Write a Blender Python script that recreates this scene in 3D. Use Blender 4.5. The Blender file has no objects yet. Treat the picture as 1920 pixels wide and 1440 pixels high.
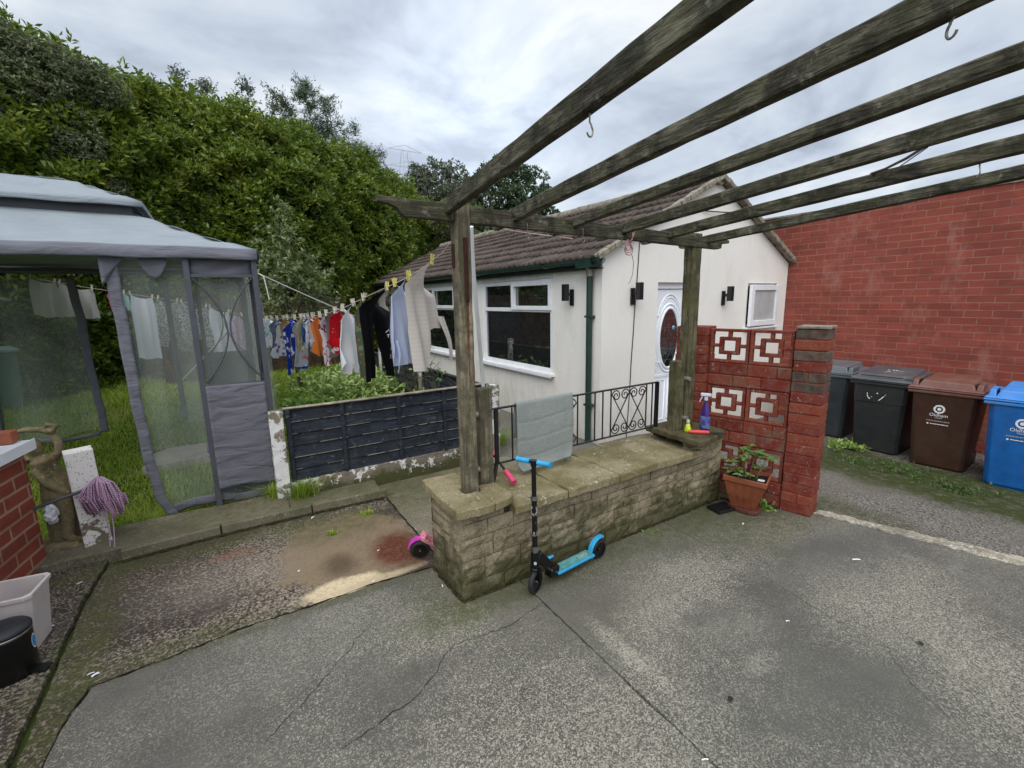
import bpy, math, random
import numpy as np
from mathutils import Vector, Matrix
random.seed(7)
RNG = np.random.default_rng(11)
SC = bpy.context.scene
COL = SC.collection
R = math.radians

# ------------------------------------------------------------------ camera
cd = bpy.data.cameras.new('camera')
cam = bpy.data.objects.new('camera', cd)
COL.objects.link(cam)
cd.sensor_width = 36.0
cd.lens = 36.0 * 861.4 / 1920.0
cd.clip_start = 0.05
cd.clip_end = 1500
CR = Matrix(((0.84189981, 0.11360363, -0.52754045),
             (-0.53933205, 0.14444593, -0.82961214),
             (-0.01804588, 0.98296978, 0.18287909)))
cam.matrix_world = Matrix.Translation((0, 0, 2.2)) @ CR.to_4x4()
SC.camera = cam

# ------------------------------------------------------------------ sky, sun, exposure
SUN_EL, SUN_AZ = 52.0, 222.0          # degrees; azimuth measured from +Y towards +X
world = bpy.data.worlds.new('World')
SC.world = world
world.use_nodes = True
wn = world.node_tree
wn.nodes.clear()
def wnode(t, **kw):
    n = wn.nodes.new(t)
    for k, v in kw.items():
        setattr(n, k, v)
    return n
wout = wnode('ShaderNodeOutputWorld')
sky = wnode('ShaderNodeTexSky', sky_type='NISHITA', sun_disc=False,
            sun_elevation=R(SUN_EL), sun_rotation=R(SUN_AZ))
bg_sky = wnode('ShaderNodeBackground'); bg_sky.inputs[1].default_value = 0.10
wn.links.new(sky.outputs[0], bg_sky.inputs[0])
tc = wnode('ShaderNodeTexCoord')
sep = wnode('ShaderNodeSeparateXYZ'); wn.links.new(tc.outputs['Generated'], sep.inputs[0])
zz = wnode('ShaderNodeMath', operation='MAXIMUM'); wn.links.new(sep.outputs[2], zz.inputs[0]); zz.inputs[1].default_value = 0.02
zo = wnode('ShaderNodeMath', operation='ADD'); wn.links.new(zz.outputs[0], zo.inputs[0]); zo.inputs[1].default_value = 0.28
dx = wnode('ShaderNodeMath', operation='DIVIDE'); wn.links.new(sep.outputs[0], dx.inputs[0]); wn.links.new(zo.outputs[0], dx.inputs[1])
dy = wnode('ShaderNodeMath', operation='DIVIDE'); wn.links.new(sep.outputs[1], dy.inputs[0]); wn.links.new(zo.outputs[0], dy.inputs[1])
cmb = wnode('ShaderNodeCombineXYZ'); wn.links.new(dx.outputs[0], cmb.inputs[0]); wn.links.new(dy.outputs[0], cmb.inputs[1])
cmb.inputs[2].default_value = 3.7
n1 = wnode('ShaderNodeTexNoise'); n1.inputs['Scale'].default_value = 1.9; n1.inputs['Detail'].default_value = 5; n1.inputs['Roughness'].default_value = 0.56
n1.inputs['Distortion'].default_value = 0.35
wn.links.new(cmb.outputs[0], n1.inputs['Vector'])
rp = wnode('ShaderNodeValToRGB'); wn.links.new(n1.outputs[0], rp.inputs[0])
rp.color_ramp.elements[0].position = 0.36; rp.color_ramp.elements[0].color = (0.42, 0.47, 0.57, 1)
rp.color_ramp.elements[1].position = 0.70; rp.color_ramp.elements[1].color = (0.92, 0.95, 0.98, 1)
e = rp.color_ramp.elements.new(0.47); e.color = (0.58, 0.65, 0.75, 1)
e = rp.color_ramp.elements.new(0.58); e.color = (0.72, 0.78, 0.85, 1)
bg_cl = wnode('ShaderNodeBackground')
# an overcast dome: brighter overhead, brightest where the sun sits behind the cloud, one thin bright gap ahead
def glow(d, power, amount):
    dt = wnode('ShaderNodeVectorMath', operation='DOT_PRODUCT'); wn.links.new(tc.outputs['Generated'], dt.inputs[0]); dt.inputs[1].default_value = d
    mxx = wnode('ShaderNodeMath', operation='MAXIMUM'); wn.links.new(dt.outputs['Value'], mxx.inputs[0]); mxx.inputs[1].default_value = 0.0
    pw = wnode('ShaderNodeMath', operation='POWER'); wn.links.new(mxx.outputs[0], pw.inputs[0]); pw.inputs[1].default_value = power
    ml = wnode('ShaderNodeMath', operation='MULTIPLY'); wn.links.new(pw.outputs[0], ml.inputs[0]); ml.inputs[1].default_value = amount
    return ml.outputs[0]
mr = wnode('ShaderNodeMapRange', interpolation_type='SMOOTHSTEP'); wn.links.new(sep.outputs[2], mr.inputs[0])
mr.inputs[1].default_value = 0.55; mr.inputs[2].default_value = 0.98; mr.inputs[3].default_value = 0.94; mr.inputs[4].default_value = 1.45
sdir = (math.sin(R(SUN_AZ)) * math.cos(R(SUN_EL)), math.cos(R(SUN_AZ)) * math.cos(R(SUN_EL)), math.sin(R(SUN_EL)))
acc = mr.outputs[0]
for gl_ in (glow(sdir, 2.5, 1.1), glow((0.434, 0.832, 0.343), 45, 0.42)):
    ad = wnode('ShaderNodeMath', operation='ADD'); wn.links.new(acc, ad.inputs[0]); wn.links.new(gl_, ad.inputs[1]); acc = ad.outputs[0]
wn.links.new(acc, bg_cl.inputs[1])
wn.links.new(rp.outputs[0], bg_cl.inputs[0])
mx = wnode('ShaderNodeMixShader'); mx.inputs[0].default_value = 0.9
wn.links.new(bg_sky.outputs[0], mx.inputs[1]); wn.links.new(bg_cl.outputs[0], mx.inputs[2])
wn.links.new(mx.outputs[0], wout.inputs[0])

sl = bpy.data.lights.new('sun', 'SUN')
sl.energy = 1.5
sl.angle = R(50)
sl.color = (1.0, 0.95, 0.87)
sun = bpy.data.objects.new('sun', sl)
COL.objects.link(sun)
sd = Vector((math.sin(R(SUN_AZ)) * math.cos(R(SUN_EL)), math.cos(R(SUN_AZ)) * math.cos(R(SUN_EL)), math.sin(R(SUN_EL))))
sun.rotation_euler = sd.to_track_quat('Z', 'Y').to_euler()
sun.location = sd * 30
vs = SC.view_settings
vs.view_transform = 'Standard'
vs.look = 'None'
vs.gamma = 1.0
vs.use_curve_mapping = False
vs.exposure = 0.2
SC.cycles.max_bounces = 8
SC.cycles.transparent_max_bounces = 16
SC.cycles.use_denoising = True

# ------------------------------------------------------------------ mesh helpers
def setp(o, label=None, cat=None, group=None, kind=None):
    if label: o['label'] = label
    if cat: o['category'] = cat
    if group: o['group'] = group
    if kind: o['kind'] = kind
    return o

def empty(name, loc, label, cat, group=None):
    o = bpy.data.objects.new(name, None)
    o.empty_display_size = 0.1
    o.location = loc
    COL.objects.link(o)
    return setp(o, label, cat, group)

def attach(o, parent):
    if parent is not None:
        o.parent = parent
        if parent.type == 'EMPTY':
            o.location = -Vector(parent.location)

def finish(o, bevel=0, smooth=None, solid=0, seg=2):
    if solid:
        m = o.modifiers.new('solid', 'SOLIDIFY'); m.thickness = solid; m.offset = 0
    if bevel:
        m = o.modifiers.new('bevel', 'BEVEL'); m.width = bevel; m.segments = seg; m.limit_method = 'ANGLE'; m.angle_limit = R(35)
        m.harden_normals = False

class MB:
    def __init__(s, M=None):
        s.v = []; s.f = []; s.mi = []; s.sm = []; s.M = M
    def add(s, pts, faces, m=0, smooth=False):
        b = len(s.v)
        for p in pts:
            p = Vector(p)
            s.v.append(tuple(s.M @ p) if s.M is not None else tuple(p))
        for f in faces:
            s.f.append([b + i for i in f]); s.mi.append(m); s.sm.append(smooth)
    def box(s, c, d, rz=0, m=0, top=None):
        x, y, z = d[0] / 2, d[1] / 2, d[2] / 2
        tx, ty = (x, y) if top is None else (top[0] / 2, top[1] / 2)
        P = [(-x, -y, -z), (x, -y, -z), (x, y, -z), (-x, y, -z), (-tx, -ty, z), (tx, -ty, z), (tx, ty, z), (-tx, ty, z)]
        cr, sr = math.cos(rz), math.sin(rz)
        P = [(c[0] + a * cr - b * sr, c[1] + a * sr + b * cr, c[2] + h) for a, b, h in P]
        s.add(P, [(0, 3, 2, 1), (4, 5, 6, 7), (0, 1, 5, 4), (1, 2, 6, 5), (2, 3, 7, 6), (3, 0, 4, 7)], m)
    def bb(s, x0, x1, y0, y1, z0, z1, m=0):
        s.box(((x0 + x1) / 2, (y0 + y1) / 2, (z0 + z1) / 2), (x1 - x0, y1 - y0, z1 - z0), 0, m)
    def beam(s, a, b, w, h, m=0, up=(0, 0, 1), roll=0):
        a = Vector(a); b = Vector(b); d = (b - a).normalized()
        x = d.cross(Vector(up)).normalized(); z = x.cross(d)
        if roll:
            q = Matrix.Rotation(roll, 3, d); x = q @ x; z = q @ z
        P = []
        for p in (a, b):
            P += [p - x * w / 2 - z * h / 2, p + x * w / 2 - z * h / 2, p + x * w / 2 + z * h / 2, p - x * w / 2 + z * h / 2]
        s.add(P, [(3, 2, 1, 0), (4, 5, 6, 7), (0, 1, 5, 4), (1, 2, 6, 5), (2, 3, 7, 6), (3, 0, 4, 7)], m)
    def prism(s, poly, o, ax, ay, az, t, m=0):
        o = Vector(o); ax = Vector(ax); ay = Vector(ay); az = Vector(az)
        n = len(poly)
        P = [o + ax * p[0] + ay * p[1] for p in poly] + [o + ax * p[0] + ay * p[1] + az * t for p in poly]
        F = [tuple(range(n))[::-1], tuple(range(n, 2 * n))]
        F += [(i, (i + 1) % n, n + (i + 1) % n, n + i) for i in range(n)]
        s.add(P, F, m)
    def tube(s, path, r, n=8, m=0, caps=True, flat=1.0, up=None):
        path = [Vector(p) for p in path]
        k = len(path)
        rr = r if isinstance(r, (list, tuple)) else [r] * k
        P = []
        prev = None
        for i, p in enumerate(path):
            d = (path[min(i + 1, k - 1)] - path[max(i - 1, 0)])
            d = d.normalized() if d.length > 1e-9 else Vector((0, 0, 1))
            ref = Vector(up) if up else (prev if prev is not None else (Vector((0, 0, 1)) if abs(d.z) < 0.9 else Vector((1, 0, 0))))
            x = ref - d * ref.dot(d)
            if x.length < 1e-6: x = d.orthogonal()
            x.normalize(); y = d.cross(x)
            prev = x
            for j in range(n):
                a = 2 * math.pi * j / n
                P.append(p + x * math.cos(a) * rr[i] * flat + y * math.sin(a) * rr[i])
        F = []
        for i in range(k - 1):
            for j in range(n):
                F.append((i * n + j, i * n + (j + 1) % n, (i + 1) * n + (j + 1) % n, (i + 1) * n + j))
        s.add(P, F, m, True)
        if caps:
            s.add([P[j] for j in range(n)], [tuple(range(n))[::-1]], m)
            s.add([P[(k - 1) * n + j] for j in range(n)], [tuple(range(n))], m)
    def lathe(s, prof, c, n=24, m=0, axis=(0, 0, 1), smooth=True, sx=1, sy=1):
        ax = Vector(axis).normalized()
        x = ax.orthogonal().normalized() if abs(ax.z) < 0.99 else Vector((1, 0, 0))
        y = ax.cross(x); c = Vector(c)
        P = []
        for r, z in prof:
            for j in range(n):
                a = 2 * math.pi * j / n
                P.append(c + x * math.cos(a) * r * sx + y * math.sin(a) * r * sy + ax * z)
        F = []
        for i in range(len(prof) - 1):
            for j in range(n):
                F.append((i * n + j, i * n + (j + 1) % n, (i + 1) * n + (j + 1) % n, (i + 1) * n + j))
        s.add(P, F, m, smooth)
    def grid(s, fn, nu, nv, m=0, smooth=True):
        P = [fn(i / nu, j / nv) for j in range(nv + 1) for i in range(nu + 1)]
        w = nu + 1
        F = [(j * w + i, j * w + i + 1, (j + 1) * w + i + 1, (j + 1) * w + i) for j in range(nv) for i in range(nu)]
        s.add(P, F, m, smooth)
    def build(s, name, mats, parent=None, bevel=0, solid=0, seg=2, label=None, cat=None, group=None, kind=None):
        me = bpy.data.meshes.new(name)
        me.from_pydata(s.v, [], s.f)
        if not isinstance(mats, (list, tuple)): mats = [mats]
        for a in mats: me.materials.append(a)
        me.polygons.foreach_set('material_index', s.mi)
        me.polygons.foreach_set('use_smooth', s.sm)
        me.update()
        o = bpy.data.objects.new(name, me)
        COL.objects.link(o)
        attach(o, parent)
        finish(o, bevel, None, solid, seg)
        return setp(o, label, cat, group, kind)

def mesh_np(name, verts, faces, mat, parent=None, smooth=False, label=None, cat=None, group=None, kind=None):
    verts = np.ascontiguousarray(verts, dtype=np.float32); faces = np.ascontiguousarray(faces, dtype=np.int32)
    me = bpy.data.meshes.new(name)
    nf, k = faces.shape
    me.vertices.add(len(verts)); me.vertices.foreach_set('co', verts.ravel())
    me.loops.add(nf * k); me.loops.foreach_set('vertex_index', faces.ravel())
    me.polygons.add(nf)
    me.polygons.foreach_set('loop_start', np.arange(0, nf * k, k, dtype=np.int32))
    me.polygons.foreach_set('loop_total', np.full(nf, k, dtype=np.int32))
    if smooth: me.polygons.foreach_set('use_smooth', np.ones(nf, dtype=bool))
    me.materials.append(mat)
    me.update(calc_edges=True)
    o = bpy.data.objects.new(name, me)
    COL.objects.link(o)
    attach(o, parent)
    return setp(o, label, cat, group, kind)

def text_mesh(name, txt, size, mat, M, parent, depth=0.0006, align='CENTER', squash=1.0, outline=False):
    cu = bpy.data.curves.new(name, 'FONT')
    cu.body = txt; cu.size = size; cu.align_x = align; cu.align_y = 'CENTER'
    cu.extrude = depth
    cu.resolution_u = 3
    if outline:
        cu.fill_mode = 'NONE'; cu.bevel_depth = outline; cu.bevel_resolution = 0; cu.extrude = 0
    tmp = bpy.data.objects.new('tmp', cu)
    COL.objects.link(tmp)
    bpy.context.view_layer.update()
    me = bpy.data.meshes.new_from_object(tmp.evaluated_get(bpy.context.evaluated_depsgraph_get()))
    bpy.data.objects.remove(tmp)
    me.name = name
    me.transform(M @ Matrix.Diagonal((squash, 1, 1, 1)))
    me.materials.clear(); me.materials.append(mat)
    o = bpy.data.objects.new(name, me)
    COL.objects.link(o)
    attach(o, parent)
    return o

def dup(root, name=None, kids=True):
    c = root.copy(); COL.objects.link(c)
    if kids:
        for ch in list(root.children):
            k = ch.copy(); COL.objects.link(k); k.parent = c
            for g in list(ch.children):
                q = g.copy(); COL.objects.link(q); q.parent = k
    return c

# ------------------------------------------------------------------ material helper
def S(h):
    h = h.lstrip('#')
    f = lambda v: v / 12.92 if v <= 0.04045 else ((v + 0.055) / 1.055) ** 2.4
    return tuple(f(int(h[i:i + 2], 16) / 255) for i in (0, 2, 4)) + (1.0,)

class NT:
    def __init__(s, name):
        s.mat = bpy.data.materials.new(name); s.mat.use_nodes = True
        s.nt = s.mat.node_tree; s.nt.nodes.clear()
        s.out = s.nt.nodes.new('ShaderNodeOutputMaterial')
        s.b = s.nt.nodes.new('ShaderNodeBsdfPrincipled')
        s.nt.links.new(s.b.outputs[0], s.out.inputs[0])
    def put(s, sock, v):
        if isinstance(v, bpy.types.NodeSocket): s.nt.links.new(v, sock)
        elif isinstance(v, (int, float)) and sock.type in ('RGBA',): sock.default_value = (v, v, v, 1)
        elif isinstance(v, (int, float)) and sock.type == 'VECTOR': sock.default_value = (v, v, v)
        else: sock.default_value = v
    def node(s, t, ins=None, **kw):
        n = s.nt.nodes.new(t)
        for k, v in kw.items(): setattr(n, k, v)
        for k, v in (ins or {}).items(): s.put(n.inputs[k], v)
        return n
    def pos(s): return s.node('ShaderNodeNewGeometry').outputs['Position']
    def nrm(s): return s.node('ShaderNodeNewGeometry').outputs['Normal']
    def island(s): return s.node('ShaderNodeNewGeometry').outputs['Random Per Island']
    def obj(s): return s.node('ShaderNodeTexCoord').outputs['Object']
    def rnd(s): return s.node('ShaderNodeObjectInfo').outputs['Random']
    def map(s, v, scale=(1, 1, 1), loc=(0, 0, 0), rot=(0, 0, 0)):
        return s.node('ShaderNodeMapping', {'Vector': v, 'Scale': scale, 'Location': loc, 'Rotation': rot}).outputs[0]
    def noise(s, v, scale, detail=4, rough=0.55, dist=0.0):
        return s.node('ShaderNodeTexNoise', {'Vector': v, 'Scale': scale, 'Detail': detail, 'Roughness': rough, 'Distortion': dist}).outputs[0]
    def noisec(s, v, scale, detail=3):
        return s.node('ShaderNodeTexNoise', {'Vector': v, 'Scale': scale, 'Detail': detail}).outputs[1]
    def vor(s, v, scale, feature='F1', out=0, rand=1.0):
        return s.node('ShaderNodeTexVoronoi', {'Vector': v, 'Scale': scale, 'Randomness': rand}, feature=feature).outputs[out]
    def ramp(s, f, stops, interp='LINEAR'):
        n = s.node('ShaderNodeValToRGB', {'Fac': f})
        cr = n.color_ramp; cr.interpolation = interp
        while len(cr.elements) > 1: cr.elements.remove(cr.elements[-1])
        for i, (p, c) in enumerate(stops):
            e = cr.elements[0] if i == 0 else cr.elements.new(p)
            e.position = p
            e.color = (c, c, c, 1) if isinstance(c, (int, float)) else c
        return n.outputs[0]
    def mix(s, f, a, b, blend='MIX'):
        n = s.nt.nodes.new('ShaderNodeMix'); n.data_type = 'RGBA'; n.blend_type = blend
        s.put(n.inputs[0], f); s.put(n.inputs[6], a); s.put(n.inputs[7], b)
        return n.outputs[2]
    def math(s, op, a, b=0.0, c=None, clamp=False):
        n = s.nt.nodes.new('ShaderNodeMath'); n.operation = op; n.use_clamp = clamp
        s.put(n.inputs[0], a); s.put(n.inputs[1], b)
        if c is not None: s.put(n.inputs[2], c)
        return n.outputs[0]
    def sep(s, v):
        n = s.node('ShaderNodeSeparateXYZ', {0: v}); return n.outputs
    def comb(s, x, y, z):
        return s.node('ShaderNodeCombineXYZ', {0: x, 1: y, 2: z}).outputs[0]
    def blob(s, v, c, r, n=None, amt=0.5, soft=0.3):
        """stain mask: 1 inside an irregular patch round c (2D), 0 outside"""
        d = s.node('ShaderNodeVectorMath', {0: s.node('ShaderNodeVectorMath', {0: v, 1: (c[0], c[1], 0)}, operation='SUBTRACT').outputs[0], 1: (1 / r[0], 1 / r[1], 0)}, operation='MULTIPLY').outputs[0]
        l = s.node('ShaderNodeVectorMath', {0: d}, operation='LENGTH').outputs['Value']
        if n is not None:
            l = s.math('ADD', l, s.math('MULTIPLY', s.math('SUBTRACT', n, 0.5), amt * 2))
        return s.ramp(l, [(max(0.0, 1 - soft) * 0.5, 1.0), (0.5 * (1 + soft), 0.0)]) if False else s.math('SUBTRACT', 1.0, s.node('ShaderNodeMapRange', {0: l, 1: 1 - soft, 2: 1 + soft}, interpolation_type='SMOOTHSTEP').outputs[0])
    def bump(s, h, strength=0.5, dist=0.01):
        s.put(s.b.inputs['Normal'], s.node('ShaderNodeBump', {'Height': h, 'Strength': strength, 'Distance': dist}).outputs[0])
    def set(s, color=None, rough=None, metal=None, spec=None, **kw):
        if color is not None: s.put(s.b.inputs['Base Color'], color)
        if rough is not None: s.put(s.b.inputs['Roughness'], rough)
        if metal is not None: s.put(s.b.inputs['Metallic'], metal)
        if spec is not None: s.put(s.b.inputs['Specular IOR Level'], spec)
        for k, v in kw.items(): s.put(s.b.inputs[k.replace('_', ' ')], v)
        return s.mat

# ------------------------------------------------------------------ materials
def plain(name, c, rough=0.6, metal=0.0, var=0.12, scale=8.0, bump=0.0, spec=0.5, dirt=None, dirt_amt=0.5, detail=5, trans=0.0):
    t = NT(name)
    p = t.obj()
    n = t.noise(p, scale, detail, 0.6)
    c = S(c) if isinstance(c, str) else c
    lo = tuple(v * (1 - var * 2.2) for v in c[:3]) + (1,)
    hi = tuple(min(1, v * (1 + var * 1.6)) for v in c[:3]) + (1,)
    col = t.ramp(n, [(0.3, lo), (0.7, hi)])
    if dirt:
        d = t.noise(p, scale * 0.37, 6, 0.65, 0.4)
        col = t.mix(t.ramp(d, [(0.48, 0.0), (0.68, dirt_amt)]), col, S(dirt))
    r = t.math('ADD', rough - 0.08, t.math('MULTIPLY', n, 0.16))
    if bump: t.bump(t.noise(p, scale * 6, 4, 0.6), bump, 0.004)
    t.set(col, r, metal, spec)
    return t.mat

def concrete(name, base, lo, fleck, fl_amt=0.5, tone=1.0, moss=None, stains=(), fscale=75.0, dense=()):
    """weathered concrete: large mottling, fine pale flecks, dark pores, plus listed stains"""
    t = NT(name)
    p = t.pos()
    big = t.noise(p, 0.9, 6, 0.62, 0.3)
    mid = t.noise(p, 5.0, 6, 0.68, 0.2)
    col = t.mix(t.ramp(big, [(0.35, 0.0), (0.65, 1.0)]), S(lo), S(base))
    col = t.mix(t.ramp(mid, [(0.36, 0.62), (0.55, 0.0)]), col, S(lo))
    # flecks: small irregular pale chips, denser in some patches
    pw = t.node('ShaderNodeVectorMath', {0: p, 1: t.node('ShaderNodeVectorMath', {0: t.noisec(p, 30, 2), 'Scale': 0.03}, operation='SCALE').outputs[0]}, operation='ADD').outputs[0]
    fl = t.noise(pw, fscale, 3, 0.75)
    fl2 = t.noise(t.map(pw, (1, 1, 1), (7.3, 2.1, 0)), fscale * 0.42, 4, 0.8)
    den = t.noise(t.map(p, loc=(3.1, 1.7, 0)), 1.7, 4, 0.6)
    n2 = t.noise(p, 3.2, 6, 0.65)
    n5 = t.noise(t.map(p, loc=(6, 3, 0)), 9.0, 5, 0.7)
    dens = t.ramp(den, [(0.34, 0.15), (0.64, 0.9)])
    for (c, r, amt) in dense:
        b_ = t.math('MULTIPLY', t.blob(p, c, r, n5, 0.75, 0.7), amt)
        fl = t.math('ADD', fl, t.math('MULTIPLY', b_, 0.045)); fl2 = t.math('ADD', fl2, t.math('MULTIPLY', b_, 0.05))
        dens = t.math('ADD', dens, b_, clamp=True)
    f = t.math('MULTIPLY', t.ramp(fl, [(0.53, 0.0), (0.60, 1.0)]), dens)
    g = t.math('MULTIPLY', t.ramp(fl2, [(0.56, 0.0), (0.68, 0.6)]), dens)
    f = t.math('MULTIPLY', t.math('MAXIMUM', f, g), fl_amt)
    col = t.mix(f, col, S(fleck))
    pore = t.noise(t.map(p, loc=(1, 9, 0)), fscale * 0.8, 3, 0.7)
    col = t.mix(t.ramp(pore, [(0.30, 0.6), (0.43, 0.0)]), col, tuple(v * 0.45 for v in S(lo)[:3]) + (1,))
    for (c, r, colr, amt, soft) in stains:
        nn_ = t.math('ADD', t.math('MULTIPLY', n2, 0.6), t.math('MULTIPLY', t.noise(t.map(p, loc=(c[0], c[1], 0)), 14, 5, 0.75), 0.4))
        col = t.mix(t.math('MULTIPLY', t.math('MULTIPLY', t.blob(p, c, r, nn_, 0.9, soft), amt), t.ramp(t.noise(p, 45, 3, 0.7), [(0.32, 0.55), (0.55, 1.0)])), col, S(colr) if isinstance(colr, str) else colr)
    if moss:
        for (c, r, amt) in moss:
            mk = t.math('MULTIPLY', t.blob(p, c, r, n2, 0.7, 0.5), t.ramp(t.noise(p, 14, 5, 0.7), [(0.35, 0.25), (0.6, 1.0)]))
            col = t.mix(t.math('MULTIPLY', mk, amt), col, S('#474a22'))
    t.bump(t.math('ADD', t.math('MULTIPLY', fl, 0.5), t.math('ADD', mid, t.math('MULTIPLY', f, 0.3))), 0.55, 0.006)
    t.set(col, t.math('ADD', 0.72, t.math('MULTIPLY', fl, 0.2)), 0, 0.35)
    return t.mat

M = {}
M['patio'] = concrete('patio_concrete', '#6b675e', '#524e48', '#c0b9a5', 0.68, fscale=98,
    moss=[((3.0, 2.75), (1.8, 0.30), 0.6), ((4.2, 2.40), (0.8, 0.5), 0.65), ((1.6, 2.72), (0.6, 0.16), 0.5), ((1.15, 2.9), (0.2, 0.5), 0.35), ((0.9, 3.33), (1.8, 0.05), 0.6)],
    stains=[((2.55, 0.85), (0.7, 0.5), '#55564f', 0.5, 0.8), ((4.3, 1.55), (0.5, 0.3), '#5e5c57', 0.5, 0.8), ((2.2, 2.2), (0.5, 0.25), '#5f5a4c', 0.4, 0.8), ((0.2, 2.9), (0.8, 0.3), '#63615a', 0.4, 0.8)],
    dense=[((1.05, 1.1), (1.0, 0.75), 1.0), ((2.9, 2.05), (0.5, 0.24), 1.1), ((1.94, 1.75), (0.06, 0.34), 1.3), ((2.55, 1.25), (0.12, 0.06), 1.2), ((3.9, 1.05), (0.65, 0.4), 0.9), ((1.05, 2.62), (0.3, 0.2), 0.9),
           ((0.5, 2.95), (0.7, 0.28), 0.6), ((2.3, 1.9), (0.25, 0.16), 0.7), ((4.35, 2.0), (0.35, 0.2), 0.6), ((2.2, 0.4), (0.5, 0.35), 0.6), ((3.5, 0.4), (0.5, 0.3), 0.8)])
M['path'] = concrete('old_path', '#473a33', '#2f2624', '#ada08c', 0.75, fscale=48, dense=[((0.3, 4.0), (0.35, 0.6), 0.9), ((-0.3, 3.5), (0.9, 0.15), 0.8), ((-0.1, 4.3), (0.5, 0.4), 0.5), ((0.6, 4.75), (0.7, 0.15), 0.9), ((-1.5, 3.5), (0.5, 1.2), 0.6)],
    moss=[((-0.98, 3.4), (0.16, 1.4), 0.8), ((-0.4, 4.85), (1.4, 0.16), 0.7), ((0.8, 4.6), (0.5, 0.3), 0.6), ((-0.6, 3.45), (0.7, 0.12), 0.6)],
    stains=[((0.80, 4.05), (0.60, 0.70), '#837159', 1.0, 0.16), ((0.60, 3.50), (0.30, 0.12), '#d3bf9c', 1.0, 0.22), ((0.9, 3.44), (0.35, 0.05), '#b7a585', 0.9, 0.5), ((1.16, 3.82), (0.22, 0.30), '#57240f', 1.0, 0.5),
            ((0.66, 3.83), (0.13, 0.16), '#4c3a2a', 0.8, 0.7), ((-0.1, 4.55), (0.16, 0.07), '#7b5540', 0.7, 0.7), ((-0.2, 4.15), (0.5, 0.35), '#9c9184', 0.25, 0.7)])
M['mossy'] = concrete('mossy_slab', '#837a67', '#5d5747', '#b5ab92', 0.6, fscale=50,
    moss=[((2.0, 4.9), (1.0, 0.5), 0.6), ((0.2, 5.35), (1.4, 0.25), 0.6), ((0.6, 5.04), (1.2, 0.05), 0.5)])
M['edge'] = concrete('edge_strip', '#b5ab98', '#766e60', '#ddd5c4', 0.8, fscale=30, moss=[((5.3, 0.5), (0.05, 2), 0.3)])
M['housepath'] = concrete('house_path', '#77736a', '#5b574f', '#a8a294', 0.4)
t = NT('tarmac')
p = t.pos()
v = t.vor(p, 60)
c1 = t.mix(t.ramp(t.noise(p, 55, 3, 0.7), [(0.42, 0.0), (0.62, 1.0)]), S('#38342f'), S('#99928a'))
c1 = t.mix(t.ramp(t.noise(p, 1.1, 5), [(0.4, 0.0), (0.65, 0.6)]), c1, S('#6e675a'))
ms = t.math('MULTIPLY', t.blob(p, (7.55, 2.0), (1.0, 3.8), t.noise(p, 2.6, 6, 0.65), 0.6, 0.4), t.ramp(t.noise(p, 9, 5, 0.7), [(0.28, 0.3), (0.5, 1.0)]))
c1 = t.mix(t.math('MULTIPLY', ms, 1.0), c1, S('#353d12'))
ms2 = t.math('MULTIPLY', t.blob(p, (5.15, 2.2), (0.35, 1.3), t.noise(p, 3.6, 6, 0.65), 0.6, 0.5), t.ramp(t.noise(p, 11, 5, 0.7), [(0.35, 0.1), (0.6, 0.8)]))
c1 = t.mix(ms2, c1, S('#3b4017'))
t.bump(t.noise(p, 60, 3, 0.7), 0.8, 0.012)
t.set(c1, 0.85, 0, 0.3); M['tarmac'] = t.mat
t = NT('soil_turf')
p = t.pos()
c1 = t.mix(t.noise(p, 3, 6), S('#2f3a16'), S('#4d5a24'))
c1 = t.mix(t.ramp(t.noise(p, 24, 4), [(0.5, 0.0), (0.7, 0.7)]), c1, S('#3a3020'))
t.set(c1, 0.95, 0, 0.2); M['soil'] = t.mat
M['crack'] = plain('crack_dirt', '#1d1a17', 0.95, var=0.2, scale=30, spec=0.1)

# render (white painted wall)
t = NT('white_render')
p = t.pos()
c1 = t.mix(t.noise(p, 1.4, 6, 0.6), S('#e8e3da'), S('#f2eee8'))
c1 = t.mix(t.math('MULTIPLY', t.ramp(t.noise(t.map(p, (1, 1, 0.45)), 2.2, 6, 0.68), [(0.53, 0.0), (0.75, 1.0)]), 0.4), c1, S('#d3ccb9'))
c1 = t.mix(t.math('MULTIPLY', t.ramp(t.noise(t.map(p, (3, 3, 0.3)), 3.0, 4, 0.6), [(0.60, 0.0), (0.8, 1.0)]), 0.10), c1, S('#a9a593'))
c1 = t.mix(t.math('MULTIPLY', t.ramp(t.math('SUBTRACT', t.noise(t.map(p, (2.5, 2.5, 0.8)), 2.0, 6, 0.7), t.math('MULTIPLY', t.sep(p)[2], 0.45)), [(0.22, 0.0), (0.5, 0.7)]), 0.6), c1, S('#aaa48f'))
t.bump(t.math('ADD', t.noise(p, 70, 4, 0.7), t.math('MULTIPLY', t.noise(p, 9, 4), 1.5)), 0.4, 0.008)
sy = t.sep(p)
und = t.math('MULTIPLY', t.math('LESS_THAN', sy[2], 0.88), t.math('GREATER_THAN', sy[2], 0.2))
stk = t.ramp(t.noise(t.map(p, (1, 7, 0.5)), 1.6, 5, 0.6), [(0.48, 0.0), (0.62, 1.0)])
fall = t.node('ShaderNodeMapRange', {0: sy[2], 1: 0.2, 2: 0.88, 3: 0.0, 4: 1.0}).outputs[0]
c1 = t.mix(t.math('MULTIPLY', t.math('MULTIPLY', und, stk), t.math('MULTIPLY', fall, t.math('MULTIPLY', t.math('GREATER_THAN', sy[1], 6.1), 0.13))), c1, S('#9c9684'))
t.set(c1, 0.9, 0, 0.2); M['render'] = t.mat

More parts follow.
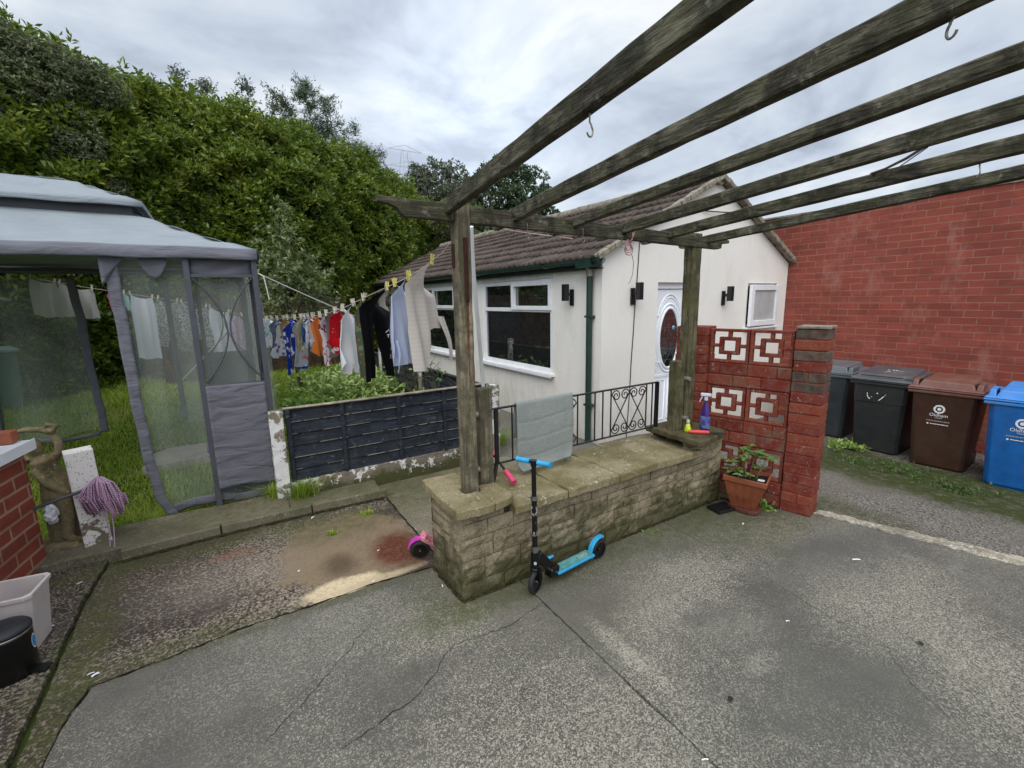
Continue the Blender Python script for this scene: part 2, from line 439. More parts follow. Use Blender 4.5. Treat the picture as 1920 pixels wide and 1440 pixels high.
def brick_mat(name, mode, bl, bh, c1, c2, mortar, msize=0.012, off=(0, 0), dirt=None, rotdir=None):
    t = NT(name)
    p = t.pos()
    s3 = t.sep(p)
    if mode == 'x': u = s3[1]
    elif mode == 'y': u = s3[0]
    else:
        u = t.math('ADD', t.math('MULTIPLY', s3[0], rotdir[0]), t.math('MULTIPLY', s3[1], rotdir[1]))
    vec = t.comb(t.math('ADD', u, off[0]), t.math('ADD', s3[2], off[1]), 0)
    wob = t.node('ShaderNodeVectorMath', {0: vec, 1: t.node('ShaderNodeVectorMath', {0: t.noisec(p, 9, 2), 'Scale': 0.007}, operation='SCALE').outputs[0]}, operation='ADD').outputs[0]
    n = t.node('ShaderNodeTexBrick', {'Vector': wob, 'Color1': S(c1), 'Color2': S(c2), 'Mortar': S(mortar), 'Scale': 1.0, 'Mortar Size': msize, 'Mortar Smooth': 0.15, 'Bias': 0.0, 'Brick Width': bl, 'Row Height': bh})
    n.offset = 0.5
    col = n.outputs[0]; fac = n.outputs[1]
    big = t.noise(p, 1.3, 6, 0.6)
    col = t.mix(t.math('MULTIPLY', t.ramp(big, [(0.45, 0.0), (0.7, 1.0)]), 0.35), col, S('#a05a4e'))
    hsh = t.noise(t.map(p, (3.1, 3.1, 8.8)), 1.0, 1, 0.5)
    col = t.mix(t.math('MULTIPLY', t.ramp(hsh, [(0.42, 1.0), (0.5, 0.0)]), 0.35), col, tuple(v * 0.6 for v in S(c2)[:3]) + (1,))
    col = t.mix(t.math('MULTIPLY', t.noise(p, 40, 4, 0.7), 0.4), col, tuple(v * 0.55 for v in S(c1)[:3]) + (1,))
    if dirt:
        col = t.mix(t.math('MULTIPLY', t.ramp(t.noise(t.map(p, (1, 1, 0.5)), 2.6, 6, 0.7), [(0.55, 0.0), (0.7, 1.0)]), 0.5), col, S(dirt))
    h = t.math('ADD', t.math('MULTIPLY', fac, -1.0), t.math('MULTIPLY', t.noise(p, 60, 4, 0.7), 0.25))
    t.bump(h, 0.7, 0.008)
    t.set(col, 0.75, 0, 0.35)
    return t.mat
M['brick_right'] = brick_mat('red_brick_right', 'x', 0.316, 0.113, '#98493a', '#834033', '#9a6f60', 0.0075, off=(0.07, 0.02), dirt='#a8766a')
M['brick_left'] = brick_mat('red_brick_left', 'r', 0.316, 0.113, '#9c4a37', '#87402f', '#b59c84', 0.012, off=(0.05, 0.03), rotdir=(0.181, 0.983))

# timber (grain along local X of object coordinates is not known, so use a per-part axis)
def timber(name, base, dark, light, axis, green=0.4, grain=1.0):
    t = NT(name)
    p = t.obj()
    sc = [34, 34, 34]; sc[axis] = 2.6
    g = t.noise(t.map(p, tuple(sc)), 1.0, 5, 0.65, 0.6)
    sc2 = [90, 90, 90]; sc2[axis] = 3
    g2 = t.noise(t.map(p, tuple(sc2)), 1.0, 3, 0.6)
    col = t.ramp(g, [(0.32, S(dark)), (0.5, S(base)), (0.72, S(light))])
    col = t.mix(t.math('MULTIPLY', t.ramp(g2, [(0.56, 0.0), (0.66, 1.0)]), 0.5 * grain), col, tuple(v * 0.35 for v in S(dark)[:3]) + (1,))
    b = t.noise(p, 5.5, 7, 0.72, 0.3)
    col = t.mix(t.math('MULTIPLY', t.ramp(b, [(0.43, 0.0), (0.58, 1.0)]), 0.8), col, S(dark))
    b2 = t.noise(t.map(p, loc=(4, 2, 7)), 4.3, 6, 0.7, 0.3)
    col = t.mix(t.math('MULTIPLY', t.ramp(b2, [(0.45, 0.0), (0.64, 1.0)]), green), col, S('#565a36'))
    b3 = t.noise(t.map(p, loc=(9, 5, 1)), 11, 5, 0.75, 0.3)
    col = t.mix(t.math('MULTIPLY', t.ramp(b3, [(0.60, 0.0), (0.68, 1.0)]), 0.45), col, S('#9a9488'))
    t.bump(t.math('ADD', g, t.math('MULTIPLY', g2, 0.6)), 1.0, 0.010)
    t.set(col, 0.85, 0, 0.25)
    return t.mat
M['tim_y'] = timber('pergola_timber_rafter', '#575345', '#24211c', '#88826f', 1, 0.34)
M['tim_x'] = timber('pergola_timber_beam', '#504c40', '#27241f', '#7f7a69', 0, 0.3)
M['tim_z'] = timber('pergola_timber_post', '#7a715e', '#4d473a', '#a0977f', 2, 0.25)
M['tim_zg'] = timber('pergola_timber_post_green', '#69624a', '#403b2c', '#8a8364', 2, 0.6)
M['fence_blue'] = timber('fence_dark_paint', '#323843', '#22262f', '#434a56', 0, 0.12, 0.6)
M['fence_grey'] = timber('fence_old_paint', '#3d3f40', '#26282a', '#605f5a', 1, 0.3, 0.8)
M['fence_brown'] = timber('rear_fence_wood', '#4d3b2d', '#2b2019', '#6b543f', 2, 0.1)
M['cap_wood'] = timber('fence_cap_wood', '#a79e8c', '#7b7364', '#c4bba8', 0, 0.15)

# white paint flaking off concrete
t = NT('flaked_paint')
p = t.pos()
con = t.mix(t.noise(p, 40, 5, 0.7), S('#6c6455'), S('#9c9280'))
con = t.mix(t.ramp(t.noise(p, 5, 6, 0.7), [(0.5, 0.0), (0.65, 0.7)]), con, S('#5f5a3d'))
s3 = t.sep(p)
mk = t.noise(p, 6.5, 7, 0.66, 0.3)
mk = t.math('ADD', mk, t.math('MULTIPLY', t.math('SUBTRACT', t.noise(p, 1.3, 2), 0.5), 0.5))
m = t.ramp(mk, [(0.485, 0.0), (0.505, 1.0)])
col = t.mix(m, con, t.mix(t.noise(p, 25, 4), S('#c9c8c4'), S('#eceae8')))
t.bump(t.math('ADD', m, t.math('MULTIPLY', t.noise(p, 50, 4), 0.5)), 0.6, 0.006)
t.set(col, 0.85, 0, 0.25); M['flaked'] = t.mat
t = NT('painted_post')
p = t.pos()
con = t.mix(t.noise(p, 40, 5, 0.7), S('#5c5546'), S('#857b68'))
m = t.ramp(t.math('ADD', t.noise(p, 9, 6, 0.66, 0.3), t.math('MULTIPLY', t.math('SUBTRACT', t.sep(p)[2], 0.25), 0.35)), [(0.455, 0.0), (0.475, 1.0)])
pt = t.mix(t.noise(p, 6, 5), S('#cfc8c4'), S('#e6e1de'))
pt = t.mix(t.ramp(t.noise(t.map(p, (1, 1, 0.6)), 70, 2, 0.5), [(0.62, 0.0), (0.66, 0.8)]), pt, S('#6b6154'))
t.bump(t.math('ADD', m, t.math('MULTIPLY', t.noise(p, 50, 4), 0.5)), 0.6, 0.006)
t.set(t.mix(m, con, pt), 0.8, 0, 0.3); M['post_paint'] = t.mat
t = NT('gravel_board')
p = t.pos(); s3 = t.sep(p)
con = t.mix(t.noise(p, 22, 6, 0.7), S('#5d5647'), S('#94897a'))
con = t.mix(t.ramp(t.math('SUBTRACT', t.noise(p, 4, 6, 0.7), t.math('MULTIPLY', s3[2], 1.6)), [(0.22, 0.0), (0.42, 0.85)]), con, S('#4a4c26'))
mk = t.math('ADD', t.noise(p, 7.5, 7, 0.7, 0.4), t.math('MULTIPLY', t.math('SUBTRACT', s3[2], 0.2), 0.55))
m = t.ramp(mk, [(0.515, 0.0), (0.535, 1.0)])
t.bump(t.math('ADD', m, t.math('MULTIPLY', t.noise(p, 50, 4), 0.6)), 0.6, 0.006)
t.set(t.mix(m, con, S('#dfdcd6')), 0.88, 0, 0.25); M['gravel_board'] = t.mat

def stone_mat(name, base, lo, hi, mossy):
    t = NT(name)
    p = t.pos(); r = t.island()
    c = t.mix(r, S(base), S(hi))
    c = t.mix(t.ramp(t.noise(p, 7, 6, 0.7), [(0.4, 0.0), (0.65, 0.8)]), c, S(lo))
    c = t.mix(t.math('MULTIPLY', t.ramp(t.noise(p, 70, 3, 0.7), [(0.5, 0.0), (0.62, 1.0)]), 0.6), c, S(hi))
    c = t.mix(t.math('MULTIPLY', t.ramp(t.noise(p, 55, 3, 0.7), [(0.36, 1.0), (0.45, 0.0)]), 0.6), c, tuple(v * 0.5 for v in S(lo)[:3]) + (1,))
    z = t.sep(p)[2]
    mm = t.math('SUBTRACT', t.noise(p, 3.5, 6, 0.7), t.math('MULTIPLY', z, mossy))
    c = t.mix(t.ramp(mm, [(0.2, 0.0), (0.42, 0.85)]), c, S('#3f4022'))
    c = t.mix(t.math('MULTIPLY', t.ramp(t.noise(t.map(p, (1, 1, 0.8)), 2.2, 6, 0.7), [(0.5, 0.0), (0.66, 1.0)]), 0.55), c, S('#454030'))
    t.bump(t.math('ADD', t.noise(p, 45, 5, 0.75), t.noise(p, 14, 4, 0.6)), 0.9, 0.012)
    t.set(c, 0.9, 0, 0.25)
    return t.mat
M['stone'] = stone_mat('wall_stone', '#8d8069', '#6a5f4a', '#aa9d82', 0.75)
M['mortar'] = plain('mortar_dark', '#3b372c', 0.95, var=0.25, scale=30, spec=0.2)
t = NT('coping_stone')
p = t.pos()
c = t.mix(t.noise(p, 9, 6, 0.7), S('#877b5d'), S('#a79b7c'))
c = t.mix(t.math('MULTIPLY', t.ramp(t.noise(p, 2.6, 6, 0.7, 0.3), [(0.42, 0.0), (0.6, 1.0)]), 0.8), c, S('#70663f'))
c = t.mix(t.math('MULTIPLY', t.ramp(t.noise(t.map(p, loc=(5, 1, 2)), 3.6, 6, 0.7, 0.3), [(0.5, 0.0), (0.62, 1.0)]), 0.5), c, S('#655d42'))
c = t.mix(t.math('MULTIPLY', t.ramp(t.noise(p, 80, 3, 0.7), [(0.36, 1.0), (0.46, 0.0)]), 0.6), c, S('#4a4431'))
li = t.math('MULTIPLY', t.ramp(t.noise(p, 34, 5, 0.75), [(0.57, 0.0), (0.61, 1.0)]), t.ramp(t.noise(t.map(p, loc=(2, 7, 0)), 3.4, 3), [(0.46, 0.0), (0.6, 1.0)]))
c = t.mix(t.math('MULTIPLY', li, 0.85), c, S('#cfc8b4'))
t.bump(t.noise(p, 60, 5, 0.75), 0.8, 0.01)
t.set(c, 0.9, 0, 0.25); M['coping'] = t.mat
t = NT('cap_stone_dark')
p = t.pos()
c = t.mix(t.noise(p, 12, 6, 0.7), S('#4c4530'), S('#74694f'))
c = t.mix(t.math('MULTIPLY', t.ramp(t.noise(p, 5, 6, 0.7), [(0.5, 0.0), (0.62, 1.0)]), 0.8), c, S('#3e3d22'))
t.bump(t.noise(p, 30, 6, 0.75), 1.0, 0.02)
t.set(c, 0.95, 0, 0.2); M['cap_dark'] = t.mat

# painted breeze wall
def redpaint(name, grey):
    t = NT(name)
    p = t.pos(); r = t.island()
    c = t.ramp(r, [(0.0, S('#6a241c')), (0.5, S('#7e3527')), (0.8, S('#8d4530')), (1.0, S('#743028'))])
    c = t.mix(t.math('MULTIPLY', t.ramp(t.noise(p, 11, 6, 0.7), [(0.45, 0.0), (0.68, 1.0)]), 0.6), c, S('#8c6152'))
    if grey:
        c = t.mix(t.math('MULTIPLY', t.ramp(t.noise(p, 4.5, 6, 0.7), [(0.5, 0.0), (0.64, 1.0)]), 0.6), c, S('#6f6a58'))
    w = t.ramp(t.noise(p, 24, 6, 0.75), [(0.60, 0.0), (0.63, 1.0)])
    w = t.math('MULTIPLY', w, t.ramp(t.noise(p, 3.2, 4), [(0.40, 0.0), (0.56, 1.0)]))
    c = t.mix(t.math('MULTIPLY', w, 0.8), c, S('#bfb0a2'))
    c = t.mix(t.math('MULTIPLY', t.ramp(t.noise(p, 60, 3, 0.7), [(0.35, 1.0), (0.45, 0.0)]), 0.5), c, S('#3c1713'))
    t.bump(t.math('ADD', t.noise(p, 40, 5, 0.75), t.math('MULTIPLY', w, 0.7)), 0.8, 0.01)
    t.set(c, 0.8, 0, 0.3)
    return t.mat
M['redpaint'] = redpaint('red_painted_masonry', False)
M['redgrey'] = redpaint('red_painted_masonry_worn', True)
M['greybrick'] = plain('bare_grey_brick', '#5e5045', 0.9, var=0.3, scale=12, bump=0.6, dirt='#5c2a20', dirt_amt=0.8)

# roof tiles
t = NT('roof_tile')
p = t.pos()
c = t.mix(t.noise(p, 6, 6, 0.7), S('#362d28'), S('#564b45'))
c = t.mix(t.math('MULTIPLY', t.ramp(t.noise(p, 1.4, 6, 0.65), [(0.45, 0.0), (0.65, 1.0)]), 0.45), c, S('#75695f'))
c = t.mix(t.math('MULTIPLY', t.ramp(t.noise(p, 18, 5, 0.75), [(0.6, 0.0), (0.66, 1.0)]), 0.5), c, S('#8f8a76'))
t.bump(t.noise(p, 60, 4, 0.7), 0.6, 0.008)
t.set(c, 0.85, 0, 0.3); M['tile'] = t.mat
M['verge'] = plain('verge_mortar', '#8f8778', 0.95, var=0.25, scale=9, bump=0.8, dirt='#4f4a3c', dirt_amt=0.7)
M['upvc'] = plain('white_upvc', '#eef0f3', 0.35, var=0.03, scale=5, spec=0.5, dirt='#d4d4d0', dirt_amt=0.3)
M['door'] = plain('white_door', '#eceff4', 0.4, var=0.02, scale=4)
M['upvc_dirty'] = plain('white_board', '#d9d9d6', 0.5, var=0.05, scale=6, dirt='#a8a59a', dirt_amt=0.5)
M['green_pvc'] = plain('dark_green_gutter', '#1f3a33', 0.4, var=0.15, scale=7, dirt='#10201b', dirt_amt=0.5)
M['green_pipe'] = plain('dark_green_pipe', '#1d382f', 0.45, var=0.1, scale=6)
M['fascia'] = plain('dark_fascia', '#222a25', 0.7, var=0.3, scale=8, dirt='#3d4138', dirt_amt=0.5)
M['black'] = plain('black_plastic', '#16171a', 0.45, var=0.1)
M['black_metal'] = plain('black_iron', '#15161a', 0.5, var=0.15, scale=20, spec=0.5)
M['steel'] = plain('bare_steel', '#a9a9a6', 0.3, 1.0, 0.05)
M['galv'] = plain('galvanised_bolt', '#a8a294', 0.5, 0.6, 0.1, 30)
M['rust'] = plain('rusty_iron', '#3f1f16', 0.85, 0.2, 0.3, 20)
t = NT('window_glass')
t.set((0.012, 0.013, 0.015, 1), 0.02, 0, 0.8); M['glass'] = t.mat  # opaque pane; the dark interior behind it is painted into its colour
t.b.inputs['IOR'].default_value = 2.5
t = NT('frosted_pane')
t.set(t.mix(t.noise(t.obj(), 3, 2), S('#9a9e9e'), S('#d0d2d2')), 0.25); M['frost'] = t.mat

# ------------------------------------------------------------------ ground and setting
def sstep(a, b, x):
    t = np.clip((np.asarray(x, float) - a) / (b - a), 0, 1)
    return t * t * (3 - 2 * t)
def hgt(x, y):
    x = np.asarray(x, float); y = np.asarray(y, float)
    lawn = 0.06 + 0.72 * sstep(6.2, 13.5, y)
    lawn = lawn * (1 - sstep(2.98, 3.10, x)) * sstep(5.5, 5.7, y)
    tar = -0.30 * sstep(5.3, 8.4, x) * (1 - sstep(5.0, 5.1, y))
    return -0.05 + lawn + tar
xs = np.unique(np.concatenate([np.arange(-8, 12.01, 0.25), [2.98, 3.02, 3.06, 3.1], [-300, -120, -60, -30, -16, 16, 24, 40, 70, 140, 300]]))
ys = np.unique(np.concatenate([np.arange(-4, 18.01, 0.25), [5.5, 5.6, 5.65, 5.7], [-300, -100, -40, -15, -8, 22, 30, 45, 80, 160, 320]]))
GX, GY = np.meshgrid(xs, ys)
V = np.stack([GX, GY, hgt(GX, GY)], -1).reshape(-1, 3)
w = len(xs)
I = np.arange(len(ys) - 1)[:, None] * w + np.arange(w - 1)[None, :]
Fq = np.stack([I, I + 1, I + w + 1, I + w], -1).reshape(-1, 4)
mesh_np('ground', V, Fq, M['soil'], kind='structure')

def ragged(poly, step=0.05, amp=0.006, seed=1):
    rg = random.Random(seed); out = []
    for i, a in enumerate(poly):
        b = poly[(i + 1) % len(poly)]
        L = math.hypot(b[0] - a[0], b[1] - a[1]); n = max(1, int(L / step))
        nx, ny = (-(b[1] - a[1]) / max(L, 1e-6), (b[0] - a[0]) / max(L, 1e-6))
        for k in range(n):
            q = k / n; j = rg.uniform(-amp, amp) if k else 0
            out.append((a[0] + (b[0] - a[0]) * q + nx * j, a[1] + (b[1] - a[1]) * q + ny * j))
    return out
def slab(name, poly, z0, z1, mat, amp=0.006, seed=1, bevel=0.006, kind='structure'):
    m = MB()
    m.prism(ragged(poly, 0.05, amp, seed), (0, 0, 0 + z0), (1, 0, 0), (0, 1, 0), (0, 0, 1), z1 - z0)
    return m.build(name, mat, bevel=bevel, kind=kind)
slab('patio', [(-0.92, -2.5), (1.70, -2.5), (1.757, 1.016), (1.795, 2.75), (1.81, 3.32), (1.31, 3.325), (0.81, 3.372), (0.34, 3.36), (0, 3.385), (-0.54, 3.33), (-0.86, 3.31), (-0.935, 3.04), (-0.955, 2.82)], -0.045, 0.0, M['patio'], 0.007, 2)
slab('patio', [(1.712, -2.5), (3.30, -2.5), (3.318, 0.3), (3.33, 1.17), (3.42, 1.69), (3.505, 2.77), (3.52, 3.3), (1.822, 3.32), (1.806, 2.75), (1.768, 1.016)], -0.045, 0.001, M['patio'], 0.004, 3)
slab('patio', [(3.306, -2.5), (6.15, -2.5), (5.26, 0.64), (4.89, 2.03), (4.70, 2.30), (4.45, 3.3), (3.526, 3.3), (3.511, 2.77), (3.426, 1.69), (3.336, 1.17), (3.324, 0.3)], -0.045, -0.001, M['patio'], 0.003, 4)
slab('path', [(-1.085, -2.5), (-0.935, -2.5), (-0.97, 2.81), (-0.95, 3.05), (-0.876, 3.325), (-0.545, 3.343), (0, 3.40), (0.34, 3.374), (0.81, 3.388), (1.31, 3.34), (1.395, 3.34), (1.41, 4.93), (0.63, 4.97), (-0.18, 4.98), (-0.95, 4.95), (-1.02, 5.0), (-1.075, 4.4)], -0.05, -0.012, M['path'], 0.007, 5)
slab('path', [(-2.6, -2.5), (-1.10, -2.5), (-1.11, 3.3), (-1.105, 3.82), (-1.092, 4.46), (-1.035, 5.0), (-1.06, 5.25), (-2.6, 5.25)], -0.05, 0.004, M['path'], 0.010, 6)
slab('path', [(1.41, 3.33), (3.3, 3.33), (3.3, 5.36), (1.43, 5.36), (1.425, 4.94)], -0.05, -0.016, M['mossy'], 0.008, 7)
slab('path', [(3.31, 3.30), (4.60, 3.31), (4.72, 5.02), (4.72, 17), (3.08, 17), (3.08, 5.4), (3.31, 5.36)], -0.06, -0.022, M['housepath'], 0.003, 8)
slab('path', [(-2.0, 5.06), (0.44, 5.075), (0.44, 5.62), (-2.0, 5.62)], -0.05, 0.075, M['mossy'], 0.008, 9)
slab('path', [(0.45, 5.08), (1.40, 5.04), (1.40, 5.39), (0.45, 5.39)], -0.05, 0.06, M['mossy'], 0.01, 10)
for i, (xa, ya, xb, yb) in enumerate([(-0.93, 4.955, -0.19, 5.0), (-0.178, 5.0, 0.63, 4.985), (0.642, 4.985, 1.42, 4.935)]):
    slab('kerb', [(xa, ya), (xb, yb), (xb + 0.005, yb + 0.075), (xa + 0.003, ya + 0.075)], -0.05, 0.09, M['mossy'], 0.004, 11 + i, 0.008)
slab('kerb', [(4.895, 2.035), (5.265, 0.64), (6.155, -2.5), (6.33, -2.5), (5.45, 0.66), (5.175, 1.53), (5.02, 2.03)], -0.045, 0.006, M['edge'], 0.022, 15)
# tarmac drive: a sheet that follows the fall of the ground
def xl(y): return np.where(y < 2.03, 5.03 + (2.02 - y) * 0.283, 4.78 + (2.03 - y) * 0.02)
yy = np.arange(-2.5, 5.0001, 0.125); uu = np.linspace(0, 1, 40)
TX = xl(yy)[:, None] + (9.80 - xl(yy)[:, None]) * uu[None, :]
TY = np.repeat(yy[:, None], 40, 1)
TZ = hgt(TX, np.minimum(TY, 4.9)) + 0.035 + RNG.normal(0, 0.0025, TX.shape)
I = np.arange(len(yy) - 1)[:, None] * 40 + np.arange(39)[None, :]
mesh_np('driveway', np.stack([TX, TY, TZ], -1).reshape(-1, 3), np.stack([I, I + 1, I + 41, I + 40], -1).reshape(-1, 4), M['tarmac'], smooth=True, kind='structure')

def crack(pts, wd, z, seed, amp=0.012):
    rg = random.Random(seed); P = []; Fc = []
    pp = []
    for a, b in zip(pts[:-1], pts[1:]):
        L = math.dist(a, b); n = max(2, int(L / 0.035))
        for k in range(n):
            q = k / n; pp.append((a[0] + (b[0] - a[0]) * q + rg.gauss(0, amp * 0.5), a[1] + (b[1] - a[1]) * q + rg.gauss(0, amp * 0.5)))
    pp.append(pts[-1])
    for i, p in enumerate(pp):
        a = pp[max(0, i - 1)]; b = pp[min(len(pp) - 1, i + 1)]
        d = Vector((b[0] - a[0], b[1] - a[1], 0)).normalized(); nx = Vector((-d.y, d.x, 0))
        ww = wd * rg.uniform(0.15, 1.0) * (0.3 if i in (0, len(pp) - 1) else 1)
        P += [Vector((p[0], p[1], z)) + nx * ww, Vector((p[0], p[1], z)) - nx * ww]
    for i in range(len(pp) - 1): Fc.append((2 * i, 2 * i + 1, 2 * i + 3, 2 * i + 2))
    m = MB(); m.add(P, Fc); return m.build('crack', M['crack'], kind='structure')
crack([(0.265, 2.10), (0.50, 2.14), (0.707, 2.18), (0.86, 2.27), (0.95, 2.37), (1.06, 2.43), (1.25, 2.40), (1.473, 2.374), (1.79, 2.45)], 0.0028, 0.004, 1)
crack([(-0.05, 2.35), (0.3, 2.6), (0.62, 2.9)], 0.002, 0.004, 2)
crack([(3.9, 2.45), (4.2, 2.3), (4.5, 2.3)], 0.002, 0.004, 4)
crack([(2.9, 0.3), (3.1, 0.7), (3.33, 0.9)], 0.0018, 0.005, 5)
crack([(-0.93, 3.10), (-0.865, 3.318), (-0.54, 3.336), (0, 3.39), (0.34, 3.366), (0.81, 3.38), (1.31, 3.332)], 0.011, 0.002, 7, 0.008)
crack([(1.42, 4.93), (1.405, 4.3), (1.40, 3.36)], 0.008, -0.008, 8, 0.008)
crack([(-0.2, 3.42), (-0.05, 3.55), (-0.02, 3.7)], 0.003, -0.009, 9, 0.006)
MOSSD = plain('moss_and_dirt', '#36331f', 0.95, var=0.4, scale=40, spec=0.1, bump=1.0)
def debris(name, pts, w, seed):
    '''a thin bank of dirt and moss gathered along the foot of a wall'''
    rg = random.Random(seed); P = []; n = 0
    for a, b in zip(pts[:-1], pts[1:]):
        L = math.dist(a, b); k_ = max(2, int(L / 0.03)); d = Vector((b[0] - a[0], b[1] - a[1], 0)).normalized(); nx = Vector((d.y, -d.x, 0))
        for i in range(k_):
            q = i / k_; c = Vector((a[0] + (b[0] - a[0]) * q, a[1] + (b[1] - a[1]) * q, 0)); ww = w * rg.uniform(0.35, 1.2)
            P += [c - nx * 0.01 + Vector((0, 0, 0.012)), c + nx * ww * 0.5 + Vector((0, 0, rg.uniform(0.005, 0.012))), c + nx * ww + Vector((0, 0, 0.0015))]; n += 1
    m = MB(); m.add(P, [f for i in range(n - 1) for f in ((3 * i, 3 * i + 1, 3 * i + 4, 3 * i + 3), (3 * i + 1, 3 * i + 2, 3 * i + 5, 3 * i + 4))], 0, True)
    return m.build(name, MOSSD, kind='structure')
debris('dirt', [(1.30, 3.33), (1.305, 2.772), (4.44, 2.772)], 0.02, 3)
debris('dirt', [(4.44, 2.772), (4.60, 2.50), (4.70, 2.27), (4.44, 2.215), (4.70, 2.26)][:3], 0.03, 4)
debris('dirt', [(-1.46, 5.24), (-1.65, 4.2), (-1.9, 2.9)], 0.03, 5)
debris('dirt', [(-0.93, 4.953), (-0.19, 4.997), (0.64, 4.983), (1.42, 4.933)], 0.025, 6)

# ------------------------------------------------------------------ white outbuilding
HB = empty('outbuilding', (4.75, 5.0, 0), 'long white rendered bungalow with brown tiled roof and oval-glass front door', 'building')
def roofz(x): return 2.795 + (x - 4.75) * 0.4985 if x < 7.33 else 2.795 + (9.80 - x) * 0.5206
m = MB()
def gp(pts): m.prism(pts, (0, 5.0, 0), (1, 0, 0), (0, 0, 1), (0, 1, 0), 0.14)
gp([(4.75, -0.4), (5.945, -0.4), (5.945, roofz(5.945)), (4.75, roofz(4.75))])
gp([(5.945, 2.41), (6.79, 2.41), (6.79, roofz(6.79)), (5.945, roofz(5.945))])
gp([(5.945, -0.4), (6.79, -0.4), (6.79, -0.02), (5.945, -0.02)])
gp([(6.79, -0.4), (8.44, -0.4), (8.44, roofz(8.44)), (7.33, roofz(7.33)), (6.79, roofz(6.79))])
gp([(8.44, -0.4), (9.45, -0.4), (9.45, 1.58), (8.44, 1.58)])
gp([(8.44, 2.40), (9.45, 2.40), (9.45, roofz(9.45)), (8.44, roofz(8.44))])
gp([(9.45, -0.4), (9.80, -0.4), (9.80, roofz(9.80)), (9.45, roofz(9.45))])
m.build('gable_wall', M['render'], HB)
m = MB()
W1 = (6.18, 8.56); W2 = (9.88, 13.7); ZB, ZT = 0.93, 2.52
X0, X1 = 4.753, 4.88
m.bb(X0, X1, 5.14, W1[0], -0.1, 2.62)
m.bb(X0, X1, W1[1], W2[0], -0.1, 2.62)
m.bb(X0, X1, W2[1], 15.95, -0.1, 2.62)
for w_ in (W1, W2):
    m.bb(X0, X1, w_[0], w_[1], -0.1, ZB)
    m.bb(X0, X1, w_[0], w_[1], ZT, 2.62)
m.build('side_wall', M['render'], HB)
m = MB(); m.bb(4.88, 9.7, 15.85, 15.95, -0.1, 2.62); m.bb(9.68, 9.80, 5.14, 15.95, -0.4, 2.62)
m.build('rear_wall', M['render'], HB)

def window(w_, cuts, openers):
    f = MB(); y0, y1 = w_; d0, d1 = 4.765, 4.83; fw = 0.075
    f.bb(d0, d1, y0, y0 + fw, ZB, ZT); f.bb(d0, d1, y1 - fw, y1, ZB, ZT)
    f.bb(d0, d1, y0 + fw, y1 - fw, ZT - fw, ZT); f.bb(d0, d1, y0 + fw, y1 - fw, ZB, ZB + fw * 0.9)
    f.bb(d0, d1, y0 + fw, y1 - fw, 1.955, 2.03)
    for c in cuts: f.bb(d0, d1, c - 0.04, c + 0.04, 2.03, ZT - fw)
    fr = f.build('window', M['upvc'], HB, bevel=0.008)
    p_ = MB(); p_.bb(4.80, 4.806, y0 + fw, y1 - fw, ZB + fw * 0.9, ZT - fw); p_.build('pane', M['glass'], fr)
    for a, b in openers:
        o = MB(); q = 0.075
        o.bb(4.735, 4.79, a, a + q, 1.99, ZT - 0.03); o.bb(4.735, 4.79, b - q, b, 1.99, ZT - 0.03)
        o.bb(4.735, 4.79, a + q, b - q, ZT - 0.03 - q, ZT - 0.03); o.bb(4.735, 4.79, a + q, b - q, 1.99, 1.99 + q)
        oo = o.build('opener', M['upvc'], fr, bevel=0.008)
    s_ = MB(); s_.bb(4.67, 4.80, y0 - 0.06, y1 + 0.06, ZB - 0.055, ZB - 0.004); s_.bb(4.665, 4.672, y0 - 0.06, y1 + 0.06, ZB - 0.075, ZB - 0.02)
    s_.build('sill', M['upvc'], fr, bevel=0.006)
    h = MB(); h.bb(4.738, 4.752, y0 - 0.02, y1 + 0.02, ZT + 0.004, 2.615); h.build('head_board', M['upvc_dirty'], fr)
    return fr
window(W1, [7.40], [(W1[0] + 0.03, 7.44)])
window(W2, [11.2, 12.5], [(9.91, 11.2)])

# roof: courses of double-roman tiles
def slope(name, xe, ze, xr, zr, y0, y1, n, sgn, parent):
    L = math.hypot(xr - xe, zr - ze); dx_, dz_ = (xr - xe) / L, (zr - ze) / L
    nx_, nz_ = -dz_ * (1 if xr > xe else -1), abs(dx_)
    per = 0.152; k = int((y1 - y0) / per); S_ = 8
    ya = np.linspace(y0, y0 + k * per, k * S_ + 1)
    ph = 2 * np.pi * (ya - y0) / per
    prof = 0.024 * np.maximum(np.sin(ph), -0.25) + 0.004 * np.sin(2 * ph)
    Vs = []; Fs = []; base = 0
    rg = np.random.default_rng(5)
    for c in range(n):
        s0 = c * L / n - (0.04 if c == 0 else 0.0); s1 = (c + 1) * L / n + 0.03
        jit = np.repeat(rg.normal(0, 0.0035, k + 1), S_)[:len(ya)]
        rows = []
        for (s, off) in ((s0 + 0.006, 0.008), (s0, 0.062), ((s0 + s1) / 2, 0.040), (s1, 0.016)):
            q = off + prof + jit
            ss = s + jit * 2
            rows.append(np.stack([xe + dx_ * ss + nx_ * q, ya, ze + dz_ * ss + nz_ * q], -1))
        Vs += rows
        w_ = len(ya); I = np.arange(w_ - 1)
        for r in range(3):
            a = base + r * w_ + I; Fs.append(np.stack([a, a + 1, a + w_ + 1, a + w_], -1))
        base += 4 * w_
    return mesh_np(name, np.concatenate(Vs), np.concatenate(Fs), M['tile'], parent, smooth=True)
slope('roof_slope', 4.58, 2.725, 7.33, 4.11, 4.95, 16.05, 9, 1, HB)
slope('roof_slope', 9.98, 2.725, 7.33, 4.11, 4.95, 16.05, 9, -1, HB)
m = MB()
rg = random.Random(3); y = 4.93
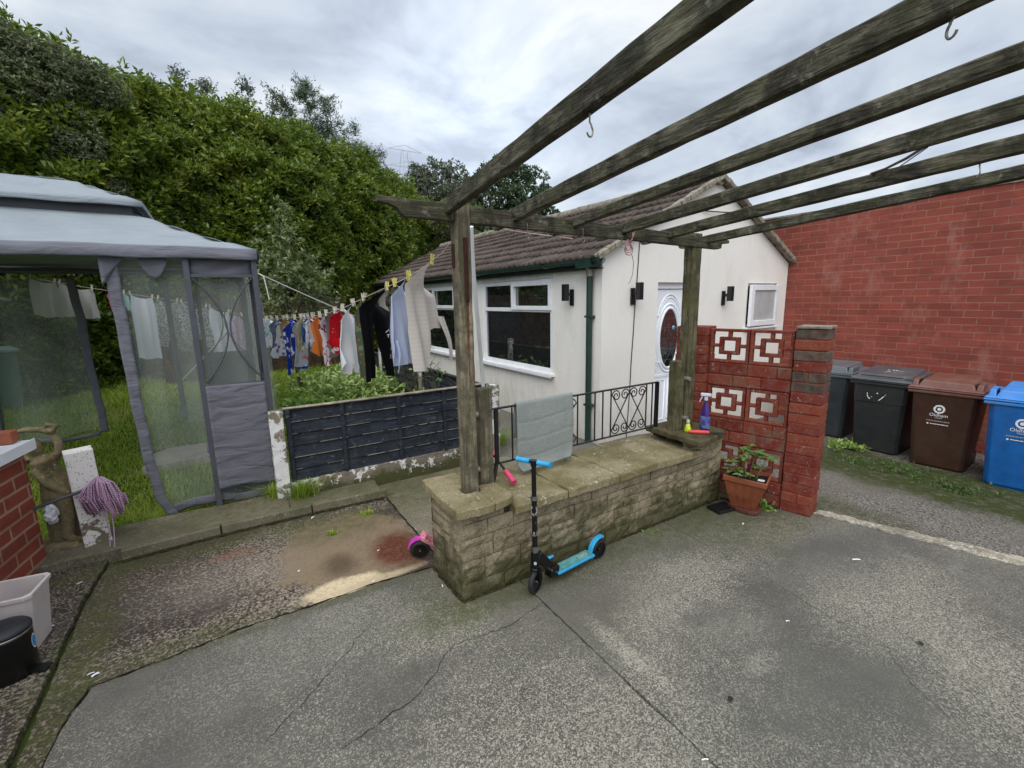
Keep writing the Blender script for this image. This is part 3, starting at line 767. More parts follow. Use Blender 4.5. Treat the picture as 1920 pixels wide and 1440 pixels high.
while y < 16.0:
    z_ = 4.115 + rg.uniform(-0.006, 0.006)
    m.tube([(7.33, y, z_), (7.33, y + 0.44, z_ + 0.008)], 0.115, 14); y += 0.45
m.build('ridge_tiles', M['verge'], HB)
# verges
m = MB(); rg = random.Random(8)
for (a, b) in (((4.56, 2.735), (7.33, 4.12)), ((9.99, 2.735), (7.33, 4.12))):
    n = 26
    for i in range(n):
        q0, q1 = i / n, (i + 0.97) / n
        p0 = Vector((a[0] + (b[0] - a[0]) * q0, 4.93 + rg.uniform(-0.012, 0.012), a[1] + (b[1] - a[1]) * q0 + 0.01))
        p1 = Vector((a[0] + (b[0] - a[0]) * q1, p0.y, a[1] + (b[1] - a[1]) * q1 + 0.01))
        m.beam(p0, p1, 0.13 + rg.uniform(-0.008, 0.008), 0.08 + rg.uniform(-0.006, 0.008), 0)
m.build('verge', M['verge'], HB, bevel=0.012)
# fascia, gutter, downpipe
m = MB(); m.bb(4.64, 4.665, 4.98, 15.95, 2.60, 2.75); m.bb(4.665, 4.752, 4.98, 15.95, 2.60, 2.615); m.build('fascia', M['fascia'], HB)
m = MB()
def half(y0, y1, r, cx, cz, th=0.006):
    N = 12; P = []; 
    for yv in (y0, y1):
        for rr in (r, r - th):
            for i in range(N + 1):
                a = math.pi + math.pi * i / N
                P.append((cx + math.cos(a) * rr, yv, cz + math.sin(a) * rr))
    w_ = N + 1; F_ = []
    for i in range(N):
        F_ += [(i, i + 1, 2 * w_ + i + 1, 2 * w_ + i), (w_ + i + 1, w_ + i, 3 * w_ + i, 3 * w_ + i + 1), (i + 1, i, w_ + i, w_ + i + 1), (2 * w_ + i, 2 * w_ + i + 1, 3 * w_ + i + 1, 3 * w_ + i)]
    for i in (0, N): F_.append((i, w_ + i, 3 * w_ + i, 2 * w_ + i))
    m.add(P, F_, 0, True)
half(4.88, 16.0, 0.068, 4.565, 2.735)
for yv in (4.90, 6.05, 8.3, 10.6, 12.9): half(yv - 0.07, yv + 0.07, 0.078, 4.565, 2.735, 0.012)
m.lathe([(0.0, 0), (0.068, 0), (0.068, 0.005)], (4.565, 4.878, 2.733), 20, axis=(0, 1, 0))
m.bb(4.50, 4.64, 4.98, 5.30, 2.62, 2.70)
gt = m.build('gutter', M['green_pvc'], HB)
m = MB(); m.tube([(4.69, 5.20, -0.05), (4.69, 5.20, 2.56)], 0.046, 14)
dp = m.build('downpipe', M['green_pipe'], HB)
m = MB(); m.tube([(4.69, 5.20, 2.50), (4.69, 5.20, 2.56), (4.67, 5.20, 2.64)], 0.053, 14); m.build('pipe_joint', M['galv'], dp)
for z_ in (0.55, 1.9):
    m = MB(); m.bb(4.655, 4.752, 5.13, 5.27, z_, z_ + 0.03); m.build('pipe_clip', M['green_pipe'], dp)

# front door with oval leaded glass
D = MB()
D.bb(5.945, 5.985, 5.06, 5.13, -0.02, 2.41); D.bb(6.705, 6.79, 5.06, 5.13, -0.02, 2.41); D.bb(5.985, 6.705, 5.06, 5.13, 2.31, 2.41)
dr = D.build('door', M['upvc'], HB, bevel=0.006)
D = MB(); D.bb(5.992, 6.695, 5.085, 5.125, 0.0, 2.302); lf = D.build('door_leaf', M['door'], dr, bevel=0.004)
CXd, CZd = 6.355, 1.50
def oval(cx, cz, a, b, y, r, n=48, t0=0, t1=2 * math.pi):
    return [(cx + a * math.cos(t0 + (t1 - t0) * i / n), y, cz + b * math.sin(t0 + (t1 - t0) * i / n)) for i in range(n + 1)]
D = MB()
D.tube(oval(CXd, CZd, 0.245, 0.50, 5.08, 0), 0.022, 8, caps=False)
D.tube(oval(CXd, CZd, 0.305, 0.565, 5.083, 0), 0.016, 8, caps=False)
D.tube(oval(CXd, CZd + 0.06, 0.325, 0.66, 5.083, 0, t0=R(28), t1=R(152)), 0.014, 8)
D.tube(oval(CXd, CZd + 0.06, 0.29, 0.61, 5.083, 0, t0=R(30), t1=R(150)), 0.010, 8)
for z0, z1 in ((0.12, 0.80),):
    D.tube([(6.05, 5.083, z0), (6.05, 5.083, z1), (6.30, 5.083, z1), (6.30, 5.083, z0), (6.05, 5.083, z0)], 0.013, 6)
    D.tube([(6.38, 5.083, z0), (6.38, 5.083, z1), (6.63, 5.083, z1), (6.63, 5.083, z0), (6.38, 5.083, z0)], 0.013, 6)
D.bb(6.05, 6.62, 5.078, 5.09, 0.86, 0.90)
D.build('moulding', M['door'], dr)
D = MB(); n = 48
D.prism([(CXd + 0.235 * math.cos(2 * math.pi * i / n), CZd + 0.49 * math.sin(2 * math.pi * i / n)) for i in range(n)], (0, 5.0825, 0), (1, 0, 0), (0, 0, 1), (0, -1, 0), 0.004)
gl = D.build('oval_glass', M['glass'], dr)
D = MB(); lead = lambda pts: D.tube(pts, 0.0035, 4)
yL = 5.0765
for zz_ in (-0.36, -0.18, 0.0, 0.18, 0.32):
    hw = 0.235 * math.sqrt(max(0, 1 - (zz_ / 0.49) ** 2)); lead([(CXd - hw, yL, CZd + zz_), (CXd + hw, yL, CZd + zz_)])
for xx_ in (-0.12, 0.12):
    hh = 0.49 * math.sqrt(1 - (xx_ / 0.235) ** 2); lead([(CXd + xx_, yL, CZd - hh), (CXd + xx_, yL, CZd + hh)])
def rose(cx, cz, r):
    lead([(cx + r * (1 - q) * math.cos(q * 12), yL, cz + r * (1 - q) * math.sin(q * 12)) for q in np.linspace(0, 1, 26)])
rose(CXd - 0.01, CZd + 0.2, 0.05); rose(CXd + 0.06, CZd - 0.12, 0.045)
lead([(CXd - 0.09, yL, CZd - 0.42), (CXd - 0.04, yL, CZd - 0.2), (CXd - 0.05, yL, CZd), (CXd - 0.01, yL, CZd + 0.15)])
lead([(CXd - 0.09, yL, CZd - 0.42), (CXd + 0.02, yL, CZd - 0.28), (CXd + 0.06, yL, CZd - 0.16)])
for a, b in ((-0.10, -0.1), (0.04, 0.02), (-0.12, 0.1), (0.1, -0.3)):
    lead([(CXd + a, yL, CZd + b), (CXd + a + 0.04, yL, CZd + b + 0.05), (CXd + a + 0.01, yL, CZd + b + 0.09), (CXd + a - 0.02, yL, CZd + b + 0.04), (CXd + a, yL, CZd + b)])
D.build('leadwork', plain('lead_came', '#5c5f63', 0.5, 0.4), gl)
D = MB(); D.lathe([(0, 0), (0.036, 0), (0.036, 0.002), (0, 0.002)], (CXd + 0.11, 5.0775, CZd + 0.17), 20, axis=(0, -1, 0)); st = D.build('sticker', plain('blue_sticker', '#7fc0e6', 0.4, var=0.3, scale=60), gl)
D = MB(); D.bb(6.02, 6.05, 5.06, 5.083, 0.98, 1.2); D.tube([(6.035, 5.06, 1.13), (6.035, 5.03, 1.13), (6.14, 5.03, 1.12)], 0.009, 8); D.build('door_handle', M['upvc'], dr)
D = MB(); D.bb(5.90, 6.84, 4.78, 5.0, -0.4, 0.06); D.build('door_step', M['housepath'], HB, bevel=0.01)

# small open casement on the gable
D = MB(); fw = 0.05
for a in ((8.44, 8.44 + fw, 1.58, 2.40), (9.45 - fw, 9.45, 1.58, 2.40), (8.44 + fw, 9.45 - fw, 2.35, 2.40), (8.44 + fw, 9.45 - fw, 1.58, 1.63)):
    D.bb(a[0], a[1], 5.05, 5.11, a[2], a[3])
cw = D.build('window', M['upvc'], HB, bevel=0.005)
D = MB(); D.bb(8.48, 9.41, 5.125, 5.135, 1.6, 2.38); D.build('room_shade_board', plain('room_shade_board', '#0c0c0d', 0.9), cw)  # near-black board: the unlit room behind the casement, painted as flat colour
D = MB(Matrix.Translation((9.47, 4.985, 0)) @ Matrix.Rotation(R(3), 4, 'Z') @ Matrix.Translation((-9.47, -4.985, 0)))
q = 0.115
a, b, z0, z1 = 8.42, 9.47, 1.60, 2.37
D.bb(a, a + q, 4.955, 5.01, z0, z1); D.bb(b - q, b, 4.955, 5.01, z0, z1); D.bb(a + q, b - q, 4.955, 5.01, z1 - q * 0.9, z1); D.bb(a + q, b - q, 4.955, 5.01, z0, z0 + q * 0.9)
cs = D.build('casement', M['upvc'], cw, bevel=0.008)
D2 = MB(D.M); D2.bb(a + q, b - q, 4.98, 4.986, z0 + q * 0.9, z1 - q * 0.9); D2.build('pane', M['frost'], cs)
D = MB(); D.bb(8.38, 9.50, 4.93, 5.06, 1.545, 1.578); D.build('sill', M['upvc'], cw, bevel=0.005)

# wall lamps
def wall_lamp(base, out, side, label):
    r_ = empty('wall_lamp', base, label, 'lamp', 'black wall lamps on the white building')
    o = Vector(out); s_ = Vector(side); b = Vector(base)
    rz = math.atan2(s_.y, s_.x)
    D = MB(); D.box(b + o * 0.014, (0.085, 0.028, 0.25), rz); D.build('back_plate', M['black'], r_, bevel=0.006)
    D = MB(); D.box(b + o * 0.06 + Vector((0, 0, 0.05)), (0.035, 0.09, 0.05), rz); D.build('arm', M['black'], r_)
    D = MB(); D.box(b + o * 0.145 + Vector((0, 0, 0.075)), (0.085, 0.085, 0.255), rz); h = D.build('lamp_head', M['black'], r_, bevel=0.005)
    return r_
wall_lamp((4.753, 5.66, 2.20), (-1, 0, 0), (0, 1, 0), 'black cuboid lamp left of the dark green downpipe')
wall_lamp((5.37, 5.0, 2.20), (0, -1, 0), (1, 0, 0), 'black cuboid lamp on the thin cable left of the door')
wall_lamp((7.67, 5.0, 2.14), (0, -1, 0), (1, 0, 0), 'black cuboid lamp between the door and the open casement')
D = MB(); rg = random.Random(4)
pts = [(5.50, 4.988, 3.20), (5.485, 4.988, 2.95), (5.455, 4.988, 2.45), (5.44, 4.986, 2.2)] + [(5.435 - 0.012 * i + rg.uniform(-0.006, 0.006), 4.988, 2.1 - 0.22 * i) for i in range(11)]
D.tube(pts, 0.0065, 6)
D.build('cable', M['black'], label='thin black cable running down the white gable past the lamp', cat='cable')

# ------------------------------------------------------------------ tall red brick building on the right
RB = empty('brick_building', (9.82, 1.5, 0), 'tall red brick building behind the wheelie bins', 'building')
m = MB(); m.bb(9.82, 10.4, -4, 9.0, -0.5, 3.70); m.build('brick_wall', M['brick_right'], RB)
m = MB(); m.bb(9.80, 10.45, -4, 9.0, 3.70, 3.73); m.build('wall_top', M['verge'], RB)

# ------------------------------------------------------------------ pergola
PG = empty('pergola', (1.5, 3.0, 0.76), 'weathered green-grey timber pergola standing on the stone wall', 'pergola')
def wob_beam(m, a, b, w, h, n, seed, endcut=None, amp=0.0016):
    """sawn timber a->b, slightly bowed and worn on its arrises"""
    rg = random.Random(seed)
    a = Vector(a); b = Vector(b); d = (b - a).normalized(); x = d.cross(Vector((0, 0, 1))).normalized(); z = x.cross(d)
    ring = []
    c = 0.008
    prof = [(-w / 2 + c, -h / 2), (w / 2 - c, -h / 2), (w / 2, -h / 2 + c), (w / 2, h / 2 - c), (w / 2 - c, h / 2), (-w / 2 + c, h / 2), (-w / 2, h / 2 - c), (-w / 2, -h / 2 + c)]
    k = len(prof); bow = rg.uniform(-0.008, 0.008)
    P = []
    for i in range(n + 1):
        q = i / n
        p = a.lerp(b, q) + z * bow * math.sin(math.pi * q)
        for (u, v) in prof:
            j = amp if abs(u) > w / 2 - 0.012 or abs(v) > h / 2 - 0.012 else 0
            P.append(p + x * (u + rg.uniform(-j, j)) + z * (v + rg.uniform(-j, j)))
    F_ = [(i * k + j, i * k + (j + 1) % k, (i + 1) * k + (j + 1) % k, (i + 1) * k + j) for i in range(n) for j in range(k)]
    F_ += [tuple(range(k))[::-1], tuple(n * k + j for j in range(k))]
    m.add(P, F_)
XS = [1.407, 1.950, 2.522, 3.075, 3.675, 4.27]
SL = [0.054] * 6
SPL = 0.11          # the rafters run a few degrees off square to the beam
ZB_ = [2.768, 2.760, 2.752, 2.734, 2.728, 2.712]
HT = [0.103, 0.094, 0.072, 0.086, 0.090, 0.079]
def dec_end(x, w, z0, h, sl, y0):
    """shaped tail of a rafter beyond the beam (profile in the Y-Z plane)"""
    t = lambda y, v: (y, z0 + v + (2.97 - y) * sl)
    poly = [t(y0, h), t(y0, 0), t(y0 + 0.27, 0), t(y0 + 0.29, 0.02), t(y0 + 0.30, 0.045), t(y0 + 0.34, 0.055), t(y0 + 0.40, 0.062), t(y0 + 0.40, h)]
    return poly
for i in range(6):
    m = MB(); x = XS[i]; w = 0.052
    y1 = 3.06; y0 = -1.9
    za = ZB_[i] + HT[i] / 2
    wob_beam(m, (x - (2.97 - y1) * SPL, y1, za + (2.97 - y1) * SL[i]), (x - (2.97 - y0) * SPL, y0, za + (2.97 - y0) * SL[i]), w, HT[i], 44, 20 + i)
    m.prism(dec_end(x, w, ZB_[i], HT[i] - 0.002, SL[i], y1), (x - w / 2 + 0.001 - 2.97 * SPL, 0, 0), (SPL, 1, 0), (0, 0, 1), (1, 0, 0), w - 0.002)
    m.build('rafter', M['tim_y'], PG)
# cross beam with shaped ends
m = MB()
def bz(x): return 2.735 - (x - 0.95) * 0.0215
zt = lambda x: bz(x) + 0.112
pl = [(0.93, zt(0.93)), (0.93, zt(0.93) - 0.038), (1.0, zt(0.93) - 0.045), (1.05, zt(0.93) - 0.065), (1.08, zt(0.93) - 0.1), (1.10, bz(1.1)), (2.0, bz(2.0)), (3.0, bz(3.0)), (4.44, bz(4.44)), (4.49, bz(4.49) + 0.012), (4.50, bz(4.5) + 0.055), (4.53, bz(4.5) + 0.06), (4.62, bz(4.6) + 0.07), (4.62, zt(4.62) - 0.01), (3.0, zt(3.0)), (2.0, zt(2.0))]
m.prism(pl, (0, 2.975, 0), (1, 0, 0), (0, 0, 1), (0, 1, 0), 0.055)
m.build('cross_beam', M['tim_x'], PG, bevel=0.005)
def post(x0, x1, y0, y1, z0, z1, mat, name, seed):
    m = MB(); rg = random.Random(seed)
    n = 24; P = []; c = 0.008
    prof = [(x0 + c, y0), (x1 - c, y0), (x1, y0 + c), (x1, y1 - c), (x1 - c, y1), (x0 + c, y1), (x0, y1 - c), (x0, y0 + c)]
    for i in range(n + 1):
        z = z0 + (z1 - z0) * i / n
        for (u, v) in prof: P.append((u + rg.uniform(-.002, .002), v + rg.uniform(-.002, .002), z))
    k = 8
    F_ = [(i * k + j, i * k + (j + 1) % k, (i + 1) * k + (j + 1) % k, (i + 1) * k + j) for i in range(n) for j in range(k)] + [tuple(range(k))[::-1], tuple(n * k + j for j in range(k))]
    m.add(P, F_)
    return m.build(name, mat, PG)
pL = post(1.452, 1.562, 2.955, 3.055, 0.70, 2.835, M['tim_z'], 'post', 1)
pR = post(4.045, 4.185, 2.985, 3.095, 0.70, 2.80, M['tim_zg'], 'post', 2)
sL = post(1.640, 1.755, 3.05, 3.15, 0.70, 1.515, M['tim_z'], 'stub_post', 3)
sR = post(3.915, 4.035, 3.00, 3.11, 0.70, 1.535, M['tim_zg'], 'stub_post', 4)
for (x, y, z) in ((1.56, 3.09, 1.315), (1.56, 3.09, 0.865)):
    m = MB(); m.tube([(x - 0.02, y, z), (x + 0.09, y, z)], 0.024, 12); m.build('bolt', M['galv'], sL, bevel=0.003)
for (x, y, z) in ((4.055, 2.985, 1.35), (4.045, 2.985, 0.93)):
    m = MB(); m.tube([(x, y + 0.05, z), (x, y - 0.035, z)], 0.022, 12); m.build('bolt', M['galv'], sR, bevel=0.003)
m = MB(); m.bb(1.50, 1.53, 2.945, 2.957, 2.18, 2.62); m.bb(1.442, 1.454, 2.99, 3.03, 2.42, 2.58); m.build('iron_strap', M['rust'], pL, bevel=0.003)
# rusty run below the strap is a real film of rust on the post face
m = MB(); rg = random.Random(9); P = []
for i in range(24):
    z = 2.18 - 0.62 * i / 23; hw = 0.012 * (1 - i / 30) + rg.uniform(-0.003, 0.003)
    P += [(1.516 - hw, 2.9525, z), (1.516 + hw, 2.9525, z)]
m.add(P, [(2 * i, 2 * i + 1, 2 * i + 3, 2 * i + 2) for i in range(23)]); m.build('rust_stain', plain('rust_stain', '#6b4126', 0.9, var=0.3, scale=30), pL)
def hook(p, s_, ang, name='hook'):
    c, q = math.cos(ang), math.sin(ang)
    m = MB(); pts = [(0, 0.05), (0, -0.01), (0.012 * s_, -0.02)] + [((0.002 + 0.018 * math.cos(R(60 - k * 24))) * s_, -0.04 + 0.02 * math.sin(R(60 - k * 24))) for k in range(10)]
    m.tube([(p[0] + a * c, p[1] + a * q, p[2] + b) for a, b in pts], 0.0035, 6); m.build(name, M['galv'], PG)
hook((1.235, 1.38, 2.84), 1, 0.2); hook((1.68, 0.50, 2.90), 1, 0.9); hook((3.44, 0.835, 2.84), -1, 0.5); hook((3.05, 2.98, 2.68), 1, 0); hook((2.05, 2.97, 2.70), 1, 0.4); hook((2.6, 2.97, 2.70), 1, 0.1)

# string knot and stray line tied round the beam
m = MB(); rg = random.Random(12)
x0 = 3.12; zc = 2.675
m.tube([(x0 - 0.03, 2.965, 2.83), (x0 - 0.035, 2.962, 2.80), (x0 - 0.045, 2.96, 2.74)], 0.006, 6)
m.tube([(x0 + 0.05, 2.96, 2.77), (x0 + 0.035, 2.955, 2.70), (x0 + 0.0, 2.955, 2.655), (x0 + 0.02, 2.955, 2.66), (x0 + 0.075, 2.958, 2.775)], 0.005, 6)
for k in range(3):
    m.tube([(x0 + 0.05 * math.cos(a) * (1 - 0.2 * k) - 0.01, 2.95 + 0.004 * k, 2.60 + 0.045 * math.sin(a) + 0.02 * k) for a in np.linspace(0, 6.28, 18)], 0.0042, 6)
m.tube([(x0 + 0.03, 2.953, 2.57), (x0 + 0.055, 2.95, 2.5), (x0 + 0.05, 2.95, 2.40), (x0 + 0.02, 2.95, 2.33), (x0 - 0.01, 2.95, 2.31)], 0.0035, 6)
m.build('string', plain('pink_string', '#c08a8a', 0.8, var=0.35, scale=40), label='knotted pink string dangling from the pergola cross beam', cat='string')

m = MB(); m.tube([(3.50, 1.34, 2.915), (3.30, 1.20, 2.885), (3.05, 1.02, 2.865), (2.82, 0.86, 2.86)], 0.008, 6); m.tube([(3.46, 1.31, 2.91), (3.2, 1.10, 2.86), (2.85, 0.88, 2.85)], 0.003, 5)
m.build('cable', M['black'], label='dark cable slung between two pergola rafters on the right', cat='cable')

m = MB(); m.tube([(1.975, 3.30, 2.755), (2.3, 3.30, 2.735), (2.765, 3.30, 2.715)], 0.004, 6)
m.build('pink_line', plain('pale_pink_line', '#c9a9ad', 0.7), label='pale pink line strung under the pergola beam between rafter tails', cat='string')
m = MB(); m.tube([(6.96, 4.975, 3.56), (7.2, 4.96, 3.565), (7.5, 4.95, 3.575), (7.80, 4.96, 3.60)], 0.010, 6)
m.build('cable', M['black'], label='short black cable across the upper part of the white gable', cat='cable')

# ------------------------------------------------------------------ stone wall
SW = empty('stone_wall', (1.31, 2.78, 0), 'low coursed stone wall with tan coping slabs below the pergola', 'wall')
m = MB(); rg = random.Random(21)
def block_face(o, du, nrm, L, H, zlim, depth=0.09):
    """irregular coursed blocks on a wall face; o start, du along, nrm outward"""
    o = Vector(o); du = Vector(du); nrm = Vector(nrm)
    z = 0.0
    while z < H - 0.02:
        h = rg.choice([0.095, 0.12, 0.15, 0.18, 0.20]); h = min(h, H - z)
        if H - z - h < 0.05: h = H - z
        u = 0.0
        while u < L - 0.01:
            w = rg.uniform(0.22, 0.55) if h < 0.13 else rg.uniform(0.12, 0.42)
            if L - u - w < 0.12: w = L - u
            parts = [(z, h)]
            if h > 0.13 and rg.random() < 0.6: k_ = rg.choice([0.35, 0.5, 0.62]); parts = [(z, h * k_), (z + h * k_, h * (1 - k_))]
            for (zz_, hh) in parts:
                zt_ = min(zz_ + hh, zlim(u + w / 2))
                if zt_ - zz_ < 0.02: continue
                g = 0.0035; nu, nv = max(2, int(w / 0.05)), max(2, int(hh / 0.035))
                out = rg.uniform(-0.004, 0.008)
                P = []
                for j in range(nv + 1):
                    for i in range(nu + 1):
                        a = u + g + (w - 2 * g) * i / nu; b = zz_ + g + (zt_ - zz_ - 2 * g) * j / nv
                        edge = i in (0, nu) or j in (0, nv)
                        d_ = out + (rg.uniform(-0.006, 0.009) if not edge else -0.006 + rg.uniform(-0.003, 0.003))
                        P.append(o + du * a + nrm * d_ + Vector((0, 0, b)))
                F_ = [(j * (nu + 1) + i, j * (nu + 1) + i + 1, (j + 1) * (nu + 1) + i + 1, (j + 1) * (nu + 1) + i) for j in range(nv) for i in range(nu)]
                nb = len(P)
                loop = [i for i in range(nu + 1)] + [(j + 1) * (nu + 1) - 1 for j in range(1, nv + 1)] + [nv * (nu + 1) + i for i in range(nu - 1, -1, -1)] + [j * (nu + 1) for j in range(nv - 1, 0, -1)]
                for i in loop: P.append(P[i] - nrm * depth)
                kk = len(loop)
                F_ += [(loop[(i + 1) % kk], loop[i], nb + i, nb + (i + 1) % kk) for i in range(kk)]
                m.add(P, F_, 0, False)
            u += w
        z += h
zl = lambda u: 0.69 if u < 0.42 else (0.735 if u > 2.70 else 0.592)
block_face((1.31, 2.78, 0), (1, 0, 0), (0, -1, 0), 3.12, 0.735, zl)
block_face((1.31, 3.33, 0), (0, -1, 0), (-1, 0, 0), 0.545, 0.69, lambda u: 0.69)
block_face((4.43, 2.785, 0), (0, 1, 0), (1, 0, 0), 0.45, 0.735, lambda u: 0.735)
m.build('stonework', M['stone'], SW)
m = MB(); m.bb(1.325, 4.415, 2.795, 3.36, -0.04, 0.60); m.bb(1.325, 1.72, 2.795, 3.35, 0.60, 0.695); m.bb(4.03, 4.415, 2.795, 3.33, 0.60, 0.735)
m.build('wall_core', M['mortar'], SW)
def rough_slab(poly, z0, z1, seed, amp=0.007, holes=None):
    b = MB(); pts = ragged(poly, 0.045, amp, seed)
    b.prism(pts, (0, 0, z0), (1, 0, 0), (0, 1, 0), (0, 0, 1), z1 - z0)
    return b
js = [1.735, 2.262, 2.838, 3.444, 4.02]
for i in range(4):
    b = rough_slab([(js[i] + 0.005, 2.715 + 0.006 * (i % 2)), (js[i + 1] - 0.005, 2.712 + 0.008 * ((i + 1) % 2)), (js[i + 1] - 0.005, 3.43), (js[i] + 0.005, 3.43)], 0.590, 0.665 + 0.004 * (i % 3 - 1), 30 + i)
    b.build('coping', M['coping'], SW, bevel=0.012, seg=3)
for i, poly in enumerate(([(1.245, 2.705), (1.262, 2.69), (1.455, 2.675), (1.545, 2.68), (1.545, 2.945), (1.44, 2.945), (1.43, 2.99), (1.25, 3.0)],
                          [(1.25, 3.008), (1.44, 3.008), (1.44, 3.07), (1.575, 3.07), (1.575, 3.40), (1.27, 3.40)],
                          [(1.553, 2.68), (1.66, 2.70), (1.735, 2.735), (1.75, 3.035), (1.583, 3.04), (1.582, 2.95), (1.553, 2.945)],
                          [(1.583, 3.16), (1.76, 3.16), (1.76, 3.40), (1.583, 3.40)])):
    b = rough_slab(poly, 0.690, 0.760 - 0.003 * i, 40 + i, 0.008); b.build('pier_cap', M['coping'], SW, bevel=0.012, seg=3)
b = rough_slab([(3.82, 2.64), (3.86, 2.62), (4.31, 2.695), (4.40, 2.75), (4.44, 3.32), (3.85, 3.34)], 0.737, 0.80, 45, 0.008); b.build('pier_cap', M['cap_dark'], SW, bevel=0.015, seg=3)

# ------------------------------------------------------------------ railing
RL = empty('railing', (3.0, 3.25, 0.66), 'black wrought-iron railing with scrolls above the stone wall', 'railing')
yR, zT_, zB_ = 3.25, 1.292, 0.806
m = MB(); m.bb(1.75, 3.92, yR - 0.016, yR + 0.016, zT_ - 0.006, zT_ + 0.006); m.build('top_rail', M['black_metal'], RL)
m = MB(); m.bb(1.80, 3.92, yR - 0.012, yR + 0.012, zB_ - 0.005, zB_ + 0.005); m.build('bottom_rail', M['black_metal'], RL)
m = MB(); m.tube([(1.90, yR, zB_), (1.84, yR - 0.03, 0.65)], 0.014, 8); m.bb(1.885, 1.915, yR - 0.013, yR + 0.013, zB_, zT_); m.build('end_bar', M['black_metal'], RL)
m = MB(); m.bb(3.90, 3.925, yR - 0.02, yR + 0.02, 0.70, zT_); m.build('end_bar', M['black_metal'], RL)
for x in (2.06, 2.80, 3.02, 3.125, 3.235, 3.75, 3.84):
    m = MB(); m.tube([(x, yR, zB_), (x, yR, zT_)], 0.0075, 8); m.build('baluster', M['black_metal'], RL)
def scroll(m, x0, x1, flip):
    """S scroll: curl at top on one side, crossing to a curl at the bottom on the other"""
    W = x1 - x0; H = zT_ - zB_ - 0.02; r = W * 0.24
    def P(u, v): return ((x0 + u) if not flip else (x1 - u), yR, zB_ + 0.01 + v)
    pts = []
    cu, cv = r * 1.05, H - r * 1.05
    for k in range(22):
        a = R(-20 + k * 26); rr = r * (0.22 + 0.78 * k / 21)
        pts.append(P(cu + rr * math.cos(a) * 1.0, cv + rr * math.sin(a)))
    a_end = pts[-1]
    cu2, cv2 = W - r * 1.05, r * 1.05
    sec = []
    for k in range(22):
        a = R(160 + k * 26); rr = r * (0.22 + 0.78 * k / 21)
        sec.append(P(cu2 + rr * math.cos(a), cv2 + rr * math.sin(a)))
    m.tube(pts + sec[::-1], 0.0062, 6)
for (a, b) in ((2.46, 2.79), (3.245, 3.495), (3.495, 3.745)):
    for fl in (False, True):
        m = MB(); scroll(m, a, b, fl); m.build('scroll', M['black_metal'], RL)

# bath mat hung over the rail
t = NT('sage_towelling')
p = t.pos()
n = t.noise(p, 130, 3, 0.7)
c = t.mix(t.noise(p, 7, 6, 0.7, 0.5), S('#8d938f'), S('#adb2ad'))
c = t.mix(t.math('MULTIPLY', t.ramp(n, [(0.4, 1.0), (0.6, 0.0)]), 0.35), c, S('#747d78'))
t.bump(t.math('ADD', n, t.math('MULTIPLY', t.noise(p, 16, 4), 0.8)), 1.0, 0.012)
t.set(c, 0.95, 0, 0.15); M['towel'] = t.mat
def mat_fn(u, v):
    x = 2.085 + 0.625 * u; 
    L_front, L_back, rr = 0.575, 0.30, 0.018
    s = v * (L_front + L_back + math.pi * rr)
    seam = 0
    if s < L_back: y, z = yR + rr + 0.02 * (1 - s / L_back), zT_ - (L_back - s)
    elif s < L_back + math.pi * rr:
        a = (s - L_back) / rr; y, z = yR + rr * math.cos(a), zT_ + 0.005 + rr * math.sin(a)
    else:
        q = s - L_back - math.pi * rr
        y = yR - rr - 0.03 * math.sin(min(1, q / L_front) * 2.2) - 0.006 * math.sin(u * 9 + q * 6) * q
        z = zT_ - q
        for ss in (0.14, 0.30, 0.45): y += 0.005 * math.exp(-((q - ss - 0.012 * math.sin(u * 5)) / 0.009) ** 2)
        for uu in (0.13, 0.87): y += 0.006 * math.exp(-((u - uu) / 0.014) ** 2)
        cc = max(0, q - (L_front - 0.12)) / 0.12
        if cc > 0: x = 2.3975 + (x - 2.3975) * (1 - 0.16 * cc ** 3)
        y -= 0.05 * cc ** 2 * 0.6
    return (x + 0.01 * math.sin(v * 5), y, z - 0.035 * (0.5 - u) * v)
m = MB(); m.grid(mat_fn, 50, 80); m.build('bath_mat', M['towel'], solid=0.014, label='sage green quilted bath mat hung over the black railing', cat='bath mat')

# ------------------------------------------------------------------ screen wall of pierced blocks
BW = empty('screen_wall', (4.70, 2.27, 0), 'red painted screen wall of pierced concrete blocks with brick pillar', 'wall')
dS = Vector((-0.218, 0.976, 0)).normalized(); nS = Vector((-dS.y, dS.x, 0))   # nS faces the camera side
P0 = Vector((4.70, 2.27, 0))
rg = random.Random(33)
def sbox(m, s0, s1, n0, n1, z0, z1):
    c = P0 + dS * (s0 + s1) / 2 + nS * (n0 + n1) / 2
    m.box((c.x, c.y, (z0 + z1) / 2), (s1 - s0, abs(n1 - n0), z1 - z0), math.atan2(dS.y, dS.x))
def brick_stack(s0, s1, n0, n1, z0, z1, ch, split=None):
    ms = [MB(), MB()]; z = z0; k = 0
    nC = int(round((z1 - z0) / ch)); ch = (z1 - z0) / nC
    for i in range(nC):
        top = nC - 1 - i
        grey = top in (0, 2, 4, 5)
        j = lambda: rg.uniform(-0.004, 0.004)
        g = 0.004
        cuts = [s0, s1] if not split or i % 2 == 0 or rg.random() < 0.6 else [s0, s0 + (s1 - s0) * 0.5, s1]
        for a, b in zip(cuts[:-1], cuts[1:]):
            sbox(ms[1 if (grey and split) else 0], a + j() + (g / 2 if a != s0 else 0), b + j() - (g / 2 if b != s1 else 0), n0 + j(), n1 + j(), z + g, z + ch - g + j() * 0.3)
        z += ch
    return ms
a, b = brick_stack(-0.275, 0.0, -0.26, 0.0, 0.0, 1.865, 0.104, True)
pl = a.build('brick_pillar', M['redpaint'], BW, bevel=0.008)
b.build('bare_bricks', M['greybrick'], pl, bevel=0.008)
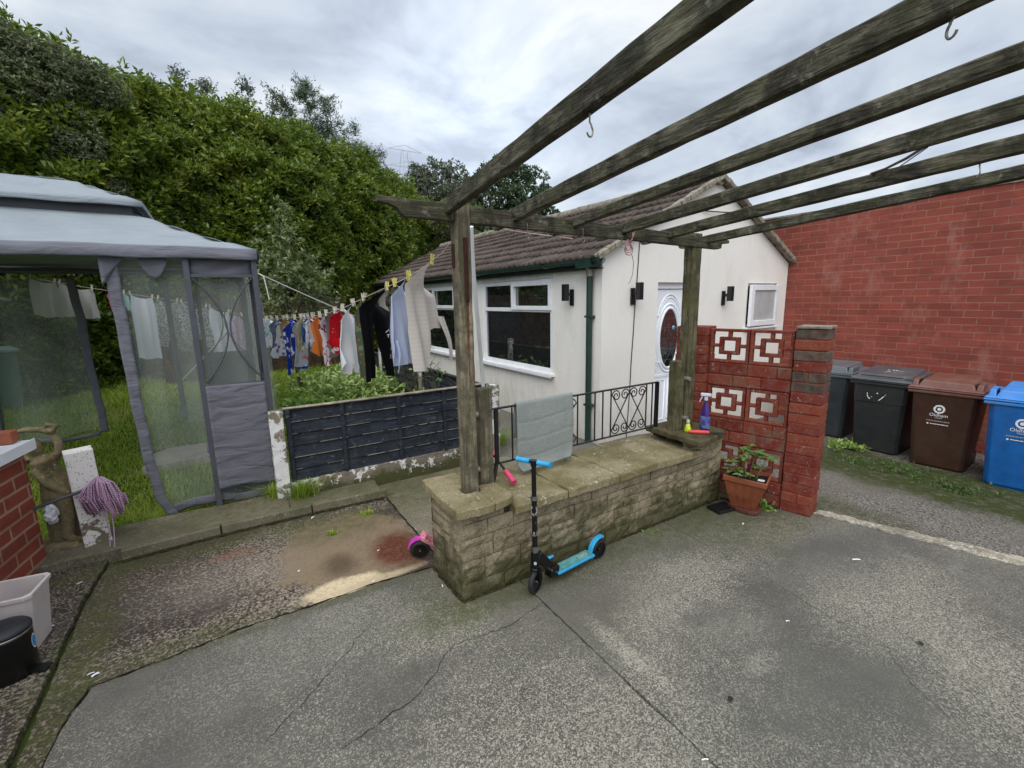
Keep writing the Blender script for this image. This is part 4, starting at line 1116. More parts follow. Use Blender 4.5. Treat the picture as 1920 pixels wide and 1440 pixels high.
c = MB(); sbox(c, -0.268, -0.007, -0.253, -0.007, -0.02, 1.855); c.build('joints', M['redpaint'], pl)
c = MB(); sbox(c, -0.28, 0.0, -0.265, 0.005, 1.866, 1.892); c.build('mortar_top', M['verge'], pl, bevel=0.006)
a, b = brick_stack(0.83, 1.17, -0.20, 0.06, 0.0, 1.865, 0.104, False)
pr_ = a.build('brick_pier', M['redpaint'], BW, bevel=0.008)
c = MB(); sbox(c, 0.837, 1.163, -0.193, 0.053, -0.02, 1.858); c.build('joints', M['redpaint'], pr_)
rows = [(1.475, 1.845), (0.865, 1.225), (0.27, 0.60)]
bands = [(1.225, 1.475, 2), (0.60, 0.865, 2), (0.0, 0.27, 2)]
for z0, z1, nC in bands:
    m = MB(); ch = (z1 - z0) / nC
    for i in range(nC):
        s = 0.006; o_ = 0.14 if i % 2 else 0.0
        edges = [0.006] + [e_ for e_ in (0.28 - o_, 0.56 - o_, 0.84 - o_) if 0.05 < e_ < 0.78] + [0.824]
        for a, b in zip(edges[:-1], edges[1:]):
            j = lambda: rg.uniform(-0.004, 0.004)
            sbox(m, a + 0.004, b - 0.004, -0.12 + j(), -0.018 + j(), z0 + i * ch + 0.004, z0 + (i + 1) * ch - 0.004)
    bb_ = m.build('brick_band', M['redgrey'], BW, bevel=0.008)
    c = MB(); sbox(c, 0.006, 0.824, -0.112, -0.030, z0, z1); c.build('joints', M['redgrey'], bb_)
for z0, z1 in rows:
    for k in range(2):
        s0 = 0.012 + k * 0.41; s1 = s0 + 0.40; W = s1 - s0; H = z1 - z0 - 0.01; z0_ = z0 + 0.005
        m = MB(); n0, n1 = -0.085, -0.022; e_ = 0.030
        sbox(m, s0, s0 + e_, n0, n1, z0_, z0_ + H); sbox(m, s1 - e_, s1, n0, n1, z0_, z0_ + H)
        sbox(m, s0 + e_, s1 - e_, n0, n1, z0_, z0_ + e_); sbox(m, s0 + e_, s1 - e_, n0, n1, z0_ + H - e_, z0_ + H)
        cs_, cz_ = (s0 + s1) / 2, z0_ + H / 2
        ro, ri = 0.26, 0.155; rw, rh = W * ro, H * ro; iw, ih = W * ri, H * ri
        sbox(m, cs_ - rw, cs_ - iw, n0 + .003, n1 - .003, cz_ - rh, cz_ + rh); sbox(m, cs_ + iw, cs_ + rw, n0 + .003, n1 - .003, cz_ - rh, cz_ + rh)
        sbox(m, cs_ - iw, cs_ + iw, n0 + .003, n1 - .003, cz_ - rh, cz_ - ih); sbox(m, cs_ - iw, cs_ + iw, n0 + .003, n1 - .003, cz_ + ih, cz_ + rh)
        aw = 0.018
        sbox(m, s0 + e_, cs_ - rw, n0 + .006, n1 - .006, cz_ - aw, cz_ + aw); sbox(m, cs_ + rw, s1 - e_, n0 + .006, n1 - .006, cz_ - aw, cz_ + aw)
        sbox(m, cs_ - aw, cs_ + aw, n0 + .006, n1 - .006, z0_ + e_, cz_ - rh); sbox(m, cs_ - aw, cs_ + aw, n0 + .006, n1 - .006, cz_ + rh, z0_ + H - e_)
        m.build('pierced_block', M['redpaint'], BW, bevel=0.006)

# ------------------------------------------------------------------ front fence panel, gravel board, concrete posts
FP = empty('fence_panel', (1.8, 5.46, 0.22), 'dark blue-grey lap fence panel with pale top edge behind the stone wall', 'fence')
m = MB(); zb, zt2 = 0.225, 1.045; nB = 6; hB = (zt2 - zb) / nB; rg = random.Random(5)
for i in range(nB):
    z0 = zb + i * hB
    P = []; n = 40
    for k in range(n + 1):
        x = 0.52 + (3.06 - 0.52) * k / n
        w1 = 0.003 * math.sin(x * 6 + i) + rg.uniform(-0.0018, 0.0018)
        P += [(x, 5.462 + 0.0, z0 - 0.008 + w1), (x, 5.480, z0 + hB + 0.012), (x, 5.490, z0 + hB + 0.012), (x, 5.474, z0 - 0.008 + w1)]
    F_ = [(4 * k + j, 4 * (k + 1) + j, 4 * (k + 1) + (j + 1) % 4, 4 * k + (j + 1) % 4) for k in range(n) for j in range(4)]
    m.add(P, F_)
# worn lower edges where bare wood shows
for i in range(1, nB):
    z0 = zb + i * hB - 0.008
    x = 0.56
    while x < 3.0:
        L = rg.uniform(0.05, 0.35)
        if rg.random() < 0.72: m.bb(x, min(3.04, x + L), 5.4585, 5.4615, z0 - 0.001, z0 + rg.uniform(0.003, 0.006), 1)
        x += L + rg.uniform(0.0, 0.06)
m.build('boards', [M['fence_blue'], M['cap_wood']], FP)
for x in (0.545, 1.115, 1.79, 2.40, 3.02):
    m = MB(); m.bb(x - 0.022, x + 0.022, 5.435, 5.457, zb - 0.005, zt2 + 0.005); m.build('batten', M['fence_blue'], FP, bevel=0.003)
m = MB(); wob_beam(m, (0.50, 5.462, zt2 + 0.016), (3.07, 5.462, zt2 + 0.012), 0.06, 0.022, 40, 4, amp=0.002); m.build('capping', M['cap_wood'], FP)
m = MB(); rg = random.Random(6); n = 60; P = []
for k in range(n + 1):
    x = 0.48 + (3.08 - 0.48) * k / n
    P += [(x, 5.44 + rg.uniform(-.002, .002), -0.1), (x, 5.43 + rg.uniform(-.003, .003), 0.10), (x, 5.437 + rg.uniform(-.003, .003), 0.215), (x, 5.485, 0.218), (x, 5.49, -0.1)]
m.add(P, [(5 * k + j, 5 * (k + 1) + j, 5 * (k + 1) + (j + 1) % 5, 5 * k + (j + 1) % 5) for k in range(n) for j in range(5)])
m.build('gravel_board', M['gravel_board'], label='concrete gravel board with flaking white paint below the dark fence panel', cat='gravel board')
def cpost(x, y, w, d, z1, rz, lean, mat, label, name='concrete_post'):
    b = MB(Matrix.Translation((x, y, 0)) @ Matrix.Rotation(lean, 4, 'Y') @ Matrix.Rotation(rz, 4, 'Z'))
    rg = random.Random(int(x * 100)); n = 14; P = []
    pf = [(-w / 2, -d / 2), (w / 2, -d / 2), (w / 2, -d * 0.15), (w * 0.28, -d * 0.1), (w * 0.28, d * 0.1), (w / 2, d * 0.15), (w / 2, d / 2), (-w / 2, d / 2)]
    for i in range(n + 1):
        for u, v in pf: P.append((u + rg.uniform(-.003, .003), v + rg.uniform(-.003, .003), -0.1 + (z1 + 0.1) * i / n + (rg.uniform(-.004, .004) if i == n else 0)))
    k = 8; b.add(P, [(i * k + j, i * k + (j + 1) % k, (i + 1) * k + (j + 1) % k, (i + 1) * k + j) for i in range(n) for j in range(k)] + [tuple(n * k + j for j in range(k))])
    return b.build(name, mat, bevel=0.006, label=label, cat='post', group='concrete fence posts')
cpost(0.425, 5.43, 0.135, 0.12, 1.055, 0, 0.0, M['flaked'], 'concrete post with peeling white paint at the left end of the dark fence panel')
cpost(-1.14, 5.36, 0.19, 0.16, 0.955, 0.25, -0.02, M['post_paint'], 'short white painted concrete post with the purple mop draped over it')
cpost(3.155, 5.45, 0.125, 0.12, 1.03, 0, 0, M['flaked'], 'flaking white concrete post behind the timber stub by the house')

# ------------------------------------------------------------------ wheelie bins
WHITE = plain('white_print', '#e8e8e6', 0.5, var=0.05, scale=60)
def bin_mats(tag, body, lid):
    return plain(tag + '_bin_body', body, 0.5, var=0.12, scale=5, dirt='#5a5448', dirt_amt=0.18), plain(tag + '_bin_lid', lid, 0.45, var=0.08, scale=5, dirt='#8a8378', dirt_amt=0.25)
def wheelie_bin(label, x, y, rz, mats, style, logo=False, z0=-0.315):
    """front faces local -X; origin at the middle of the front base"""
    T = Matrix.Translation((x, y, z0)) @ Matrix.Rotation(rz, 4, 'Z')
    r_ = empty('wheelie_bin', (x, y, z0), label, 'bin', 'wheelie bins along the red brick wall')
    bm_, lm_ = mats
    m = MB(T)
    P = []
    for (z, xf, xb, hw) in ((0.0, 0.03, 0.60, 0.285), (0.03, 0.0, 0.62, 0.295), (0.80, -0.045, 0.70, 0.335), ((0.805, -0.052, 0.71, 0.342) if style == 'flat' else (0.81, -0.0456, 0.702, 0.3355)), (1.10, -0.0625, 0.74, 0.352)):
        c = 0.05
        P.append([(xf + c, -hw, z), (xf, -hw + c, z), (xf, hw - c, z), (xf + c, hw, z), (xb - c, hw, z), (xb, hw - c, z), (xb, -hw + c, z), (xb - c, -hw, z)])
    F_ = []
    for i in range(len(P) - 1):
        for j in range(8): F_.append((i * 8 + j, i * 8 + (j + 1) % 8, (i + 1) * 8 + (j + 1) % 8, (i + 1) * 8 + j))
    F_.append(tuple(range(8))); F_.append(tuple(32 + j for j in range(8))[::-1])
    F_ = [f[::-1] for f in F_]
    m.add([p for q in P for p in q], F_)
    body = m.build('body', bm_, r_, bevel=0.012)
    m = MB(T); m.bb(-0.085, 0.78, -0.395, 0.395, 1.085, 1.125); m.bb(-0.095, 0.76, -0.405, 0.405, 1.13, 1.155); m.build('rim', bm_ if style == 'flat' else lm_, r_, bevel=0.01)
    m = MB(T)
    if style == 'flat':
        m.add([(-0.10, -0.40, 1.158), (-0.10, 0.40, 1.158), (0.78, 0.40, 1.158), (0.78, -0.40, 1.158), (-0.075, -0.385, 1.19), (-0.075, 0.385, 1.19), (0.76, 0.385, 1.26), (0.76, -0.385, 1.26)],
              [(0, 1, 2, 3), (7, 6, 5, 4), (0, 4, 5, 1), (1, 5, 6, 2), (2, 6, 7, 3), (3, 7, 4, 0)])
        m.add([(0.05, -0.36, 1.20), (0.05, 0.36, 1.20), (0.74, 0.34, 1.25), (0.74, -0.34, 1.25), (0.08, -0.34, 1.245), (0.08, 0.34, 1.245), (0.72, 0.32, 1.305), (0.72, -0.32, 1.305)],
              [(7, 6, 5, 4), (0, 4, 5, 1), (1, 5, 6, 2), (2, 6, 7, 3), (3, 7, 4, 0)])
    else:
        m.add([(-0.095, -0.405, 1.158), (-0.095, 0.405, 1.158), (0.78, 0.395, 1.158), (0.78, -0.395, 1.158), (-0.07, -0.385, 1.185), (-0.07, 0.385, 1.185), (0.76, 0.375, 1.20), (0.76, -0.375, 1.20)],
              [(0, 1, 2, 3), (7, 6, 5, 4), (0, 4, 5, 1), (1, 5, 6, 2), (2, 6, 7, 3), (3, 7, 4, 0)])
        m.add([(-0.035, -0.30, 1.18), (-0.035, 0.30, 1.18), (0.74, 0.29, 1.19), (0.74, -0.29, 1.19), (0.0, -0.265, 1.262), (0.0, 0.265, 1.262), (0.70, 0.25, 1.30), (0.70, -0.25, 1.30)],
              [(7, 6, 5, 4), (0, 4, 5, 1), (1, 5, 6, 2), (2, 6, 7, 3), (3, 7, 4, 0)])
    lid = m.build('lid', lm_, r_, bevel=0.02, seg=3)
    if style != 'flat':
        for s_ in (-1, 1):
            m = MB(T); m.add([(-0.035, s_ * 0.335 - 0.035, 1.18), (-0.035, s_ * 0.335 + 0.035, 1.18), (0.30, s_ * 0.335 + 0.035, 1.18), (0.30, s_ * 0.335 - 0.035, 1.18), (0.0, s_ * 0.335 - 0.03, 1.262), (0.0, s_ * 0.335 + 0.03, 1.262), (0.25, s_ * 0.335 + 0.03, 1.275), (0.25, s_ * 0.335 - 0.03, 1.275)],
                  [(7, 6, 5, 4), (0, 4, 5, 1), (1, 5, 6, 2), (2, 6, 7, 3), (3, 7, 4, 0)]); m.build('lid_grip', lm_, lid, bevel=0.012)
            m = MB(T); m.bb(0.02, 0.16, s_ * 0.296 - 0.006, s_ * 0.296 + 0.006, 1.2, 1.262); m.build('grip_slot', M['black'], lid)
    else:
        m = MB(T); m.bb(0.052, 0.075, -0.24, 0.30, 1.208, 1.217); m.build('lid_slot', M['black'], lid)
        m = MB(T); m.box((0.02, -0.33, 1.215), (0.10, 0.10, 0.05)); m.build('lid_grip', lm_, lid, bevel=0.012)
    m = MB(T)
    for s_ in (-1, 1):
        m.tube([(0.66, s_ * 0.25, 0.10), (0.66, s_ * 0.30, 0.10)], 0.10, 20)
    m.tube([(0.66, -0.3, 0.10), (0.66, 0.3, 0.10)], 0.014, 8)
    m.build('wheelset', M['black'], r_)
    # printing lies on the sloping front face
    def face(yv, z): 
        xv = 0.0 - 0.045 * (z - 0.03) / 0.77
        return (xv - 0.0035, yv, z)
    if logo:
        tilt = math.atan2(0.045, 0.77)
        def FM(yv, z):
            return T @ Matrix.Translation(face(yv, z)) @ Matrix.Rotation(-R(90), 4, 'Z') @ Matrix.Rotation(R(90) + tilt, 4, 'X')
        c = MB(FM(0.03, 0.875))
        ro, ri, rc, N = 0.062, 0.040, 0.022, 36
        for (a, b_) in ((ro, ri), (rc, 0.0)):
            c.add([(a * math.cos(2 * math.pi * i / N), a * math.sin(2 * math.pi * i / N), 0.001) for i in range(N)] + [(b_ * math.cos(2 * math.pi * i / N), b_ * math.sin(2 * math.pi * i / N), 0.001) for i in range(N)],
                  [(i, (i + 1) % N, N + (i + 1) % N, N + i) for i in range(N)] if b_ > 0 else [tuple(range(N))])
        c.build('emblem', WHITE, body)
        text_mesh('lettering', 'Oldham', 0.062, WHITE, FM(0.03, 0.785), body)
        text_mesh('lettering', 'Council', 0.024, WHITE, FM(0.03, 0.748), body)
        c = MB(FM(0.03, 0.70)); rg = random.Random(3); u = -0.125
        while u < 0.12:
            L = rg.uniform(0.012, 0.04); c.add([(u, 0.007, .001), (u, -0.007, .001), (u + L, -0.007, .001), (u + L, 0.007, .001)], [(0, 1, 2, 3)]); u += L + 0.005
        c.build('small_print', plain('faint_print', '#a59a94', 0.6), body)
        c = MB(FM(0.03, 0.655)); u = -0.08
        c.add([(-0.105 + 0.012 * math.cos(a), 0.012 * math.sin(a), .001) for a in np.linspace(0, 6.28, 12, endpoint=False)], [tuple(range(12))])
        while u < 0.10:
            L = rg.uniform(0.015, 0.05); c.add([(u, 0.005, .001), (u, -0.005, .001), (u + L, -0.005, .001), (u + L, 0.005, .001)], [(0, 1, 2, 3)]); u += L + 0.004
        c.build('small_print', WHITE, body)
    if style == 'flat' and logo is None:
        rg = random.Random(14)
        def scraps(name, quads, fn):
            for (u, v, w, h, an) in quads:
                c = MB(T)
                k = rg.randint(5, 7); 
                pts = []
                for i in range(k):
                    a = 2 * math.pi * i / k; rr = rg.uniform(0.6, 1.0)
                    du, dv = w * rr * math.cos(a), h * rr * math.sin(a)
                    pts.append(fn(u + du * math.cos(an) - dv * math.sin(an), v + du * math.sin(an) + dv * math.cos(an)))
                c.add(pts, [tuple(range(k))])
                c.build(name, WHITE, body)
        fr = lambda u, v: (lambda q: (q[0] - 0.001, q[1], q[2]))(face(u, v)) if v < 0.8 else (-0.062 - 0.0045, u, v)
        scraps('torn_sticker', [(0.15, 0.94, 0.02, 0.008, 1.4), (0.14, 0.90, 0.03, 0.008, 1.2), (0.12, 0.87, 0.025, 0.012, 0.6), (0.09, 0.895, 0.012, 0.006, 0), (0.02, 0.96, 0.015, 0.013, 0), (-0.05, 0.90, 0.045, 0.008, -0.9), (-0.02, 0.865, 0.03, 0.009, -0.8), (-0.085, 0.945, 0.02, 0.004, -1.2)], fr)
        tp = lambda u, v: (0.08 + v, u, 1.2465 + v * 0.094)
        scraps('torn_sticker', [(0.05, 0.33, 0.035, 0.012, 0.5), (-0.01, 0.34, 0.03, 0.016, 0.5), (-0.06, 0.33, 0.04, 0.012, 0.5), (-0.12, 0.31, 0.04, 0.008, 0.1), (0.02, 0.22, 0.05, 0.012, 0.0), (-0.07, 0.2, 0.02, 0.007, 0.2), (0.03, 0.12, 0.02, 0.006, 0)], tp)
    return r_
wheelie_bin('dark grey wheelie bin mostly hidden by the red brick pillar', 8.93, 3.72, 0.05, bin_mats('slate', '#30363c', '#5d6166'), 'hump')
wheelie_bin('charcoal wheelie bin with torn white sticker scraps on its front', 8.62, 2.83, 0.03, bin_mats('charcoal', '#26282a', '#4a4c50'), 'flat', None)
wheelie_bin('brown wheelie bin with a white ring emblem', 8.48, 2.04, 0.06, bin_mats('brown', '#3d2216', '#6e4438'), 'hump', True)
wheelie_bin('bright blue wheelie bin at the right edge of the photo', 8.31, 1.21, 0.08, bin_mats('blue', '#0f5fa8', '#2f86d8'), 'hump', True)

# ------------------------------------------------------------------ scooters
RUB = plain('rubber', '#232325', 0.7, var=0.15, scale=20)
BLK = plain('black_gloss', '#0c0c0e', 0.3, var=0.1)
SKY = plain('sky_blue_plastic', '#2f9fd0', 0.45, var=0.08, scale=20)
def wheel(m_t, m_r, c, axis, r, w, parent, T=None):
    m = MB(T); a = Vector(axis).normalized()
    m.lathe([(r * 0.72, -w / 2), (r * 0.9, -w / 2), (r, -w * 0.25), (r, w * 0.25), (r * 0.9, w / 2), (r * 0.72, w / 2)], c, 28, axis=a)
    wh = m.build('wheel', m_t, parent)
    m = MB(T); c = Vector(c)
    m.lathe([(0, -w * 0.35), (r * 0.74, -w * 0.35), (r * 0.74, w * 0.35), (0, w * 0.35)], c, 24, axis=a, smooth=False)
    hub = m.build('hub', m_r, wh)
    m = MB(T); m.tube([c - a * w * 0.62, c + a * w * 0.62], r * 0.11, 10); m.build('axle_bolt', M['steel'], wh)
    return wh
SCT = empty('kick_scooter', (1.81, 2.56, 0), 'black and sky-blue child scooter standing in front of the stone wall', 'scooter')
hd = Vector((0.44, -0.898, 0)).normalized()      # handlebar direction (steering turned)
fw_ = Vector((-0.898, -0.44, 0)).normalized()
head = Vector((1.806, 2.570, 1.045)); foot = Vector((1.815, 2.575, 0.26))
m = MB(); m.tube([foot + Vector((0, 0, 0.02)), Vector((1.808, 2.571, 0.775))], 0.021, 14); m.tube([Vector((1.808, 2.571, 0.77)), head], 0.0175, 14); st_ = m.build('stem', BLK, SCT)
m = MB(); m.tube([Vector((1.808, 2.571, 0.755)), Vector((1.808, 2.571, 0.785))], 0.027, 14); m.tube([Vector((1.808, 2.571, 0.77)) - hd * 0.045, Vector((1.808, 2.571, 0.77)) + hd * 0.03], 0.008, 8); m.build('clamp', M['steel'], SCT)
m = MB(); m.tube([foot + Vector((0, 0, 0.075)), foot + Vector((0, 0, 0.125))], 0.029, 14); m.build('headset', M['steel'], SCT)
m = MB(); m.tube([foot + Vector((0, 0, -0.06)), foot + Vector((0, 0, -0.045))], 0.031, 14); m.build('collar', M['steel'], SCT)
m = MB(); m.tube([head - hd * 0.13, head + hd * 0.13], 0.0125, 12); m.tube([head + Vector((0, 0, -0.03)), head + Vector((0, 0, 0.014))], 0.023, 12); m.build('handlebar', BLK, SCT)
for s_ in (-1, 1):
    m = MB(); pts = []; rr = []
    for i in range(9):
        q = i / 8; pts.append(head + hd * s_ * (0.032 + 0.105 * q)); rr.append(0.0175 + 0.0018 * (i % 2) + (0.007 if i == 8 else 0) + (0.003 if i == 0 else 0))
    m.tube(pts, rr, 12); m.build('grip', SKY, SCT)
m = MB(); m.tube([foot + Vector((0, 0, -0.05)), foot + Vector((0, 0, 0.08))], 0.033, 14)
rear = Vector((2.535, 2.655, 0.085)); dk = Vector((rear.x - foot.x, rear.y - foot.y, 0)).normalized()
m.beam(foot + dk * 0.02 + Vector((0, 0, 0.045)), foot + dk * 0.17 + Vector((0, 0, -0.13)), 0.05, 0.075)
m.beam(foot + dk * 0.13 + Vector((0, 0, -0.14)), foot + dk * 0.22 + Vector((0, 0, -0.15)), 0.075, 0.085)
m.build('neck', BLK, SCT, bevel=0.008)
m = MB()
for s_ in (-1, 1):
    o_ = hd * 0.026 * s_
    ctr = Vector((1.815, 2.575, 0.095))
    m.beam(ctr + o_, foot + o_ + Vector((0, 0, -0.05)), 0.010, 0.03, up=hd)
m.beam(foot - hd * 0.032 + Vector((0, 0, -0.055)), foot + hd * 0.032 + Vector((0, 0, -0.055)), 0.034, 0.014)
m.build('fork', BLK, SCT)
wheel(RUB, BLK, (1.815, 2.575, 0.092), hd, 0.092, 0.036, SCT)
sx = Vector((-dk.y, dk.x, 0))
wheel(RUB, BLK, rear, sx, 0.085, 0.034, SCT)
m = MB(); a = foot + dk * 0.20; b = Vector((rear.x, rear.y, 0)) - dk * 0.105
m.beam(Vector((a.x, a.y, 0.092)), Vector((b.x, b.y, 0.085)), 0.105, 0.022); m.build('deck', SKY, SCT, bevel=0.006)
m = MB(); m.beam(Vector((a.x, a.y, 0.1055)) + dk * 0.01, Vector((b.x, b.y, 0.0985)) - dk * 0.01, 0.088, 0.004); m.build('grip_tape', plain('worn_teal_tape', '#4f8f90', 0.85, var=0.25, scale=25, dirt='#7aa39a', dirt_amt=0.5), SCT)
text_mesh('lettering', 'EVO', 0.055, plain('pale_print', '#b9b295', 0.8), Matrix.Translation(Vector((b.x, b.y, 0.1025)) - dk * 0.10) @ Matrix(((dk.x, sx.x, 0, 0), (dk.y, sx.y, 0, 0), (0, 0, 1, 0), (0, 0, 0, 1))), SCT)
m = MB(); m.beam(Vector((b.x, b.y, 0.082)) - dk * 0.01 + sx * 0.03, rear + sx * 0.03, 0.008, 0.03); m.beam(Vector((b.x, b.y, 0.082)) - dk * 0.01 - sx * 0.03, rear - sx * 0.03, 0.008, 0.03); m.build('rear_bracket', BLK, SCT)
m = MB(); P = []
for i in range(12):
    an = R(200 - i * 11.5); rr = 0.105 if i < 10 else 0.108
    c_ = rear + dk * math.cos(an) * rr + Vector((0, 0, math.sin(an) * rr))
    c2 = rear + dk * math.cos(an) * (rr + 0.012) + Vector((0, 0, math.sin(an) * (rr + 0.012)))
    P += [c_ - sx * 0.024, c_ + sx * 0.024, c2 + sx * 0.02, c2 - sx * 0.02]
m.add(P, [(4 * i + j, 4 * i + (j + 1) % 4, 4 * i + 4 + (j + 1) % 4, 4 * i + 4 + j) for i in range(11) for j in range(4)] + [(0, 1, 2, 3), (47, 46, 45, 44)])
m.build('rear_mudguard', SKY, SCT, bevel=0.003)
m = MB(); q = foot + dk * 0.12 + Vector((0, 0, -0.06)); m.tube([q - sx * 0.0, q + Vector((0, 0, 0.03)) + dk * 0.02, q + Vector((0, 0, 0.028)) + dk * 0.065], [0.016, 0.014, 0.009], 8); m.build('fold_lever', SKY, SCT)
m = MB()
for (u, v) in ((0.135, -0.115), (0.185, -0.15)):
    m.tube([foot + dk * u + Vector((0, 0, v)) - sx * 0.045, foot + dk * u + Vector((0, 0, v)) + sx * 0.045], 0.009, 8)
m.build('bolt', M['steel'], SCT)
# outlined stem lettering, reading down the stem, on the side that faces the camera
vw = Vector((-0.57, -0.82, 0)).normalized(); sd_ = Vector((-vw.y, vw.x, 0)) * 1.0
OUT = plain('outline_print', '#d6d6d6', 0.5)
def stemM(z, off=0.0225): 
    p_ = Vector((1.81, 2.573, z)) + vw * off
    X_ = Vector((0, 0, 1)); Z_ = vw; Y_ = vw.cross(X_)
    return Matrix(((X_.x, Y_.x, Z_.x, p_.x), (X_.y, Y_.y, Z_.y, p_.y), (X_.z, Y_.z, Z_.z, p_.z), (0, 0, 0, 1)))
def wrap(o):
    c0 = Vector((1.81, 2.573))
    for v in o.data.vertices:
        d_ = Vector((v.co.x, v.co.y)) - c0
        a_ = d_.dot(Vector((sd_.x, sd_.y))) / 0.0222
        dd = Vector((vw.x, vw.y)) * math.cos(a_) + Vector((sd_.x, sd_.y)) * math.sin(a_)
        v.co.x, v.co.y = c0.x + dd.x * 0.0222, c0.y + dd.y * 0.0222
for ch, z in (('O', 0.675), ('V', 0.58), ('E', 0.485)):
    wrap(text_mesh('lettering', ch, 0.095, OUT, stemM(z), SCT, outline=0.0026, squash=1.1))
text_mesh('emblem', 'e', 0.05, WHITE, Matrix.Translation(Vector((1.815, 2.575, 0.265)) + vw * 0.035) @ Matrix(((sd_.x, 0, vw.x, 0), (sd_.y, 0, vw.y, 0), (0, 1, 0, 0), (0, 0, 0, 1))), SCT)

PK = plain('pink_grip', '#d8456f', 0.5, var=0.1, scale=25)
PSC = empty('kick_scooter', (1.25, 3.50, 0), 'pink child scooter leaning behind the stone wall', 'scooter')
wheel(RUB, BLK, (1.262, 3.515, 0.085), (0.35, 0.93, 0.15), 0.085, 0.036, PSC)
m = MB(); P = []
for i in range(9):
    an = R(165 - i * 13); rr = 0.103
    c_ = Vector((1.262, 3.515, 0.085)) + Vector((0.94, -0.33, 0)).normalized() * math.cos(an) * rr + Vector((0, 0, math.sin(an) * rr)); w_ = Vector((0.35, 0.93, 0.1)).normalized()
    P += [c_ - w_ * 0.026, c_ + w_ * 0.026, c_ + w_ * 0.024 + Vector((0, 0, 0.01)), c_ - w_ * 0.024 + Vector((0, 0, 0.01))]
m.add(P, [(4 * i + j, 4 * i + (j + 1) % 4, 4 * i + 4 + (j + 1) % 4, 4 * i + 4 + j) for i in range(8) for j in range(4)] + [(0, 1, 2, 3), (35, 34, 33, 32)])
m.build('mudguard', plain('magenta_plastic', '#c636b0', 0.4), PSC)
m = MB(); m.beam((1.285, 3.505, 0.21), (1.42, 3.50, 0.10), 0.09, 0.075); m.build('neck_panel', plain('pink_floral_print', '#d9838a', 0.6, var=0.4, scale=60), PSC, bevel=0.01)
m = MB(); m.beam((1.36, 3.50, 0.09), (1.90, 3.56, 0.085), 0.10, 0.025); m.build('deck', PK, PSC, bevel=0.006)
m = MB(); m.tube([(1.93, 3.53, 0.12), (1.925, 3.31, 0.775)], 0.015, 12); m.build('stem', BLK, PSC)
m = MB(); m.tube([(1.925, 3.42, 0.89), (1.93, 3.06, 0.712)], 0.011, 10); m.build('handlebar', BLK, PSC)
for a_, b_ in (((1.924, 3.45, 0.905), (1.927, 3.33, 0.846)), ((1.928, 3.16, 0.762), (1.931, 3.03, 0.700))):
    m = MB(); A_, B_ = Vector(a_), Vector(b_); n_ = 8
    m.tube([A_.lerp(B_, i / n_) for i in range(n_ + 1)], [0.022 + 0.002 * (i % 2) + (0.006 if (i == 8 and B_.y < 3.1) or (i == 0 and A_.y > 3.4) else 0) for i in range(n_ + 1)], 12); m.build('grip', PK, PSC)
wheel(RUB, BLK, (1.97, 3.55, 0.07), (0.1, 0.99, 0), 0.07, 0.034, PSC)

# ------------------------------------------------------------------ planter, tray, things on the pier cap
TER = plain('terracotta_plastic', '#9a5538', 0.6, var=0.14, scale=6, dirt='#6d3d2a', dirt_amt=0.4)
PT = empty('plant_pot', (4.42, 2.46, 0), 'terracotta coloured square ribbed planter in front of the screen wall', 'plant pot')
top_ = [(4.195, 2.60), (4.50, 2.715), (4.64, 2.345), (4.30, 2.21)]; bot_ = [(4.33, 2.575), (4.455, 2.62), (4.53, 2.42), (4.395, 2.36)]
m = MB(); n_ = 9; P = []
def ringp(q, z, inset=0.0, rib=0.0):
    out = []; cx, cy = sum(p[0] for p in top_) / 4, sum(p[1] for p in top_) / 4
    for e_ in range(4):
        for i in range(n_):
            f = i / n_
            tx = top_[e_][0] + (top_[(e_ + 1) % 4][0] - top_[e_][0]) * f; ty = top_[e_][1] + (top_[(e_ + 1) % 4][1] - top_[e_][1]) * f
            bx = bot_[e_][0] + (bot_[(e_ + 1) % 4][0] - bot_[e_][0]) * f; by = bot_[e_][1] + (bot_[(e_ + 1) % 4][1] - bot_[e_][1]) * f
            x, y = bx + (tx - bx) * q, by + (ty - by) * q
            k = 1 - inset - (rib if i % 2 else 0)
            out.append((cx + (x - cx) * k, cy + (y - cy) * k, z))
    return out
rings = [ringp(0, 0.035), ringp(0.45, 0.17, 0, 0.035), ringp(0.85, 0.325, 0, 0.03), ringp(0.9, 0.332), ringp(1.0, 0.34), ringp(1.02, 0.385), ringp(1.0, 0.39, 0.05), ringp(0.92, 0.33, 0.06)]
k_ = 4 * n_
m.add([p for r_ in rings for p in r_], [(i * k_ + j, i * k_ + (j + 1) % k_, (i + 1) * k_ + (j + 1) % k_, (i + 1) * k_ + j) for i in range(len(rings) - 1) for j in range(k_)] + [tuple(range(k_))[::-1]])
m.build('pot', TER, PT)
m = MB(); m.add([(p[0], p[1], 0.34 + random.uniform(-.008, .008)) for p in ringp(0.95, 0.34, 0.06)], [tuple(range(k_))]); m.build('compost', plain('compost', '#1d1712', 0.95, var=0.4, scale=60, bump=1.0), PT)
m = MB(); m.prism([(4.29, 2.50), (4.33, 2.62), (4.47, 2.67), (4.55, 2.60), (4.58, 2.42), (4.50, 2.33), (4.38, 2.31), (4.31, 2.37)], (0, 0, 0.004), (1, 0, 0), (0, 1, 0), (0, 0, 1), 0.04); m.build('saucer', plain('dark_terracotta', '#5f3426', 0.65, var=0.2, scale=10), PT, bevel=0.008)
LEAFP = plain('planter_leaf', '#5f7f3f', 0.55, var=0.3, scale=20)
